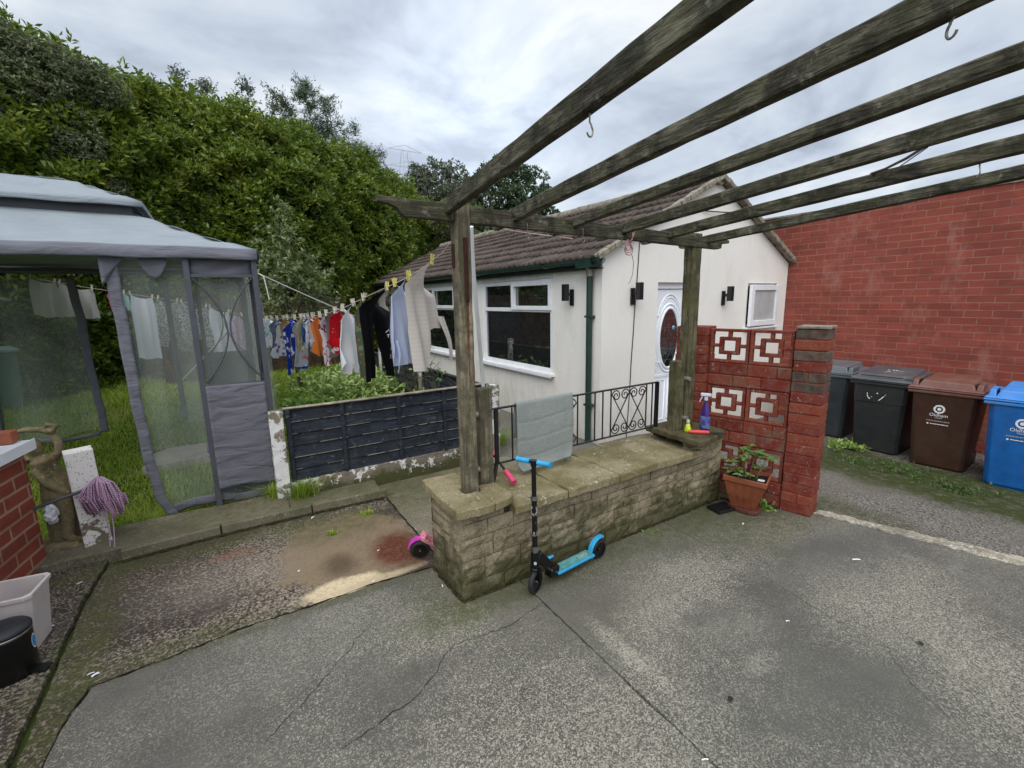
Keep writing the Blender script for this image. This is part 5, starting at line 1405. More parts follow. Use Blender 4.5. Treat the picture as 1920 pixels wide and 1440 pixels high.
def leaf_poly(m, base, d, nrm, L, W, lobes=True):
    base = Vector(base); d = Vector(d).normalized(); nrm = Vector(nrm); s_ = d.cross(nrm).normalized(); nrm = s_.cross(d)
    pr = [(0, 0.08), (0.2, 0.42), (0.32, 0.36), (0.5, 0.5), (0.62, 0.38), (0.78, 0.3), (1.0, 0.0)] if lobes else [(0, 0.05), (0.25, 0.4), (0.55, 0.46), (0.8, 0.25), (1.0, 0)]
    P = []
    for q, w in pr:
        c = base + d * L * q - Vector((0, 0, 1)) * L * 0.25 * q * q
        P += [c + s_ * W * w + nrm * W * w * 0.25, c, c - s_ * W * w + nrm * W * w * 0.25]
    n = len(pr)
    m.add(P, [f for i in range(n - 1) for f in ((3 * i, 3 * i + 1, 3 * i + 4, 3 * i + 3), (3 * i + 1, 3 * i + 2, 3 * i + 5, 3 * i + 4))], 0, True)
PL = empty('young_plant', (4.44, 2.47, 0.34), 'young leafy green plant growing in the terracotta planter', 'plant')
rg = random.Random(17); ms = MB(); ml = MB()
for (bx, by, tx, ty, h) in ((4.42, 2.49, 4.38, 2.52, 0.29), (4.44, 2.47, 4.47, 2.42, 0.33), (4.40, 2.52, 4.34, 2.60, 0.20), (4.48, 2.42, 4.52, 2.33, 0.26), (4.45, 2.46, 4.42, 2.50, 0.36), (4.38, 2.54, 4.30, 2.60, 0.10), (4.36, 2.46, 4.29, 2.42, 0.07), (4.50, 2.42, 4.52, 2.38, 0.12)):
    top = Vector((tx, ty, 0.34 + h)); b_ = Vector((bx, by, 0.335))
    ms.tube([b_, b_.lerp(top, 0.5) + Vector((0, 0, 0.02)), top], [0.005, 0.004, 0.003], 6)
    for k in range(7 if h > 0.15 else 5):
        an = k * 2.4 + rg.uniform(-.4, .4); d_ = Vector((math.cos(an), math.sin(an), rg.uniform(0.0, 0.5)))
        b2 = b_.lerp(top, rg.uniform(0.6, 1.0)); e2 = b2 + d_ * rg.uniform(0.02, 0.06)
        ms.tube([b2, e2], 0.002, 4)
        leaf_poly(ml, e2, d_, (0, 0, 1), rg.uniform(0.06, 0.10), rg.uniform(0.05, 0.075))
ms.build('stem', plain('plant_stem', '#6b7a3c', 0.6), PL); ml.build('foliage', LEAFP, PL)
m = MB(); m.bb(4.425, 4.428, 2.455, 2.49, 0.33, 0.50); m.build('plant_label', plain('maroon_label', '#6d2036', 0.5), PT)
m = MB(); m.box((4.445, 2.345, 0.352), (0.045, 0.06, 0.006), 0.4); m.build('white_scrap', WHITE, PT)

TR = MB(); pts = [(4.115, 2.678), (4.095, 2.532), (4.306, 2.501), (4.36, 2.66)]
T_ = Matrix.Translation((4.215, 2.605, 0.004)) @ Matrix.Rotation(R(-10), 4, 'Z')
TR = MB(T_); TR.bb(-.115, .115, -.08, .08, 0, .006)
for a_ in ((-.115, .115, -.085, -.075), (-.115, .115, .075, .085), (-.12, -.11, -.085, .085), (.11, .12, -.085, .085)): TR.bb(a_[0], a_[1], a_[2], a_[3], .0, .032)
for i in range(5): TR.bb(-.09 + i * .042, -.075 + i * .042, -.07, .07, .006, .012)
TR.build('seed_tray', M['black'], bevel=0.003, label='shallow black plastic seed tray on the ground beside the planter', cat='tray')

BT = empty('spray_bottle', (4.17, 2.83, 0.80), 'purple trigger spray bottle with white head on the pier cap', 'bottle')
PUR = NT('purple_plastic'); PUR.set(S('#4b2f86'), 0.25, 0, 0.5, Transmission_Weight=0.25); PUR = PUR.mat
m = MB(); z = 0.802
prof = [(0.0, 0.0), (0.042, 0.0), (0.05, 0.012), (0.052, 0.10), (0.05, 0.17), (0.038, 0.235), (0.022, 0.29), (0.016, 0.315), (0.016, 0.33)]
m.lathe(prof, (4.17, 2.83, z), 24, sx=0.72, sy=1.0); m.build('bottle', PUR, BT)
m = MB(); m.lathe([(0.0535, 0.035), (0.0545, 0.04), (0.0545, 0.155), (0.0525, 0.165)], (4.17, 2.83, z), 24, sx=0.735, sy=1.0); lb = m.build('bottle_label', plain('blue_label', '#3f4f93', 0.4, var=0.25, scale=30, dirt='#aab3d6', dirt_amt=0.6), BT)
m = MB(); a = Vector((4.17, 2.83, z + 0.33)); d_ = Vector((-0.62, 0.78, 0)).normalized()
m.tube([a, a + Vector((0, 0, 0.035))], 0.019, 14)
m.beam(a + Vector((0, 0, 0.055)) - d_ * 0.05, a + Vector((0, 0, 0.06)) + d_ * 0.055, 0.026, 0.034)
m.build('spray_head', plain('white_nozzle', '#c9ccd6', 0.35), BT, bevel=0.008)
m = MB(); m.tube([a + d_ * 0.035 + Vector((0, 0, 0.04)), a + d_ * 0.05 + Vector((0, 0, 0.01)), a + d_ * 0.06 + Vector((0, 0, -0.02))], 0.006, 8); m.build('trigger', plain('white_trigger', '#c9ccd6', 0.4), BT)
BR = empty('scrub_brush', (4.08, 2.78, 0.81), 'coral red and black handled scraper lying on the pier cap', 'brush')
d_ = Vector((0.70, -0.71, 0)).normalized(); c = Vector((4.035, 2.80, 0.822))
m = MB(); m.tube([c - d_ * 0.10, c - d_ * 0.06, c, c + d_ * 0.07, c + d_ * 0.10], [0.010, 0.021, 0.024, 0.020, 0.016], 12); m.build('grip', plain('coral_plastic', '#d2453f', 0.4, var=0.08), BR)
m = MB(); m.beam(c + d_ * 0.095, c + d_ * 0.25 + Vector((0, 0, -0.004)), 0.03, 0.012); m.build('blade', M['black'], BR, bevel=0.004)
LM = empty('lime_dispenser', (4.02, 2.91, 0.80), 'small lime-yellow bottle with a pale cap beside the timber post', 'bottle')
m = MB(); m.lathe([(0, 0), (0.036, 0.0), (0.04, 0.015), (0.03, 0.045), (0.022, 0.075), (0.016, 0.085)], (4.02, 2.92, 0.80), 16); m.build('bottle', plain('lime_plastic', '#c3d22b', 0.45, var=0.2, scale=30), LM)
m = MB(); m.lathe([(0.015, 0.083), (0.019, 0.095), (0.019, 0.115), (0.010, 0.13), (0, 0.132)], (4.02, 2.92, 0.80), 16); m.build('cap', plain('pale_cap', '#b6b49c', 0.5), LM)

# ------------------------------------------------------------------ gazebo
GZ = empty('gazebo', (-1.55, 5.6, 0), 'grey fabric gazebo with two-tier roof and hanging net curtains', 'gazebo')
GF = plain('gazebo_steel', '#4b4d54', 0.45, var=0.08, scale=8)
def fabric(name, c, lo, sheen=0.0):
    t = NT(name)
    p = t.pos()
    col = t.mix(t.noise(p, 3.5, 5, 0.6), S(lo), S(c))
    col = t.mix(t.math('MULTIPLY', t.ramp(t.noise(p, 1.3, 5), [(0.5, 0.0), (0.7, 1.0)]), 0.25), col, S(lo))
    t.bump(t.math('ADD', t.noise(t.map(p, (1.2, 5, 4)), 2.2, 4, 0.5, 0.6), t.math('MULTIPLY', t.noise(p, 240, 2), 0.05)), 0.6, 0.06)
    t.set(col, 0.8, 0, 0.25)
    return t.mat
FAB = fabric('canopy_fabric', '#989fa3', '#838b91')
FABD = fabric('curtain_fabric', '#74747c', '#606068')
t = NT('net_curtain')
p = t.pos()
tr = t.node('ShaderNodeBsdfTransparent', {0: (1, 1, 1, 1)})
df = t.node('ShaderNodeBsdfDiffuse', {0: S('#d2dad2')})
tl = t.node('ShaderNodeBsdfTranslucent', {0: S('#d2dad2')})
a1 = t.node('ShaderNodeMixShader', {0: 0.5, 1: df.outputs[0], 2: tl.outputs[0]})
st = t.noise(t.map(p, (9, 9, 0.25)), 1.0, 3)
fc = t.math('ADD', 0.16, t.math('MULTIPLY', st, 0.24))
a2 = t.node('ShaderNodeMixShader', {0: fc, 1: tr.outputs[0], 2: a1.outputs[0]})
t.nt.links.new(a2.outputs[0], t.out.inputs[0]); M['net'] = t.mat
XL, XR, YF, YB, ZE = -3.55, 0.40, 5.60, 8.60, 2.70
# corner frames: two posts, arcs, rails
def frame_corner(cx, cy, ux, uy):
    m = MB()
    for (x, y) in ((cx, cy), (cx + ux * 0.585, cy), (cx, cy + uy * 0.585)):
        gz = float(hgt(x, y)) if y > 6 else 0.0
        o = MB(); o.bb(x - 0.026, x + 0.026, y - 0.026, y + 0.026, gz - 0.02, 2.72); o.build('post', GF, GZ, bevel=0.004)
    for (ax, ay) in ((ux, 0), (0, uy)):
        q = lambda s, z: (cx + ax * s, cy + ay * s, z)
        o = MB()
        for z in (2.48, 1.36, 0.06): o.beam(q(0.026, z), q(0.56, z), 0.024, 0.03)
        o.build('rail', GF, GZ)
        for s_ in (0, 1):
            o = MB(); pts = []
            for i in range(17):
                z = 2.46 - 1.06 * i / 16; b = math.sin(math.pi * i / 16) ** 0.9
                pts.append(q(0.03 + 0.25 * b if s_ == 0 else 0.555 - 0.25 * b, z))
            o.tube(pts, 0.0085, 8); o.build('arc_bar', GF, GZ)
frame_corner(XR, YF, -1, 1); frame_corner(XR, YB, -1, -1); frame_corner(XL, YF, 1, 1); frame_corner(XL, YB, 1, -1)
m = MB()
for a, b in (((XL, YF), (XR, YF)), ((XL, YB), (XR, YB)), ((XL, YF), (XL, YB)), ((XR, YF), (XR, YB))): m.beam((a[0], a[1], 2.685), (b[0], b[1], 2.685), 0.03, 0.035)
m.build('top_frame', GF, GZ)
# lower fabric panels
def panel(fn, nu, nv, name='fabric_panel', mat=None):
    m = MB(); m.grid(fn, nu, nv); return m.build(name, mat or FABD, GZ, solid=0.004)
panel(lambda u, v: (-0.165 + 0.54 * u, YF - 0.034 + 0.0022 * math.sin(v * 25 + u * 4) * (0.3 + v) + 0.004 * math.sin(v * 6 + u * 2) + 0.012 * math.sin(u * 3), 1.375 - 1.125 * v + 0.01 * math.sin(u * 5) * v - 0.01 * u), 20, 40)
panel(lambda u, v: (-0.165 + 0.54 * u, YB + 0.034 + 0.006 * math.sin(v * 20 + u * 4), 1.45 - 0.8 * v), 12, 20)
panel(lambda u, v: (-0.165 + 0.54 * u, YF + 0.03 + 0.01 * math.sin(v * 6 + u * 9), 2.66 - 0.17 * v - 0.02 * math.sin(u * 3.1) * v), 16, 6)
# lower canopy: four sagging slopes, valance roll
UX0, UX1, UY0, UY1, ZU = -2.46, -0.62, 6.58, 7.62, 3.17
ex0, ex1, ey0, ey1, ze = XL - 0.03, XR + 0.035, YF - 0.045, YB + 0.045, 2.745
def canopy_side(a, b, c, d):
    """a,b eave corners; d above a, c above b"""
    a, b, c, d = map(Vector, (a, b, c, d))
    def fn(u, v):
        p = a.lerp(b, u).lerp(d.lerp(c, u), v)
        sag = 0.075 * math.sin(math.pi * v) * (0.35 + 0.65 * math.sin(math.pi * u)) 
        wr = 0.014 * math.sin(u * 23 + v * 9) * (1 - v) * v * 3 + 0.010 * math.sin(v * 17 + u * 3) + 0.010 * math.sin(u * 9 - v * 21 + math.sin(u * 13)) * (1 - v)
        return p - Vector((0, 0, sag + wr))
    return fn
m = MB()
E_ = [(ex0, ey0, ze), (ex1, ey0, ze), (ex1, ey1, ze), (ex0, ey1, ze)]; U_ = [(UX0, UY0, ZU), (UX1, UY0, ZU), (UX1, UY1, ZU), (UX0, UY1, ZU)]
for i in range(4): m.grid(canopy_side(E_[i], E_[(i + 1) % 4], U_[(i + 1) % 4], U_[i]), 40, 18)
m.build('canopy', FAB, GZ, solid=0.004)
FABV = fabric('valance_fabric', '#7a7b83', '#6b6c74')
m = MB()
for i in range(4):
    a, b = Vector(E_[i]), Vector(E_[(i + 1) % 4]); d_ = (b - a).normalized(); n_ = Vector((d_.y, -d_.x, 0))
    def fn(u, v):
        p = a.lerp(b, u); ang = v * 2.6
        return p + n_ * (0.002 + 0.022 * math.sin(ang)) + Vector((0, 0, 0.006 - 0.115 * v + 0.004 * math.sin(u * 31)))
    m.grid(fn, 40, 8)
m.build('valance', FABV, GZ, solid=0.004)
# upper tier over the vent
m = MB(); t0, t1, s0, s1 = UX0 - 0.13, UX1 + 0.10, UY0 - 0.12, UY1 + 0.12; zt_, zr = 3.285, 3.56
E2 = [(t0, s0, zt_), (t1, s0, zt_), (t1, s1, zt_), (t0, s1, zt_)]; R0, R1 = (-1.95, 7.1, zr), (-1.22, 7.1, zr)
def tier(a, b, c, d):
    f = canopy_side(a, b, c, d); return lambda u, v: f(u, v) + Vector((0, 0, 0.03 * math.sin(math.pi * v)))
m.grid(tier(E2[0], E2[1], R1, R0), 24, 10); m.grid(tier(E2[2], E2[3], R0, R1), 24, 10)
m.grid(tier(E2[1], E2[2], R1, R1), 14, 10); m.grid(tier(E2[3], E2[0], R0, R0), 14, 10)
for i in range(4):
    a, b = Vector(E2[i]), Vector(E2[(i + 1) % 4])
    m.grid(lambda u, v: a.lerp(b, u) + Vector((0, 0, 0.002 - 0.055 * v - 0.004 * math.sin(u * 20) * v)), 20, 3)
m.build('vent_canopy', FAB, GZ, solid=0.004)
m = MB()
for i in range(4):
    a, b = Vector(U_[i]), Vector(U_[(i + 1) % 4]); m.beam(a + Vector((0, 0, -.01)), b + Vector((0, 0, -.01)), 0.025, 0.025); m.beam(Vector(E_[i]) - Vector((0, 0, .06)), a - Vector((0, 0, .03)), 0.025, 0.025)
    m.grid(lambda u, v: a.lerp(b, u) + Vector((0, 0, 0.0 + 0.12 * v)), 4, 2)
m.build('roof_frame', GF, GZ)
# net curtains
def net(fn, nu, nv, name='net_curtain'):
    m = MB(); m.grid(fn, nu, nv); return m.build(name, M['net'], GZ)
def lerp_tab(tab, z):
    for (z0, x0), (z1, x1) in zip(tab[:-1], tab[1:]):
        if z0 >= z >= z1: return x0 + (x1 - x0) * (z0 - z) / (z0 - z1)
    return tab[-1][1] if z < tab[-1][0] else tab[0][1]
edgeF = [(2.70, -0.825), (2.5, -0.80), (2.27, -0.795), (1.78, -0.785), (1.27, -0.78), (0.73, -0.76), (0.27, -0.715), (0.09, -0.63)]
def fF(u, v):
    z = 2.66 - 2.50 * v; xl_ = lerp_tab(edgeF, z) + 0.05; x = xl_ + (0.34 - xl_) * u
    return (x, YF + 0.06 + 0.03 * math.sin(u * 17 + v * 2) * (0.4 + 0.6 * v) - 0.02 * math.sin(v * 3), z - 0.05 * (1 - abs(2 * u - 1)) * v)
net(fF, 60, 24)
def strip(tab, w0, w1, y, zs, name='border', seed=0, amp=0.012):
    m = MB(); n_ = 60
    def fn(u, v):
        z = zs[0] + (zs[1] - zs[0]) * v; x = lerp_tab(tab, z); w = w0 + (w1 - w0) * v
        return (x + w * u + 0.003 * math.sin(v * 31), y + amp * 0.5 * math.sin(v * 70 + u * 2) * u + 0.004 * math.sin(v * 4), z)
    m.grid(fn, 4, n_); return m.build(name, FABD, GZ, solid=0.005)
strip(edgeF, 0.10, 0.085, YF + 0.02, (2.70, 0.06))
m = MB(); m.grid(lambda u, v: (-0.83 + 0.30 * u, YF - 0.01 + 0.02 * math.sin(u * 4), 2.69 - (0.30 * (1 - u) ** 2 + 0.02) * v), 10, 6); m.grid(lambda u, v: (-0.55 + 0.22 * u, YF + 0.01 + 0.01 * math.sin(u * 5), 2.66 - (0.06 + 0.16 * math.sin(math.pi * u)) * v), 10, 6); m.build('curtain_tie', FABD, GZ, solid=0.004)
m = MB(); m.grid(lambda u, v: (-0.62 + 0.95 * u, YF + 0.05 + 0.02 * math.sin(u * 14), 0.05 + 0.10 * (1 - v) + 0.09 * math.sin(min(1, u * 1.6) * math.pi) * 0.6), 40, 3); m.build('hem', FABD, GZ, solid=0.004)
# rear curtains
edgeB = [(2.55, -1.64), (2.0, -1.60), (1.42, -1.60), (0.80, -1.57), (0.40, -1.56)]
def fB(u, v):
    z = 2.58 - 2.15 * v; xr_ = lerp_tab(edgeB, z); x = -3.2 + (xr_ + 3.2) * u
    return (x, YB - 0.05 + 0.05 * math.sin(u * 14 + v) * (0.4 + 0.6 * v), z + 0.03 * math.sin(u * 8) * v)
net(fB, 50, 20)
strip(edgeB, 0.10, 0.09, YB - 0.06, (2.58, 0.42))
m = MB(); m.grid(lambda u, v: (-2.42 + 0.86 * u, YB - 0.05 + 0.03 * math.sin(u * 12), 0.36 + 0.06 * v + 0.02 * math.sin(u * 8)), 30, 2); m.build('hem', FABD, GZ, solid=0.004)
net(lambda u, v: (-0.55 + 0.90 * u, YB - 0.06 + 0.04 * math.sin(u * 24 + v) * (0.4 + 0.6 * v), 2.60 - 2.2 * v), 60, 14)
m = MB(); m.grid(lambda u, v: (-0.60 + 0.07 * u, YB - 0.07 + 0.02 * math.sin(v * 30), 2.6 - 2.15 * v), 3, 30); m.build('border', FABD, GZ, solid=0.004)
m = MB(); m.grid(lambda u, v: (XL + 0.95 + 0.20 * u - 0.1 * v, YB - 0.10 + 0.03 * math.sin(u * 20), 2.55 - 2.0 * v), 12, 20); m.build('tied_curtain', FABD, GZ, solid=0.004)
# side net on the right, bellying out a little
net(lambda u, v: (XR + 0.015 + 0.05 * math.sin(v * 2.4) + 0.025 * math.sin(u * 42 + v) * (0.3 + 0.7 * v), YF + 0.05 + (YB - YF - 0.1) * u, 2.62 - 2.2 * v), 90, 16)
# things under the gazebo
m = MB(); m.bb(-0.22, 0.36, 5.82, 6.25, 0.075, 0.60); BXo = m.build('storage_box', plain('navy_plastic', '#1c2d4d', 0.5, var=0.15, scale=5), bevel=0.03, seg=3, label='navy blue storage box behind the gazebo fabric panel', cat='box')
m = MB(); m.bb(-0.24, 0.38, 5.80, 6.27, 0.602, 0.64); m.build('lid', plain('navy_lid', '#243a60', 0.5), BXo, bevel=0.012)
slab('garden_slab', [(-1.0, 7.25), (-0.25, 7.35), (-0.15, 8.05), (-0.72, 8.15), (-1.05, 7.8)], 0.02, 0.155, concrete('pale_slab', '#a39d90', '#7d786c', '#cfc9bb', 0.4), 0.02, 31)
# white rope from the gazebo post
m = MB(); a, b = Vector((0.43, 5.575, 2.505)), Vector((2.95, 6.95, 1.42)); pts = []
for i in range(25):
    q = i / 24; pts.append(a.lerp(b, q) - Vector((0, 0, 0.10 * q * (1 - q))))
m.tube(pts, 0.0065, 6); m.tube([a, a + Vector((0.045, -0.02, -0.03)), a + Vector((0.06, -0.02, -0.14)), a + Vector((0.075, -0.02, -0.27))], 0.006, 6)
m.build('white_rope', plain('white_rope', '#c9c7c2', 0.8, var=0.1, scale=60), label='taut white rope running down from the gazebo post past the washing', cat='rope')
m = MB(); a, b = Vector((0.16, 9.45, 1.72)), Vector((-0.85, 11.0, 0.56)); m.tube([a, b], 0.016, 8); m.build('clothes_prop', plain('white_pole', '#d2d0c8', 0.5), label='slanting white clothes prop seen through the gazebo net', cat='prop')
# leaning white pole by the fence corner
m = MB(); pts = [(2.385, 4.50, 2.955), (2.50, 4.70, 2.50), (2.68, 4.96, 1.93), (2.80, 5.14, 1.52), (2.945, 5.36, 1.06), (3.00, 5.40, 0.02)]
m.tube(pts, 0.026, 10); m.build('white_pole', plain('white_plastic_pole', '#dfe0e2', 0.4, var=0.03), label='white plastic pole leaning beside the pergola post', cat='pole')
# green bin far off in the garden
GB = empty('garden_bin', (-3.2, 11.0, 0.54), 'green wheelie bin far back behind the gazebo net', 'bin')
gm = plain('garden_bin_green', '#3f5f52', 0.5, var=0.1, scale=5)
m = MB(); m.box((-3.2, 11.0, 1.0), (0.5, 0.6, 0.95), 0.3, 0, top=(0.62, 0.72)); m.build('body', gm, GB, bevel=0.03)
m = MB(); m.box((-3.2, 11.0, 1.51), (0.66, 0.76, 0.06), 0.3); m.box((-3.2, 11.0, 1.56), (0.6, 0.7, 0.05), 0.3, 0, top=(0.5, 0.6)); m.build('lid', plain('garden_bin_lid', '#6f8a80', 0.45), GB, bevel=0.015)

# ------------------------------------------------------------------ washing lines and laundry
LA, LE = Vector((1.50, 3.16, 0)), Vector((0.60, 10.6, 0))
LZ = [(0, 2.603), (0.014, 2.548), (0.038, 2.497), (0.064, 2.440), (0.083, 2.408), (0.11, 2.370), (0.168, 2.300), (0.214, 2.246), (0.252, 2.197), (0.295, 2.140), (0.33, 2.107), (0.368, 2.073), (0.4, 2.05), (0.438, 2.027), (0.538, 1.992), (0.705, 1.95), (0.927, 1.915), (1.0, 1.915)]
L2A, L2E = Vector((0.60, 10.6, 1.92)), Vector((-2.05, 8.55, 2.60))
def interp(tab, t):
    for (a, x), (b, y) in zip(tab[:-1], tab[1:]):
        if a <= t <= b: return x + (y - x) * (t - a) / (b - a)
    return tab[-1][1]
def line1(t):
    p = LA.lerp(LE, t); return Vector((p.x, p.y, interp(LZ, t)))
def line2(t):
    p = L2A.lerp(L2E, t); return p + Vector((0, 0, (0.30 * t * (1 - t)) * (1 - t) * 1.6 - 0.06 * t * (1 - t)))
def cord(fn, n, name, label):
    m = MB(); m.tube([fn(i / n) for i in range(n + 1)], 0.0042, 6)
    return m.build(name, plain(name + '_mat', '#c2aeb0', 0.7, var=0.1, scale=40), label=label, cat='washing line')
cord(line1, 60, 'washing_line', 'long washing line running from the pergola post to the back of the garden')
cord(line2, 40, 'washing_line', 'far washing line with pale clothes seen through the gazebo net')
def cloth_mat(name, base, kind=None, c2='#ffffff', c3=None):
    t = NT(name)
    p = t.obj()
    b = S(base); col = b
    col = t.mix(t.noise(p, 6, 4), tuple(v * 0.88 for v in b[:3]) + (1,), b)
    if kind == 'spots':
        v = t.vor(p, 11); col = t.mix(t.ramp(v, [(0.30, 1.0), (0.36, 0.0)]), col, S(c2))
        if c3: col = t.mix(t.ramp(t.vor(t.map(p, loc=(3, 1, 2)), 16), [(0.22, 1.0), (0.27, 0.0)]), col, S(c3))
    elif kind == 'leopard':
        n = t.noise(p, 34, 3, 0.6, 0.8); col = t.mix(t.ramp(n, [(0.47, 1.0), (0.52, 0.0)]), col, S(c2))
    elif kind == 'patch':
        n = t.noise(p, 9, 3, 0.6); col = t.mix(t.ramp(n, [(0.58, 0.0), (0.60, 1.0)]), col, S(c2))
        if c3: col = t.mix(t.ramp(t.noise(t.map(p, loc=(4, 2, 9)), 12, 3), [(0.61, 0.0), (0.63, 1.0)]), col, S(c3))
    elif kind == 'stripes':
        w = t.node('ShaderNodeTexWave', {'Vector': p, 'Scale': 9.0, 'Distortion': 1.5}, bands_direction='Z').outputs[1]
        col = t.mix(t.math('MULTIPLY', t.ramp(w, [(0.5, 0.0), (0.7, 1.0)]), 0.25), col, S(c2))
    t.bump(t.noise(p, 30, 4, 0.6), 0.25, 0.01)
    tl = t.node('ShaderNodeBsdfTranslucent', {0: col if isinstance(col, bpy.types.NodeSocket) else b})
    t.set(col, 0.9, 0, 0.15)
    mx_ = t.node('ShaderNodeMixShader', {0: 0.22, 1: t.b.outputs[0], 2: tl.outputs[0]})
    t.nt.links.new(mx_.outputs[0], t.out.inputs[0])
    return t.mat
PEGY = plain('yellow_peg', '#cfc46a', 0.5); PEGW = plain('pale_peg', '#cfc9b4', 0.6, var=0.2, scale=40)
PEG = {}
def peg_mesh(mat, key):
    m = MB()
    for s_ in (-1, 1): m.beam((0, s_ * 0.006, -0.035), (0, s_ * 0.011, 0.045), 0.012, 0.008, up=(1, 0, 0))
    m.tube([(0, -0.012, 0.004), (0, 0.012, 0.004)], 0.006, 6)
    return m
def peg(p, yellow, rz):
    key = 'y' if yellow else 'w'
    if key not in PEG:
        o = peg_mesh(None, key).build('clothes_peg', PEGY if yellow else PEGW)
        PEG[key] = o
    else:
        o = PEG[key].copy(); COL.objects.link(o)
    o.location = p; o.rotation_euler = (random.uniform(-.25, .25), random.uniform(-.25, .25), rz)
    if yellow: setp(o, 'small yellow clothes peg near the pergola end of the washing line', 'clothes peg', 'yellow pegs')
    else: setp(o, 'small pale clothes peg gripping laundry on a washing line', 'clothes peg', 'pale pegs')
def garment(name, kind, fn, t0, t1, L, mat, label, sway=0.05, rot=0.0, seed=1, yellow=False, wide=None, group='laundry', mark=False):
    """a garment pegged at t0 and t1 on a line; kind picks its cut; cloth sags between the pegs and hangs in folds"""
    a, b = fn(t0), fn(t1)
    c = (a + b) / 2; d = b - a; W0 = d.length
    dh = Vector((d.x, d.y, 0)).normalized(); n = Vector((dh.y, -dh.x, 0))
    q = Matrix.Rotation(rot * 1.9, 3, 'Z'); dd = q @ dh; nn = q @ n
    W = (wide * 1.5 if wide else W0 * 1.15); L = L * 1.06
    rg = random.Random(seed); ph = [rg.uniform(0, 6.28) for _ in range(6)]; fr = [rg.uniform(7, 11), rg.uniform(15, 22)]
    def pt(s, v):
        """s across in -0.5..0.5 of the garment's width, v down 0..1"""
        k = min(1.0, v * 5)
        top = c + d * max(-0.5, min(0.5, s)) + dd * 0
        low = Vector((c.x, c.y, 0)) + dd * s * W
        sagz = c.z + d.z * s
        base = Vector((top.x, top.y, 0)).lerp(low, k)
        dip = 0.045 * (0.25 - s * s) * 4 * max(0, 1 - v * 2.2) * min(1.6, W / 0.4)
        f = (0.030 * math.sin(s * fr[0] + ph[0] + v * 1.2) + 0.014 * math.sin(s * fr[1] + ph[1] - v * 2)) * (0.25 + 0.9 * min(1, v * 1.6)) * min(1.4, W / 0.35)
        f += (sway * 0.25 - 0.01) * v * v
        z = sagz - dip - v * L + 0.012 * math.sin(s * fr[0] + ph[2]) * v
        return base + nn * f + Vector((0, 0, z))
    m = MB()
    def strip_(s0, s1, v0, v1, u0=None, u1=None, off=0.0, nu=16, nv=16):
        u0 = s0 if u0 is None else u0; u1 = s1 if u1 is None else u1
        m.grid(lambda i, j: pt((s0 + (s1 - s0) * i) * (1 - j) + (u0 + (u1 - u0) * i) * j, v0 + (v1 - v0) * j) + nn * (off + (0.02 * math.sin(j * 3.1) if off else 0)), nu, nv)
    if kind == 'trousers':
        strip_(-.5, .5, 0, .34, -.52, .52, nu=24, nv=8); strip_(-.52, -.01, .34, 1, -.50, -.10); strip_(.01, .52, .34, .96, .12, .46)
    elif kind == 'leggings':
        strip_(-.5, .5, 0, .3, -.5, .5, nv=8); strip_(-.5, -.02, .3, 1, -.38, -.08, off=.01); strip_(.02, .5, .3, 1, -.02, .30)
    elif kind == 'shorts':
        strip_(-.5, .5, 0, .5, -.5, .5, nu=20, nv=10); strip_(-.5, -.03, .5, 1, -.56, -.08); strip_(.03, .5, .5, 1, .06, .56)
    elif kind == 'top':      # hung by the hem, shoulders and sleeves below
        strip_(-.5, .5, 0, .72, -.46, .46, nu=22, nv=18); strip_(-.46, .46, .72, .80, -.5, .5, nu=22, nv=4)
        strip_(-.5, -.12, .80, 1, -.40, -.16, nu=8, nv=6); strip_(.12, .5, .80, .98, .16, .42, nu=8, nv=6)
        strip_(-.46, -.28, .70, 1.08, -.56, -.40, off=.035, nu=6, nv=8); strip_(.28, .46, .70, 1.05, .42, .58, off=.03, nu=6, nv=8)
    elif kind == 'vest':
        strip_(-.5, .5, 0, .62, -.42, .42, nu=20, nv=14); strip_(-.42, .42, .62, .86, -.50, .50, nu=20, nv=8); strip_(-.5, -.2, .86, 1, -.36, -.22, nu=6, nv=5); strip_(.2, .5, .86, 1, .22, .38, nu=6, nv=5)
    elif kind == 'cardigan':
        strip_(-.5, .5, 0, .52, -.42, .62, nu=28, nv=18); strip_(-.42, .50, .52, .62, -.42, .30, nu=20, nv=6); strip_(-.42, .02, .62, 1.0, -.40, -.12, nu=12, nv=12)
        strip_(.50, .70, .40, .86, .66, .82, off=.03, nu=8, nv=14)
    elif kind == 'dress':
        strip_(-.30, .30, 0, .35, -.32, .32, nv=10); strip_(-.32, .32, .35, 1, -.58, .58, nu=26, nv=14)
    else:
        strip_(-.5, .5, 0, 1, -.5, .5, nu=26, nv=18)
    o = m.build(name, mat, label=label, cat=name.replace('_', ' '), group=group)
    if mark:
        pm = MB(); lines = [[(.14, .44), (.20, .40), (.22, .45), (.28, .39), (.31, .43), (.36, .37), (.40, .41), (.45, .35)], [(.15, .47), (.22, .46), (.30, .46), (.38, .44), (.44, .41)], [(.16, .50), (.18, .46)], [(.25, .49), (.27, .44), (.30, .48)], [(.36, .47), (.40, .42), (.43, .46)]]
        for sd2 in (-1, 1):
            for ln in lines: pm.tube([pt(a_, b_) + nn * 0.006 * sd2 for a_, b_ in ln], 0.004, 4)
        pm.build('print', WHITE, o)
    rz = math.atan2(dh.y, dh.x)
    for t in (t0, t1): peg(fn(t) + Vector((0, 0, 0.005)), yellow, rz)
    return o
cm = cloth_mat
g1 = 'clothes on the long washing line'
garment('cardigan', 'cardigan', line1, 0.036, 0.088, 0.80, cm('oatmeal_knit', '#d8cfc6', 'stripes', '#bfb4aa'), 'oatmeal knitted cardigan nearest the pergola post with one sleeve dangling', 0.08, -0.50, 3, True, 0.33, g1)
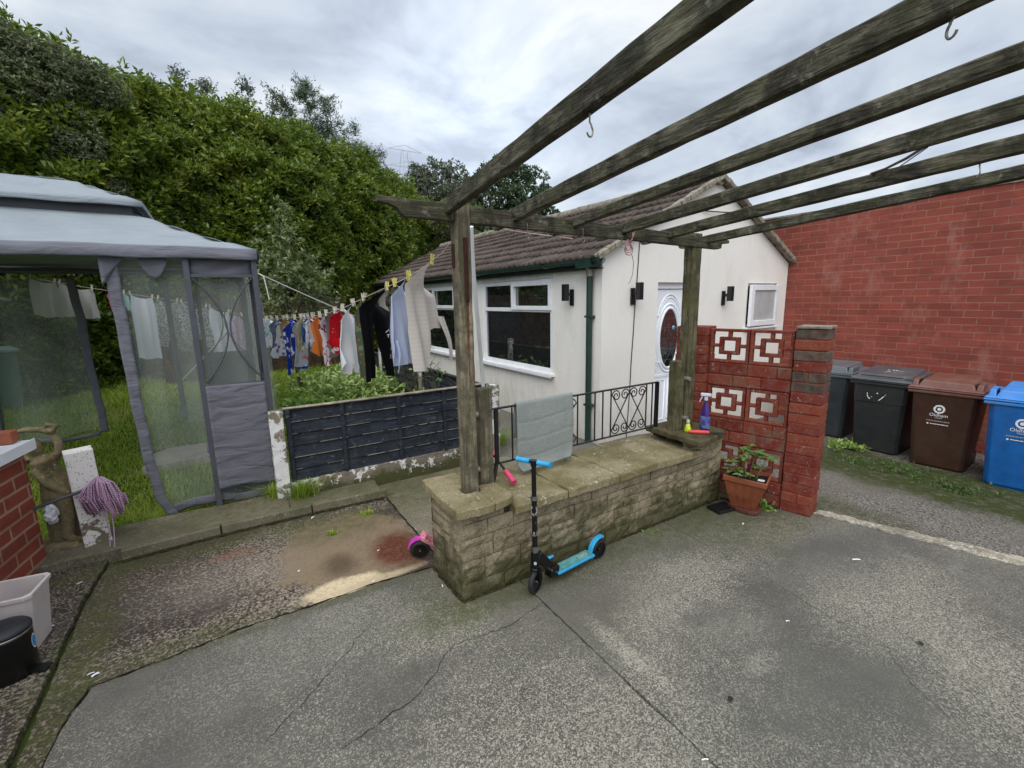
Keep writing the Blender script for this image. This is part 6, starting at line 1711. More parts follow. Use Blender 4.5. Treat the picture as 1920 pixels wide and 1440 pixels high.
garment('blue_shirt', 'top', line1, 0.092, 0.126, 0.70, cm('pale_blue_cotton', '#c3cde8'), 'pale blue long top hanging beside the oatmeal cardigan', 0.05, -0.5, 4, True, 0.27, g1)
garment('leggings', 'leggings', line1, 0.128, 0.147, 0.62, cm('leopard_cotton', '#8d8264', 'leopard', '#1f1c18'), 'narrow leopard print leggings between the pale blue top and black trousers', 0.02, -0.45, 5, True, 0.24, g1)
o = garment('trousers', 'trousers', line1, 0.150, 0.222, 0.80, cm('black_jersey', '#101014'), 'black jogging trousers with a white print on one leg', 0.04, -0.45, 6, False, 0.50, g1, True)
garment('dungarees', 'vest', line1, 0.226, 0.262, 0.78, cm('sage_green_print', '#6d7a63', 'spots', '#93a97f', '#c9784c'), 'sage green dungarees with an orange flower print behind the black trousers', 0.03, -0.25, 7, False, 0.30, g1)
garment('vest', 'vest', line1, 0.266, 0.308, 0.70, cm('white_cotton', '#eef0f6'), 'plain white vest between the red top and the sage dungarees', 0.06, -0.35, 8, False, 0.32, g1)
garment('red_top', 'top', line1, 0.312, 0.342, 0.44, cm('red_print', '#b3121c', 'patch', '#d8cfcf'), 'bright red child top with a white print', 0.03, -0.4, 9, False, 0.29, g1)
garment('hoodie', 'top', line1, 0.346, 0.386, 0.46, cm('grey_marl', '#77787a'), 'mid grey top between the red top and the floral one', 0.05, -0.3, 10, False, 0.30, g1)
garment('leggings', 'leggings', line1, 0.388, 0.418, 0.60, cm('pink_floral', '#ecdfe3', 'spots', '#a33a55', '#7a2a3c'), 'white leggings with dark pink flowers beside the orange top', 0.04, -0.3, 11, False, 0.26, g1)
garment('orange_top', 'vest', line1, 0.422, 0.456, 0.50, cm('orange_cotton', '#e2803c'), 'bright orange sleeveless top in the middle of the washing', 0.03, -0.35, 12, False, 0.28, g1)
more = [
 ('child_shirt', 'top', 0.462, 0.488, 0.40, ('white_blue_print', '#e6ebf6', 'patch', '#5d74a8', '#a33a3a'), 'white child shirt with a blue and red print left of the orange top', 0.2),
 ('blue_shorts', 'shorts', 0.490, 0.510, 0.36, ('mid_blue', '#3f63a8', 'patch', '#d5d9e4'), 'mid blue shorts with white print', 0.2),
 ('yellow_top', 'top', 0.512, 0.532, 0.40, ('pale_yellow', '#d9cf8c', 'patch', '#e8e6da'), 'pale yellow top among the middle washing', 0.2),
 ('romper', 'leggings', 0.535, 0.575, 0.66, ('light_grey_print', '#c3c6cd', 'patch', '#d5596b'), 'light grey romper with a pink patch right of the blue patterned trousers', 0.28),
 ('pyjama_bottoms', 'trousers', 0.578, 0.628, 0.78, ('royal_blue_print', '#2448b0', 'spots', '#dfe6f5'), 'royal blue pyjama bottoms with white motifs, longest of the far washing', 0.3),
 ('brown_top', 'top', 0.632, 0.660, 0.42, ('tan_print', '#b0895f', 'patch', '#e3ddd2'), 'tan and white child top beside the blue pyjama bottoms', 0.24),
 ('nightdress', 'dress', 0.665, 0.715, 0.58, ('white_lilac_print', '#eef0fa', 'spots', '#7a68b0'), 'white nightdress with a lilac print near the far end', 0.34),
 ('grey_romper', 'vest', 0.722, 0.765, 0.52, ('slate_print', '#6d7684', 'patch', '#3a4a66'), 'slate grey romper beside the white nightdress', 0.3),
 ('white_tee', 'top', 0.772, 0.815, 0.48, ('white_aqua_print', '#eef0f2', 'patch', '#3f9cc4', '#9a5a3c'), 'white tee with an aqua print just right of the gazebo', 0.3),
 ('child_vest', 'vest', 0.825, 0.87, 0.50, ('ivory_cotton', '#f0eee8'), 'ivory vest partly behind the gazebo side net', 0.3)]
for i, (nm, kd, a, b, L, mt, lab, wd) in enumerate(more):
    garment(nm, kd, line1, a, b, L, cm(*mt), lab, 0.03 + 0.02 * (i % 3), -0.42 + 0.08 * (i % 2), 20 + i, False, wd * 1.25, g1)
g2 = 'clothes on the far washing line'
far = [
 ('pink_dress', 'dress', 0.06, 0.12, 0.75, ('lilac_floral', '#c9aac8', 'spots', '#a884b4'), 'lilac floral dress at the corner where the washing lines meet', 0.34),
 ('bed_sheet', 'sheet', 0.14, 0.25, 0.90, ('white_bedlinen', '#eaeef6'), 'long white sheet on the far washing line behind the arc bars', None),
 ('patterned_shirt', 'top', 0.27, 0.40, 0.72, ('black_white_print', '#c9c9c6', 'leopard', '#5a5a5c'), 'black and white patterned shirt on the far line', 0.44),
 ('patterned_blouse', 'top', 0.42, 0.51, 0.75, ('grey_fleck_print', '#bdbdb8', 'leopard', '#77777a'), 'grey flecked blouse on the far line beside the long white towel', 0.36),
 ('white_towel', 'sheet', 0.535, 0.63, 0.95, ('white_linen', '#eef2fa'), 'long narrow white towel on the far line seen between gazebo curtains', 0.26),
 ('baby_bodysuit', 'vest', 0.655, 0.675, 0.24, ('mint_cotton', '#a8d6cc'), 'tiny mint bodysuit on the far line', 0.13),
 ('baby_leggings', 'leggings', 0.685, 0.71, 0.28, ('rose_pink_cotton', '#d98aa8'), 'tiny rose pink leggings on the far line', 0.13),
 ('white_shorts', 'shorts', 0.775, 0.885, 0.42, ('stone_shorts', '#dedcd4'), 'off-white shorts half hidden by the gazebo curtain border', None),
 ('cream_skirt', 'sheet', 0.90, 0.975, 0.46, ('cream_cotton', '#dcd9d2'), 'cream cloth in the gap between the gazebo curtains', None)]
for i, (nm, kd, a, b, L, mt, lab, wd) in enumerate(far):
    garment(nm, kd, line2, a, b, L, cm(*mt), lab, 0.03, 0.0, 50 + i, False, wd, g2)

# ------------------------------------------------------------------ vegetation
def leaf_mat(name, dark, light, rough=0.42, young=None, trans=0.25, spec=0.5):
    t = NT(name)
    r = t.island(); p = t.pos()
    c = t.mix(r, S(dark), S(light))
    c = t.mix(t.math('MULTIPLY', t.ramp(t.noise(p, 0.55, 4, 0.6), [(0.4, 0.0), (0.62, 1.0)]), 0.5), c, S(dark))
    if young:
        c = t.mix(t.math('MULTIPLY', t.ramp(t.noise(p, 0.8, 3), [(0.5, 0.0), (0.64, 1.0)]), t.ramp(r, [(0.6, 0.0), (0.95, 0.6)])), c, S(young))
    tl = t.node('ShaderNodeBsdfTranslucent', {0: c})
    t.set(c, rough, 0, spec)
    mx_ = t.node('ShaderNodeMixShader', {0: trans, 1: t.b.outputs[0], 2: tl.outputs[0]})
    t.nt.links.new(mx_.outputs[0], t.out.inputs[0])
    return t.mat
LM_ = {
 'laurel': leaf_mat('laurel_leaf', '#4c621c', '#8c9f3c', 0.34, '#c4bb58', trans=0.35),
 'laurel2': leaf_mat('laurel_leaf_olive', '#5a6a2e', '#979c4c', 0.38, '#c6c068', trans=0.35),
 'grey': leaf_mat('grey_evergreen_leaf', '#566042', '#848c62', 0.55, None, trans=0.3),
 'tree': leaf_mat('dark_tree_leaf', '#3d4e36', '#66784f', 0.5),
 'var': leaf_mat('variegated_leaf', '#506338', '#8f9868', 0.5),
 'wisp': leaf_mat('thin_tree_leaf', '#565e4d', '#838a72', 0.7),
 'creep': leaf_mat('creeping_weed_leaf', '#3c5424', '#6f8a44', 0.5),
 'weed': leaf_mat('weed_leaf', '#628236', '#a3bd62', 0.5),
 'lush': leaf_mat('ground_elder_leaf', '#7d9845', '#bccb88', 0.5)}
BARK = plain('bark', '#3f352a', 0.95, var=0.25, scale=12, bump=0.8)
def unit(v): return v / np.maximum(np.linalg.norm(v, axis=-1, keepdims=True), 1e-9)
def rosettes(tip, axis, nl, L, W, rng, spread=0.75, jit=0.35):
    """nl leaves round each shoot tip; returns verts, quad faces (folded rhombs)"""
    n = len(tip); tip = np.repeat(tip, nl, 0); axis = unit(np.repeat(axis, nl, 0))
    rnd = unit(rng.normal(size=(n * nl, 3)))
    side = unit(rnd - axis * (rnd * axis).sum(-1, keepdims=True))
    d = unit(axis * (1 - spread) + side * spread + rng.normal(0, jit, (n * nl, 3)))
    b = tip - axis * rng.uniform(0, 1, (n * nl, 1)) * np.asarray(L)[..., None].mean() * 0.9
    Ls = np.repeat(np.broadcast_to(L, (n,)), nl) * rng.uniform(0.7, 1.2, n * nl); Ws = Ls * W
    up = unit(np.cross(d, unit(rng.normal(size=d.shape) * 0.5 + side)))
    s = unit(np.cross(d, up))
    m = b + d * (Ls * 0.5)[:, None]
    e = b + d * Ls[:, None] - up * (Ls * 0.10)[:, None]
    l = m + s * (Ws * 0.5)[:, None] + up * (Ws * 0.18)[:, None]
    r = m - s * (Ws * 0.5)[:, None] + up * (Ws * 0.18)[:, None]
    V = np.stack([b, l, e, r], 1).reshape(-1, 3)
    F_ = np.arange(len(V)).reshape(-1, 4)
    return V, F_
def nz(P, k, seed):
    """cheap smooth noise in -1..1 from sums of sines"""
    rg = np.random.default_rng(seed); o = np.zeros(len(P))
    for i in range(5):
        w = rg.normal(size=3) * k * (1.0 + 0.5 * i); o += np.sin(P @ w + rg.uniform(0, 6.28)) / (1 + 0.35 * i)
    return o / 3.0
def lumps_tips(lumps, n, rng, rough=0.18, k=2.2, hollow=0.25):
    """points on lumpy ellipsoids, with outward axes"""
    vol = np.array([r[0] * r[1] + r[1] * r[2] + r[0] * r[2] for c, r in lumps]); vol = vol / vol.sum()
    T, A = [], []
    for (c, r), w in zip(lumps, vol):
        m = max(10, int(n * w)); d = unit(rng.normal(size=(m, 3))); c = np.array(c); r = np.array(r)
        q = 1 + rough * nz(d * r * 1.0 + c, k, 3) - hollow * rng.random(m) ** 2.2
        T.append(c + d * r * q[:, None]); A.append(unit(d / r) + np.array([0, 0, 0.45]))
    return np.concatenate(T), np.concatenate(A)
def tree(name, base, lumps, n, L, W, mat, label, cat, nl=6, trunk=True, group=None, seed=1, rough=0.22, k=2.2, hollow=0.35, limbs=7, tr=0.14):
    rng = np.random.default_rng(seed)
    root = empty(name, base, label, cat, group)
    T, A = lumps_tips(lumps, n, rng, rough, k, hollow)
    V, F_ = rosettes(T, A, nl, L, W, rng)
    mesh_np('crown', V, F_, LM_[mat], root)
    m = MB(); rg = random.Random(seed); b = Vector(base)
    top = Vector(lumps[0][0])
    pts = [b, b.lerp(top, 0.35) + Vector((rg.uniform(-.1, .1), 0, 0)), b.lerp(top, 0.7), top + Vector((0, 0, lumps[0][1][2] * 0.5))]
    m.tube(pts, [tr, tr * 0.8, tr * 0.55, tr * 0.15], 8)
    for i in range(limbs):
        c, r = lumps[i % len(lumps)]
        q = rg.uniform(0.35, 0.85); s_ = pts[1].lerp(pts[2], q)
        e_ = Vector(c) + Vector((rg.uniform(-.7, .7) * r[0], rg.uniform(-.7, .7) * r[1], rg.uniform(-.2, .7) * r[2]))
        m.tube([s_, s_.lerp(e_, 0.5) + Vector((0, 0, 0.15)), e_], [tr * 0.4, tr * 0.25, tr * 0.06], 6)
    m.build('trunk', BARK, root)
    return root
# --- the tall laurel hedge along the back boundary
HP = [(-9.0, 9.2), (-6.0, 10.2), (-2.43, 11.75), (-0.83, 12.76), (0.54, 13.6), (2.52, 14.6), (5.28, 17.0), (8.63, 21.0), (11.6, 25.4)]
HH = [7.1, 7.0, 6.95, 6.85, 6.9, 7.0, 7.15, 7.3, 6.95]
HPa = np.array(HP); seg = np.linalg.norm(np.diff(HPa, axis=0), axis=1); cum = np.concatenate([[0], np.cumsum(seg)])
def hedge_pt(s):
    x = np.interp(s, cum, HPa[:, 0]); y = np.interp(s, cum, HPa[:, 1]); h = np.interp(s, cum, HH)
    e = 0.6
    tx = np.interp(s + e, cum, HPa[:, 0]) - np.interp(s - e, cum, HPa[:, 0]); ty = np.interp(s + e, cum, HPa[:, 1]) - np.interp(s - e, cum, HPa[:, 1])
    l = np.hypot(tx, ty) + 1e-9
    return x, y, h, ty / l, -tx / l          # outward normal towards the camera side
rng = np.random.default_rng(77)
HG = empty('laurel_hedge', (1.0, 14.0, 0.7), 'very tall dense laurel hedge filling the back left of the garden', 'hedge')
NT_ = 42000
s = rng.uniform(0, cum[-1], NT_ * 3)
keep = rng.random(NT_ * 3) < np.interp(s, cum, [0.75, 0.9, 1, 0.95, 0.9, 0.8, 0.5, 0.34, 0.26]); s = s[keep][:NT_]
x, y, h, nx_, ny_ = hedge_pt(s)
q = rng.random(len(s)) ** 0.9                              # 0 bottom .. 1 over the top
za = q * 1.12
z = np.minimum(za, 1.0)
back = np.clip(za - 1.0, 0, 1) / 0.12 * 1.3                  # goes back over the top
P3 = np.stack([x, y, z * h], 1)
bulge = 0.42 * nz(P3, 0.9, 5) + 0.22 * nz(P3, 2.3, 6) + 0.10 * nz(P3, 5.5, 9)
prof = 0.55 * np.sin(np.clip(z, 0, 1) * np.pi * 0.9) - 0.9 * np.clip(z - 0.82, 0, 1) / 0.18 * 0.9
off = bulge + prof - back - rng.random(len(s)) ** 2 * 0.35
clump = nz(P3, 4.2, 21) + 0.6 * nz(P3, 8.0, 22)
off += 0.16 * clump
gap = (clump < -0.42) & (rng.random(len(s)) < 0.8) & (z < 0.93)
top = 0.20 * nz(P3 * [1, 1, 0], 1.3, 8) + 0.16 * nz(P3 * [1, 1, 0], 3.1, 12)
T = np.stack([x + nx_ * off, y + ny_ * off, 0.1 + z * (h - 0.1) + np.where(z > 0.9, top + rng.random(len(s)) ** 3 * 0.45, 0)], 1)
A = np.stack([nx_ * (1 - z * 0.45), ny_ * (1 - z * 0.45), 0.55 + z * 0.6], 1)
T, A = T[~gap], A[~gap]
dist = np.hypot(T[:, 0], T[:, 1])
V, F_ = rosettes(T, A, 7, 0.15 + 0.0028 * np.clip(dist - 12, 0, 16), 0.36, rng, 0.62, 0.28)
mesh_np('foliage', V, F_, LM_['laurel'], HG)
# closed core behind the leaves; its dark colour paints the hedge's inner shade
ss = np.linspace(0, cum[-1], 90); hx, hy, hh_, hnx, hny = hedge_pt(ss)
zz_ = np.linspace(0, 1, 26)
Vc = []
for k_, zq in enumerate(zz_):
    pr2 = 0.55 * np.sin(zq * np.pi * 0.9) - 0.9 * max(0, zq - 0.82) / 0.18 * 0.9
    P3 = np.stack([hx, hy, zq * hh_], 1)
    o_ = 0.42 * nz(P3, 0.9, 5) + 0.2 * nz(P3, 2.3, 6) + pr2 - 0.5
    Vc.append(np.stack([hx + hnx * o_, hy + hny * o_, 0.0 + zq * (hh_ - 0.35)], 1))
for dback in (1.6, 2.4):
    Vc.append(np.stack([hx - hnx * dback, hy - hny * dback, hh_ * (0.94 if dback < 2 else 0.0)], 1))
Vc = np.concatenate(Vc); nr = 28; I = np.arange(nr - 1)[:, None] * 90 + np.arange(89)[None, :]
mesh_np('inner_shade_core', Vc, np.stack([I, I + 1, I + 91, I + 90], -1).reshape(-1, 4), plain('painted_inner_shade', '#23231a', 0.95, var=0.3, scale=6, bump=1.0, spec=0.1), HG, smooth=True)
# --- nearer olive-leaved laurel at the far left and the grey evergreen beside it
tree('laurel_bush', (-4.3, 9.5, 0.4), [((-4.25, 9.45, 4.3), (1.0, 0.8, 1.1)), ((-4.0, 9.2, 3.0), (0.9, 0.7, 1.0)), ((-3.6, 9.3, 2.2), (0.8, 0.6, 0.9)), ((-3.1, 9.4, 3.5), (0.5, 0.5, 0.6)), ((-4.6, 9.2, 5.3), (0.5, 0.5, 0.7))], 1900, 0.17, 0.36, 'laurel2', 'olive-leaved laurel bush rising behind the gazebo at the left edge', 'bush', 7, seed=3, rough=0.4, k=2.0)
tree('grey_evergreen', (-2.6, 12.0, 0.5), [((-2.75, 11.75, 6.2), (1.25, 0.45, 0.75)), ((-1.8, 12.1, 6.2), (0.8, 0.4, 0.6)), ((-2.2, 11.85, 5.2), (0.9, 0.45, 0.75)), ((-3.4, 11.4, 5.4), (0.9, 0.45, 0.8)), ((-1.6, 12.1, 4.4), (0.5, 0.4, 0.8)), ((-2.1, 11.8, 3.7), (0.5, 0.4, 0.8))], 7000, 0.075, 0.42, 'grey', 'grey-green fine-leaved evergreen grown into the left part of the hedge', 'tree', 9, seed=5, rough=0.45, k=2.8)
# --- small variegated tree by the far washing
tree('variegated_tree', (1.35, 10.3, 0.45), [((1.25, 10.2, 3.0), (0.55, 0.5, 0.75)), ((1.75, 10.3, 2.75), (0.45, 0.45, 0.5)), ((0.95, 10.2, 2.6), (0.40, 0.4, 0.5)), ((1.35, 10.2, 3.75), (0.22, 0.22, 0.55)), ((1.85, 10.4, 2.2), (0.45, 0.4, 0.4)), ((1.1, 10.2, 2.0), (0.4, 0.4, 0.4))], 560, 0.10, 0.42, 'var', 'small loose variegated tree with pale leaves behind the far washing', 'tree', 6, seed=8, rough=0.5, k=3.5, hollow=0.6, tr=0.05)
# --- trees beyond the hedge and the bungalow
gt_ = 'trees beyond the hedge'
tree('broad_tree', (17.0, 27.0, 0), [((16.4, 27.5, 9.0), (1.9, 1.5, 1.8)), ((18.2, 26.5, 8.7), (1.5, 1.2, 2.1)), ((14.6, 28.5, 8.2), (1.4, 1.2, 1.7)), ((17.3, 27.0, 6.6), (2.6, 1.8, 1.6)), ((19.6, 25.6, 6.9), (1.1, 1.0, 1.2)), ((15.2, 28.0, 6.2), (1.8, 1.4, 1.4)), ((16.9, 27.2, 10.7), (0.8, 0.7, 0.9))], 3200, 0.26, 0.45, 'tree', 'big dark tree behind the bungalow roof ridge', 'tree', 8, group=gt_, seed=11, rough=0.45, k=1.2)
tree('bushy_tree', (12.4, 26.5, 0), [((12.6, 27.0, 8.6), (1.5, 1.2, 1.6)), ((11.2, 27.5, 8.2), (1.1, 1.0, 1.5)), ((13.9, 27.0, 7.4), (1.2, 1.0, 1.4)), ((12.0, 27.0, 6.6), (1.8, 1.2, 1.5)), ((11.2, 27.4, 9.4), (0.6, 0.6, 0.8))], 2400, 0.24, 0.4, 'wisp', 'grey-green bushy tree between the tall hedge and the big dark tree', 'tree', 8, group=gt_, seed=12, rough=0.55, k=1.6)
tree('shrub', (9.3, 17.6, 0), [((9.35, 19.0, 6.1), (0.8, 0.6, 0.5)), ((8.6, 19.0, 5.6), (0.6, 0.5, 0.5)), ((10.0, 18.6, 5.7), (0.5, 0.5, 0.4))], 500, 0.16, 0.42, 'laurel2', 'yellow-green shrub top showing over the roof by the pergola post', 'shrub', 6, group=gt_, seed=14, rough=0.4, tr=0.08)
tree('shrub', (8.2, 22.0, 0), [((9.3, 20.6, 4.6), (1.4, 0.8, 1.2)), ((10.6, 21.5, 5.2), (1.0, 0.7, 1.0))], 1500, 0.16, 0.42, 'grey', 'dark dense shrub filling the gap between hedge and roof', 'shrub', 8, group=gt_, seed=15, rough=0.35, tr=0.1)
def wispy(base, tops, label, seed, name='wispy_tree', mat='wisp', needle=False):
    rng = np.random.default_rng(seed); rg = random.Random(seed)
    root = empty(name, base, label, 'tree', gt_); m = MB(); T = []; A = []
    b = Vector(base)
    for (tx, ty, tz, rad, nb) in tops:
        t_ = Vector((tx, ty, tz)); m.tube([b, b.lerp(t_, 0.6) + Vector((rg.uniform(-.2, .2), 0, 0)), b.lerp(t_, 0.94)], [0.10, 0.05, 0.010], 6)
        for i in range(nb):
            q = rg.uniform(0.72, 1.0); s_ = b.lerp(t_, q); an = rg.uniform(0, 6.28); L = rad * (1.25 - 0.9 * (q - 0.72) / 0.28) * rg.uniform(0.6, 1.1)
            d_ = Vector((math.cos(an), math.sin(an), rg.uniform(0.1, 0.9))).normalized(); e_ = s_ + d_ * L
            m.tube([s_, s_.lerp(e_, 0.5) + Vector((0, 0, 0.06 * L)), e_], [0.013, 0.008, 0.003], 4)
            for k in range(14 if needle else 9):
                f = rg.uniform(0.25, 1.0); p_ = s_.lerp(e_, f) + Vector([rg.gauss(0, 0.08) for _ in range(3)])
                T.append(p_); A.append(d_ + Vector((rg.gauss(0, .4), rg.gauss(0, .4), rg.gauss(0.3, .4))))
    m.build('trunk', BARK, root)
    V, F_ = rosettes(np.array(T), np.array(A), 5 if needle else 3, 0.17 if needle else 0.12, 0.13 if needle else 0.38, rng, 0.45 if needle else 0.7)
    mesh_np('crown', V, F_, LM_[mat], root)
wispy((-0.1, 21.2, 0), [(-1.0, 21.2, 9.7, 0.9, 34), (-0.1, 21.3, 10.35, 1.0, 50), (0.7, 21.3, 10.1, 1.0, 46), (1.3, 21.2, 9.4, 0.8, 26)], 'left thin-leaved tree top peeping over the hedge', 31)
wispy((2.6, 22.0, 0), [(2.0, 22.0, 10.7, 0.9, 40), (2.9, 22.0, 10.5, 1.0, 46), (3.6, 22.0, 9.8, 0.8, 30)], 'middle thin-leaved tree top peeping over the hedge', 32)
wispy((5.0, 21.2, 0), [(4.0, 21.2, 10.7, 1.2, 60), (4.9, 21.2, 10.3, 1.2, 54), (5.9, 21.2, 9.5, 1.1, 44), (3.2, 21.2, 9.9, 0.9, 34), (6.9, 21.4, 8.7, 0.9, 28)], 'spiky dark conifer top rising over the hedge', 33, 'conifer', 'tree', True)
wispy((19.3, 12.2, 0), [(19.2, 12.1, 6.4, 0.5, 8)], 'small bare tuft of twigs behind the right verge of the gable', 34, 'bare_shrub', 'wisp', True)
# --- faint pylon far away
m = MB(); bx, by = 35.0, 92.4
for (dx_, dy_) in ((-1, -1), (1, -1), (1, 1), (-1, 1)): m.beam((bx + dx_ * 4, by + dy_ * 4, 0), (bx + dx_ * 0.6, by + dy_ * 0.6, 31), 0.10, 0.10)
for k in range(9):
    z0, z1 = 31 * k / 9, 31 * (k + 1) / 9; r0, r1 = 4 - 3.4 * k / 9, 4 - 3.4 * (k + 1) / 9
    m.beam((bx - r0, by - r0, z0), (bx + r1, by - r1, z1), 0.06, 0.06); m.beam((bx + r0, by - r0, z0), (bx - r1, by - r1, z1), 0.06, 0.06)
for z in (24, 28, 31): m.beam((bx - 3.4, by, z), (bx + 3.4, by, z), 0.09, 0.09); m.beam((bx - 3.4, by, z), (bx, by, z + 1.0), 0.06, 0.06); m.beam((bx + 3.4, by, z), (bx, by, z + 1.0), 0.06, 0.06)
m.build('pylon', plain('pylon_steel', '#b9c0c8', 0.6), label='faint grey lattice pylon top beyond the hedge', cat='pylon')

# ------------------------------------------------------------------ rear fence, side fence, sleepers
RF = empty('rear_fence', (1.2, 12.2, 0.6), 'brown vertical board fence below the hedge at the back of the lawn', 'fence')
m = MB(); rg = random.Random(5); x = -1.2
while x < 2.9:
    w = rg.uniform(0.095, 0.115); yv = 12.0 + (x + 1.2) * 0.22; h_ = 2.02 + rg.uniform(-.02, .02)
    m.box((x, yv + rg.uniform(-.006, .006), 0.6 + h_ / 2 - 0.3), (w, 0.02, h_), 0.2); x += w + 0.008
m.build('boards', M['fence_brown'], RF)
m = MB(); m.beam((-1.2, 12.04, 1.9), (2.9, 12.94, 1.9), 0.04, 0.07); m.build('rail', M['fence_brown'], RF)
m = MB(); m.box((1.0, 11.72, 0.80), (4.0, 0.14, 0.36), 0.10); m.build('timber_edging', M['fence_brown'], label='low brown timber edging at the far end of the lawn', cat='edging')
m = MB(); m.box((2.25, 11.9, 1.45), (0.95, 0.05, 1.25), 0.15); m.build('trellis_panel', M['fence_grey'], bevel=0.01, label='dark grey panel standing behind the far washing', cat='panel')
def side_panel(y0, y1, mat, label):
    r_ = empty('fence_panel', (3.07, (y0 + y1) / 2, 0.2), label, 'fence', 'fence panels between lawn and bungalow path')
    m = MB(); nB = 6; zb, zt = 0.16, 0.99; hB = (zt - zb) / nB; rg = random.Random(int(y0 * 10))
    for i in range(nB):
        z0 = zb + i * hB; n = 16; P = []
        for k in range(n + 1):
            yv = y0 + (y1 - y0) * k / n; w1 = 0.006 * math.sin(yv * 7 + i * 2) + rg.uniform(-.003, .003)
            P += [(3.048, yv, z0 - 0.01 + w1), (3.07, yv, z0 + hB + 0.012 + w1), (3.08, yv, z0 + hB + 0.012 + w1), (3.06, yv, z0 - 0.01 + w1)]
        m.add(P, [(4 * k + j, 4 * k + (j + 1) % 4, 4 * (k + 1) + (j + 1) % 4, 4 * (k + 1) + j) for k in range(n) for j in range(4)])
    m.build('boards', mat, r_)
    for k in range(4):
        yv = y0 + 0.05 + (y1 - y0 - 0.1) * k / 3; m = MB(); m.bb(3.022, 3.044, yv - 0.022, yv + 0.022, zb, zt + 0.01); m.build('batten', mat, r_)
    m = MB(); m.bb(3.02, 3.09, y0, y1, zt + 0.012, zt + 0.034); m.build('capping', mat, r_)
    m = MB(); m.bb(3.045, 3.09, y0, y1, -0.1, zb - 0.004); m.build('base_board', M['gravel_board'], r_)
side_panel(5.58, 7.82, M['fence_blue'], 'dark painted fence panel beside the bungalow nearest the stone wall')
side_panel(8.02, 10.2, M['fence_grey'], 'weathered grey fence panel beside the bungalow, below the black trousers')
side_panel(10.4, 12.6, M['fence_grey'], 'farthest weathered fence panel beside the bungalow')
cpost(3.07, 7.92, 0.11, 0.11, 1.12, 1.57, 0, M['flaked'], 'pale concrete post halfway along the side fence by the bungalow')
cpost(3.07, 10.3, 0.11, 0.11, 1.16, 1.57, 0, M['flaked'], 'far pale concrete post along the side fence by the bungalow')

# ------------------------------------------------------------------ lawn grass (one mass nobody could count)
t = NT('grass_blade')
r = t.island(); p = t.pos()
c = t.mix(r, S('#6a8a22'), S('#a9bf4a'))
c = t.mix(t.ramp(t.noise(p, 0.9, 4), [(0.42, 0.0), (0.62, 0.6)]), c, S('#b4c852'))
c = t.mix(t.ramp(t.noise(t.map(p, loc=(4, 4, 0)), 1.6, 4), [(0.52, 0.0), (0.68, 0.55)]), c, S('#c3bd78'))
tl = t.node('ShaderNodeBsdfTranslucent', {0: c}); t.set(c, 0.6, 0, 0.35)
mx_ = t.node('ShaderNodeMixShader', {0: 0.42, 1: t.b.outputs[0], 2: tl.outputs[0]}); t.nt.links.new(mx_.outputs[0], t.out.inputs[0]); M['grass'] = t.mat
def blades(X, Y, Z, H, W, rng, lean=0.5):
    n = len(X); an = rng.uniform(0, 2 * np.pi, n); d = np.stack([np.cos(an), np.sin(an), 0 * an], 1); s = np.stack([-np.sin(an), np.cos(an), 0 * an], 1)
    b = np.stack([X, Y, Z], 1); le = (rng.random(n) * lean * H)[:, None]; up = np.array([[0, 0, 1.0]]) * H[:, None]; w = (W * 0.5)[:, None]
    m = b + up * 0.55 + d * le * 0.35; e = b + up * (1 - 0.25 * rng.random((n, 1)) * lean) + d * le
    V = np.stack([b - s * w, b + s * w, m + s * w * 0.75, m - s * w * 0.75, e], 1).reshape(-1, 3)
    k = np.arange(n)[:, None] * 5
    F_ = np.concatenate([k + [[0, 1, 2]], k + [[0, 2, 3]], k + [[3, 2, 4]]], 1).reshape(-1, 3)
    return V, F_
rng = np.random.default_rng(4)
N = 120000
X = rng.uniform(-4.6, 2.98, N); Y = 5.66 + (13.2 - 5.66) * rng.random(N) ** 1.25
kp = ~((X > -2.0) & (Y < 5.66)) & ~((X > -1.0) & (X < -0.2) & (Y > 7.3) & (Y < 8.1)); X, Y = X[kp], Y[kp]
P2 = np.stack([X, Y, 0 * X], 1)
hgr = 0.085 + 0.05 * nz(P2, 2.0, 2) + 0.05 * np.clip(nz(P2, 5.0, 4), 0, 2)
hgr += 0.10 * np.clip(X - 2.1, 0, 1) + 0.10 * (rng.random(len(X)) < 0.03)
hgr = np.clip(hgr, 0.035, 0.4) * rng.uniform(0.6, 1.3, len(X))
V, F_ = blades(X, Y, hgt(X, Y) - 0.005, hgr, rng.uniform(0.004, 0.009, len(X)) * (1 + 0.06 * (Y - 5.6)), rng, 1.9)
g_ = mesh_np('grass', V, F_, M['grass'], kind='stuff', label='long unmown lawn grass', cat='grass')
def tuft(x, y, z, n, h, rad, label, seed):
    rng = np.random.default_rng(seed)
    X = x + rng.normal(0, rad * 0.45, n); Y = y + rng.normal(0, rad * 0.35, n)
    V, F_ = blades(X, Y, np.full(n, z), h * rng.uniform(0.5, 1.1, n), rng.uniform(0.005, 0.009, n), rng, 1.7)
    return mesh_np('grass_tuft', V, F_, M['grass'], label=label, cat='grass tuft')
tuft(0.62, 5.36, 0.06, 240, 0.26, 0.13, 'long grass tuft at the foot of the flaking fence post', 1)
tuft(0.34, 5.50, 0.07, 120, 0.24, 0.09, 'grass growing between the gazebo post and the concrete post', 2)
tuft(1.12, 4.66, -0.014, 110, 0.05, 0.07, 'small grass patch in the joint of the dark path by the kerb', 3)
tuft(0.72, 4.42, -0.014, 70, 0.035, 0.05, 'low tuft of grass at the top edge of the tan cement patch', 4)
tuft(0.30, 11.0, 0.5, 200, 0.55, 0.25, 'tall grass clump below the far washing', 5)
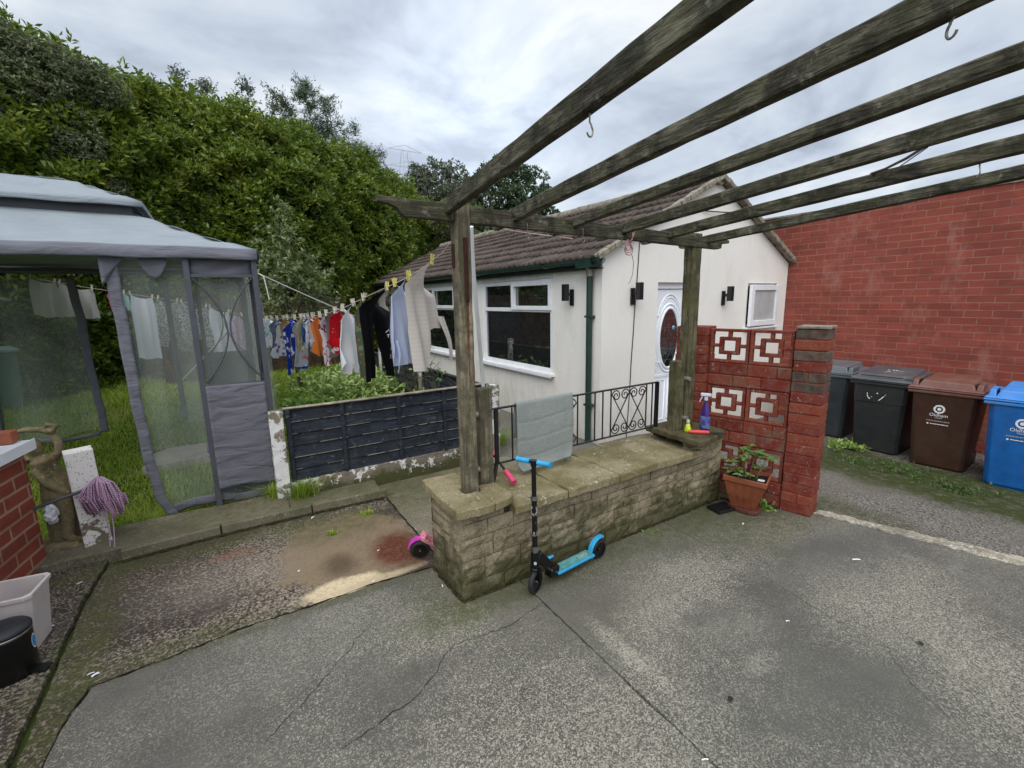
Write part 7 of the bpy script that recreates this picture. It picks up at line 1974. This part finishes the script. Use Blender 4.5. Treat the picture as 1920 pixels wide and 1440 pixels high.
tuft(3.45, 5.9, -0.03, 220, 0.36, 0.16, 'grass behind the railing beside the bath mat', 6)
tuft(2.9, 4.2, -0.02, 160, 0.42, 0.14, 'tall grass growing behind the low stone wall by the bath mat', 7)
# leafy plants
def weed(x, y, z, rad, n, L, label, mat='weed', seed=1, flat=0.3, name='weed', cat='weed', h=0.05):
    rng = np.random.default_rng(seed)
    T = np.stack([x + rng.normal(0, rad * 0.5, n), y + rng.normal(0, rad * 0.5, n), z + h * rng.random(n)], 1)
    A = np.stack([rng.normal(0, 1, n), rng.normal(0, 1, n), np.full(n, flat)], 1)
    V, F_ = rosettes(T, A, 5, L, 0.4, rng, 0.8)
    V[:, 2] = np.maximum(V[:, 2], z + 0.002)
    return mesh_np(name, V, F_, LM_[mat], label=label, cat=cat, kind='stuff' if mat == 'creep' else None)
weed(2.30, 9.7, 0.42, 1.1, 620, 0.12, 'pale leafy ground elder patch against the side fence', 'lush', 1, 0.9, 'ground_elder', 'plant', 0.40)
weed(1.25, 8.7, 0.30, 0.5, 130, 0.17, 'dandelion-like leaves in the lawn behind the dark fence panel', 'weed', 2, 0.8, 'leafy_weed', 'weed', 0.18)
weed(2.15, 8.2, 0.25, 0.45, 120, 0.15, 'leafy weeds near the right end of the dark fence panel', 'weed', 12, 0.8, 'leafy_weed', 'weed', 0.22)
weed(8.45, 3.12, -0.28, 0.22, 60, 0.08, 'green weed clump at the foot of the charcoal bin', 'weed', 3, 0.6, 'leafy_weed', 'weed', 0.07)
weed(7.9, 2.2, -0.26, 0.40, 80, 0.05, 'low creeping weeds on the moss in front of the brown bin', 'creep', 4, 0.3, 'leafy_weed', 'weed', 0.02)
weed(7.6, 1.6, -0.25, 0.40, 90, 0.05, 'low creeping weeds on the moss in front of the blue bin', 'creep', 5, 0.3, 'leafy_weed', 'weed', 0.02)
weed(7.7, 2.75, -0.26, 0.30, 45, 0.045, 'sparse creeping weeds on the mossy tarmac left of the brown bin', 'creep', 6, 0.3, 'leafy_weed', 'weed', 0.02)
weed(4.62, 2.42, 0.0, 0.12, 26, 0.07, 'small weeds behind the planter at the foot of the screen wall', 'weed', 7, 0.5, 'leafy_weed', 'weed', 0.08)
weed(3.25, 2.73, 0.0, 0.10, 22, 0.025, 'tiny weeds at the base of the stone wall', 'weed', 8, 0.3, 'leafy_weed', 'weed', 0.02)
weed(2.72, 3.36, 0.62, 0.08, 30, 0.05, 'dead leaves and moss caught behind the coping', 'wisp', 9, 0.2, 'leaf_litter', 'litter', 0.03)
# bare rose stems by the side fence
def rose_bush(x, y, seed, label):
    rg = random.Random(seed); root = empty('rose_bush', (x, y, 0.1), label, 'plant', None); m = MB(); T = []; A = []
    for k in range(6):
        b = Vector((x + rg.uniform(-.12, .12), y + rg.uniform(-.2, .2), 0.02)); h_ = rg.uniform(0.8, 1.55); pts = [b]; d_ = Vector((rg.uniform(-.25, .25), rg.uniform(-.25, .25), 1))
        for j in range(1, 7):
            pts.append(b + d_ * h_ * j / 6 + Vector((rg.uniform(-.03, .03), rg.uniform(-.03, .03), -0.05 * (j / 6) ** 3)))
        m.tube(pts, [0.008 - 0.001 * j for j in range(7)], 5)
        for j in range(4):
            s_ = pts[rg.randint(2, 6)]; e_ = s_ + Vector((rg.uniform(-.22, .22), rg.uniform(-.22, .22), rg.uniform(.03, .2))); m.tube([s_, s_.lerp(e_, .5) + Vector((0, 0, .03)), e_], 0.0035, 4)
            if rg.random() < 0.55: T.append(e_); A.append(e_ - s_)
    m.build('stems', plain('rose_stem', '#5b5138', 0.8, var=0.25), root)
    V, F_ = rosettes(np.array(T), np.array(A), 4, 0.075, 0.5, np.random.default_rng(seed), 0.6); mesh_np('leaves', V, F_, LM_['weed'], root)
rose_bush(2.78, 6.35, 3, 'straggly thin rose stems in front of the second window, nearest the pergola post')
rose_bush(2.72, 7.1, 4, 'straggly rose stems below the pale blue pyjama top')

# ------------------------------------------------------------------ brick bay at the left with its sill
LB = empty('brick_extension', (-1.46, 5.24, 0), 'red brick bay with a white window sill at the left edge', 'building')
dL = Vector((-0.181, -0.983, 0)).normalized(); nL = Vector((0.983, -0.181, 0)).normalized(); C0 = Vector((-1.46, 5.24, 0))
T_ = Matrix(((dL.x, -nL.x, 0, C0.x), (dL.y, -nL.y, 0, C0.y), (0, 0, 1, 0), (0, 0, 0, 1)))   # local x along wall towards camera, y into the building
m = MB(T_); m.bb(0, 4.5, 0, 0.22, -0.05, 1.07); m.bb(0, 0.22, 0.22, 2.5, -0.05, 1.07); m.build('brick_wall', M['brick_left'], LB)
m = MB(T_); m.bb(0.04, 4.5, -0.10, 0.16, 1.075, 1.135); m.bb(0.04, 4.5, -0.11, -0.10, 1.055, 1.145); m.build('window_sill', M['upvc'], LB, bevel=0.008)
m = MB(T_); m.bb(0.26, 0.36, 0.05, 0.12, 1.137, 2.3); m.bb(0.36, 4.5, 0.05, 0.12, 1.137, 1.21); m.bb(0.36, 4.5, 0.05, 0.12, 2.22, 2.3)
fr = m.build('window', M['upvc'], LB, bevel=0.008)
m = MB(T_); m.bb(0.36, 4.5, 0.08, 0.086, 1.21, 2.22); m.build('pane', M['glass'], fr)
m = MB(T_); m.box((0.12, 0.10, 1.19), (0.10, 0.26, 0.10)); m.build('sill_trough', TER, bevel=0.01, label='small brown trough standing on the white sill of the brick bay', cat='trough')

# ------------------------------------------------------------------ weathered garden statue (one continuous body)
t = NT('mossy_statue_stone')
p = t.pos()
c = t.mix(t.noise(p, 12, 6, 0.7), S('#6d5f44'), S('#a09272'))
c = t.mix(t.ramp(t.noise(p, 6, 6, 0.7), [(0.45, 0.0), (0.62, 0.8)]), c, S('#4b4427'))
c = t.mix(t.math('MULTIPLY', t.ramp(t.noise(p, 30, 5, 0.75), [(0.58, 0.0), (0.64, 1.0)]), 0.5), c, S('#c2b79c'))
t.bump(t.noise(p, 45, 6, 0.75), 0.9, 0.01); t.set(c, 0.9, 0, 0.2); M['statue'] = t.mat
def blob_mesh(parts, name, mat, parent, voxel=0.014, **kw):
    """union of tapered limbs melted into one continuous surface"""
    m = MB()
    for path, rad, flat in parts: m.tube(path, rad, 14, flat=flat, up=(1, 0, 0) if flat != 1.0 else None)
    o = m.build(name, mat, parent, **kw)
    r_ = o.modifiers.new('melt', 'REMESH'); r_.mode = 'VOXEL'; r_.voxel_size = voxel; r_.use_smooth_shade = True
    s_ = o.modifiers.new('smooth', 'SMOOTH'); s_.factor = 0.5; s_.iterations = 2
    return o
ST = empty('garden_statue', (-1.42, 5.50, 0.06), 'weathered mossy statue of a draped figure with raised arms by the brick bay', 'statue')
sx_, sy_ = -1.43, 5.52
pts = [
    ([(sx_ + 0.05, sy_, 0.10), (sx_ + 0.035, sy_, 0.24), (sx_ + 0.045, sy_, 0.40), (sx_ + 0.065, sy_, 0.54), (sx_ + 0.055, sy_, 0.66), (sx_ + 0.02, sy_, 0.78), (sx_ + 0.0, sy_, 0.87), (sx_ - 0.01, sy_, 0.92)], [0.095, 0.078, 0.098, 0.128, 0.105, 0.085, 0.09, 0.05], 1.0),   # robe, hips, waist, chest
    ([(sx_ - 0.01, sy_ - 0.01, 0.90), (sx_ - 0.02, sy_ - 0.02, 0.96), (sx_ - 0.03, sy_ - 0.03, 1.02), (sx_ - 0.035, sy_ - 0.035, 1.07)], [0.032, 0.046, 0.054, 0.034], 1.0),   # neck and bowed head
    ([(sx_ + 0.07, sy_, 0.875), (sx_ + 0.125, sy_ - 0.03, 0.93), (sx_ + 0.135, sy_ - 0.05, 1.02), (sx_ + 0.105, sy_ - 0.055, 1.12), (sx_ + 0.04, sy_ - 0.06, 1.155), (sx_ - 0.04, sy_ - 0.07, 1.17), (sx_ - 0.10, sy_ - 0.07, 1.165)], [0.042, 0.036, 0.030, 0.030, 0.026, 0.024, 0.016], 1.0),   # raised arm over the head
    ([(sx_ - 0.08, sy_, 0.88), (sx_ - 0.16, sy_ + 0.02, 0.96), (sx_ - 0.17, sy_, 1.08), (sx_ - 0.11, sy_ - 0.03, 1.15)], [0.04, 0.034, 0.028, 0.02], 1.0),
    ([(sx_ + 0.10, sy_ - 0.07, 1.12), (sx_ + 0.14, sy_ - 0.06, 1.17), (sx_ + 0.08, sy_ - 0.07, 1.20)], [0.03, 0.026, 0.02], 1.0),   # wreath held over the head
    ([(sx_ + 0.09, sy_ - 0.07, 0.52), (sx_ + 0.115, sy_ - 0.12, 0.34), (sx_ + 0.085, sy_ - 0.10, 0.15)], [0.06, 0.052, 0.042], 1.0),  # bent knee under the drapery
    ([(sx_ + 0.09, sy_ - 0.10, 0.13), (sx_ + 0.17, sy_ - 0.14, 0.125), (sx_ + 0.215, sy_ - 0.15, 0.118)], [0.036, 0.026, 0.016], 1.0),  # foot
    ([(sx_ - 0.06, sy_ - 0.07, 0.80), (sx_ + 0.03, sy_ - 0.12, 0.66), (sx_ + 0.13, sy_ - 0.09, 0.56), (sx_ + 0.17, sy_, 0.45), (sx_ + 0.13, sy_, 0.2)], [0.022, 0.026, 0.028, 0.026, 0.018], 1.0),  # sash
]
for k in range(9):   # folds of the robe
    a_ = -2.6 + k * 0.42
    pts.append(([(sx_ + 0.05 + 0.10 * math.cos(a_), sy_ + 0.10 * math.sin(a_), 0.64), (sx_ + 0.045 + 0.105 * math.cos(a_ + 0.2), sy_ + 0.105 * math.sin(a_ + 0.2), 0.40), (sx_ + 0.05 + 0.095 * math.cos(a_ + 0.1), sy_ + 0.095 * math.sin(a_ + 0.1), 0.11)], [0.010, 0.016, 0.020], 1.0))
blob_mesh(pts, 'figure', M['statue'], ST, 0.0095)
m = MB(); m.lathe([(0, 0.0), (0.235, 0.0), (0.24, 0.035), (0.225, 0.06), (0.20, 0.085), (0, 0.10)], (sx_ + 0.06, sy_ - 0.02, 0.03), 22, sx=1.0, sy=0.8); m.build('plinth', M['statue'], ST)
# white carrier bag by the wall
m = MB(); rg = random.Random(2); P = []
for j in range(9):
    for i in range(14):
        a = 2 * math.pi * i / 14; q = j / 8; r_ = (0.055 * math.sin(math.pi * (0.12 + 0.8 * q)) ** 0.6) * rg.uniform(0.55, 1.3)
        P.append((-1.40 + r_ * math.cos(a) * 0.8, 5.33 + r_ * math.sin(a), 0.34 + 0.17 * q))
m.add(P, [(j * 14 + i, j * 14 + (i + 1) % 14, (j + 1) * 14 + (i + 1) % 14, (j + 1) * 14 + i) for j in range(8) for i in range(14)] + [tuple(range(14))[::-1], tuple(8 * 14 + i for i in range(14))], 0, False)
m.build('carrier_bag', plain('white_bag', '#dcdde0', 0.4, var=0.08, scale=20), label='crumpled white carrier bag wedged between the brick bay and the statue', cat='bag')

# ------------------------------------------------------------------ mop draped over the short post
MP = empty('mop', (-1.1, 5.24, 0.6), 'purple and white string mop with grey handle resting on the short white post', 'mop')
m = MB(); m.tube([(-1.48, 5.21, 0.535), (-1.13, 5.23, 0.618)], 0.014, 10); m.build('handle', plain('grey_handle', '#4a4c50', 0.5), MP)
t = NT('purple_white_yarn')
p = t.pos()
wv = t.node('ShaderNodeTexWave', {'Vector': p, 'Scale': 40.0, 'Distortion': 2.0, 'Detail': 2.0}, bands_direction='DIAGONAL').outputs[1]
c = t.mix(t.ramp(wv, [(0.35, 0.0), (0.6, 1.0)]), S('#8f4a82'), S('#dcc6d3'))
c = t.mix(t.math('MULTIPLY', t.noise(p, 70, 3), 0.4), c, S('#5c2a58'))
t.set(c, 0.9, 0, 0.15); M['yarn'] = t.mat
m = MB(); rg = random.Random(6); top = Vector((-1.035, 5.235, 0.70))
for k in range(80):
    a = rg.uniform(-1.0, 1.0); sp = a * 0.125 + rg.uniform(-0.02, 0.02); L = rg.uniform(0.22, 0.38) * (1.0 if a > 0 else 0.85)
    y0 = rg.uniform(-0.045, 0.03)
    s0 = top + Vector((sp * 0.18, y0 * 0.5, rg.uniform(-0.01, 0.015)))
    b1 = top + Vector((sp * 0.75, y0 - 0.02, -0.02 - abs(sp) * 0.3)); b2 = top + Vector((sp * 1.05, y0 - 0.03, -L * 0.6)); b3 = top + Vector((sp * 1.0 + 0.03, y0 - 0.025, -L))
    b4 = b3 + Vector((0.012, 0.004, 0.01)); b5 = b2 + Vector((0.02, 0.008, 0.0))
    m.tube([s0, b1, b2, b3, b4, b5], 0.0054, 5)
m.tube([(-1.13, 5.225, 0.62), (-1.16, 5.21, 0.60), (-1.15, 5.205, 0.56), (-1.11, 5.21, 0.53)], 0.006, 5)
m.tube([(-1.03, 5.20, 0.40), (-1.02, 5.19, 0.2), (-1.03, 5.17, 0.06), (-1.02, 5.1, 0.03), (-0.99, 5.12, 0.06), (-0.985, 5.18, 0.22), (-0.98, 5.2, 0.38)], 0.005, 5)
m.build('mop_head', M['yarn'], MP)

# ------------------------------------------------------------------ two small bins at the left edge
WB = empty('waste_bin', (-1.3, 4.05, 0.004), 'open white rectangular plastic bin against the brick bay', 'bin')
WP = plain('offwhite_plastic', '#c9bfbc', 0.45, var=0.05, scale=6, dirt='#a59a96', dirt_amt=0.3)
T_ = Matrix.Translation((-1.325, 4.03, 0.006)) @ Matrix.Rotation(R(-8), 4, 'Z')
def tub(T_, w, d, w1, d1, h, th):
    m = MB(T_)
    def rg_(a, b, z, c=0.03): return [(-a + c, -b, z), (a - c, -b, z), (a, -b + c, z), (a, b - c, z), (a - c, b, z), (-a + c, b, z), (-a, b - c, z), (-a, -b + c, z)]
    rr = [rg_(w / 2, d / 2, 0), rg_(w1 / 2, d1 / 2, h - 0.03), rg_(w1 / 2 + 0.01, d1 / 2 + 0.01, h - 0.028), rg_(w1 / 2 + 0.012, d1 / 2 + 0.012, h), rg_(w1 / 2 - th, d1 / 2 - th, h), rg_(w / 2 - th, d / 2 - th, 0.01)]
    m.add([p for r_ in rr for p in r_], [(i * 8 + j, i * 8 + (j + 1) % 8, (i + 1) * 8 + (j + 1) % 8, (i + 1) * 8 + j) for i in range(5) for j in range(8)] + [tuple(range(8))[::-1], tuple(40 + j for j in range(8))])
    return m
tub(T_, 0.24, 0.24, 0.30, 0.29, 0.40, 0.008).build('tub', WP, WB, bevel=0.004)
PB = empty('pedal_bin', (-1.26, 3.72, 0.004), 'small black pedal bin with a blue sticker at the left edge', 'bin')
c = (-1.285, 3.71, 0.006)
m = MB(); m.lathe([(0, 0), (0.115, 0), (0.12, 0.012), (0.122, 0.26), (0.122, 0.275), (0, 0.275)], c, 36); bd = m.build('body', BLK, PB)
m = MB(); m.lathe([(0.123, 0.268), (0.125, 0.272), (0.125, 0.278), (0.123, 0.281)], c, 36); m.build('trim_ring', M['steel'], bd)
m = MB(); m.lathe([(0.0, 0.283), (0.120, 0.283), (0.126, 0.287), (0.126, 0.30), (0.115, 0.312), (0.07, 0.325), (0, 0.33)], c, 36); m.build('lid', plain('matt_black_lid', '#202226', 0.55, var=0.1), PB)
m = MB(); v_ = Vector((0.93, -0.36, 0)).normalized(); u_ = Vector((0.36, 0.93, 0))
m.beam(Vector(c) + v_ * 0.11 + Vector((0, 0, 0.02)), Vector(c) + v_ * 0.19 + Vector((0, 0, 0.014)), 0.07, 0.012); m.build('pedal', BLK, PB, bevel=0.004)
m = MB()
for rr, off, mi in ((1.0, 0.1232, 0), (0.82, 0.1236, 1)):
    P = []
    for i in range(28):
        a = 2 * math.pi * i / 28; th_ = 0.05 + 0.20 * rr * math.cos(a); zz_ = 0.19 + 0.048 * rr * math.sin(a)
        P.append((c[0] + off * math.cos(th_ - 0.12), c[1] + off * math.sin(th_ - 0.12), zz_))
    m.add(P, [tuple(range(28))], mi)
m.build('sticker', [WHITE, plain('blue_round_sticker', '#2f86cf', 0.4, var=0.15, scale=50)], bd)

# ------------------------------------------------------------------ litter and small weeds on the paving
def scrap(x, y, L, W, rz, label, z=0.001, mat=None, curl=0.006):
    L, W, curl = L * 0.7, W * 0.75, curl * 0.6
    m = MB(Matrix.Translation((x, y, z)) @ Matrix.Rotation(rz, 4, 'Z'))
    m.grid(lambda u, v: ((u - 0.5) * L, (v - 0.5) * W * (0.7 + 0.3 * math.sin(3 * u + L * 90)), 0.002 + curl * math.sin(math.pi * u) + 0.003 * v), 5, 3)
    return m.build('paper_scrap', mat or WHITE, solid=0.0012, label=label, cat='litter')
scrap(-0.86, 3.43, 0.055, 0.038, 0.5, 'folded white paper scrap on the dark path near the pedal bin', -0.006)
scrap(-0.885, 3.455, 0.05, 0.012, 0.2, 'thin white strip beside the folded paper scrap', -0.006)
scrap(-1.16, 4.72, 0.05, 0.012, 0.6, 'white sliver on the slab by the foot of the brick bay', 0.006)
scrap(-1.20, 4.15, 0.022, 0.02, 0.1, 'tiny white fleck of litter beside the open white bin', 0.006)
scrap(0.62, 4.88, 0.05, 0.035, 0.3, 'round white pebble-like scrap just below the kerb', -0.008, curl=0.015)
scrap(1.0, 3.86, 0.035, 0.014, 0.2, 'small white scrap at the edge of the rust stain', -0.008)
scrap(0.35, 3.92, 0.03, 0.022, 0.9, 'white scrap at the left edge of the tan cement patch', -0.008)
scrap(0.83, 3.42, 0.035, 0.02, 0.1, 'small white scrap on the pale end of the cement patch', -0.008)
scrap(1.255, 3.04, 0.05, 0.02, 1.3, 'curled white wrapper at the foot of the stone pier', 0.003, curl=0.02)
scrap(4.28, 1.42, 0.10, 0.02, -0.6, 'long white streak of litter on the right-hand concrete', 0.002)
scrap(3.05, 1.35, 0.04, 0.014, -0.5, 'white sliver on the middle of the right-hand concrete', 0.003)
scrap(1.74, 1.07, 0.05, 0.012, -0.5, 'white sliver at the bottom of the slab joint', 0.003)
scrap(4.10, 2.30, 0.05, 0.03, 0.2, 'white scrap on the concrete in front of the seed tray', 0.002)
LD = plain('dead_leaf', '#2a241c', 0.8, var=0.3)
for (x, y, r_, lab) in ((2.15, 1.2, 0.4, 'dark dead leaf on the concrete right of the slab joint'), (1.28, 1.12, 1.3, 'dark dead leaf on the concrete left of the slab joint'), (3.52, 0.78, 0.9, 'small dark dead leaf on the far right concrete')):
    m = MB(Matrix.Translation((x, y, 0.004)) @ Matrix.Rotation(r_, 4, 'Z')); leaf_poly(m, (-0.02, 0, 0.006), (1, 0, 0.3), (0, 0, 1), 0.045, 0.03, False); m.build('dead_leaf', LD, label=lab, cat='leaf')
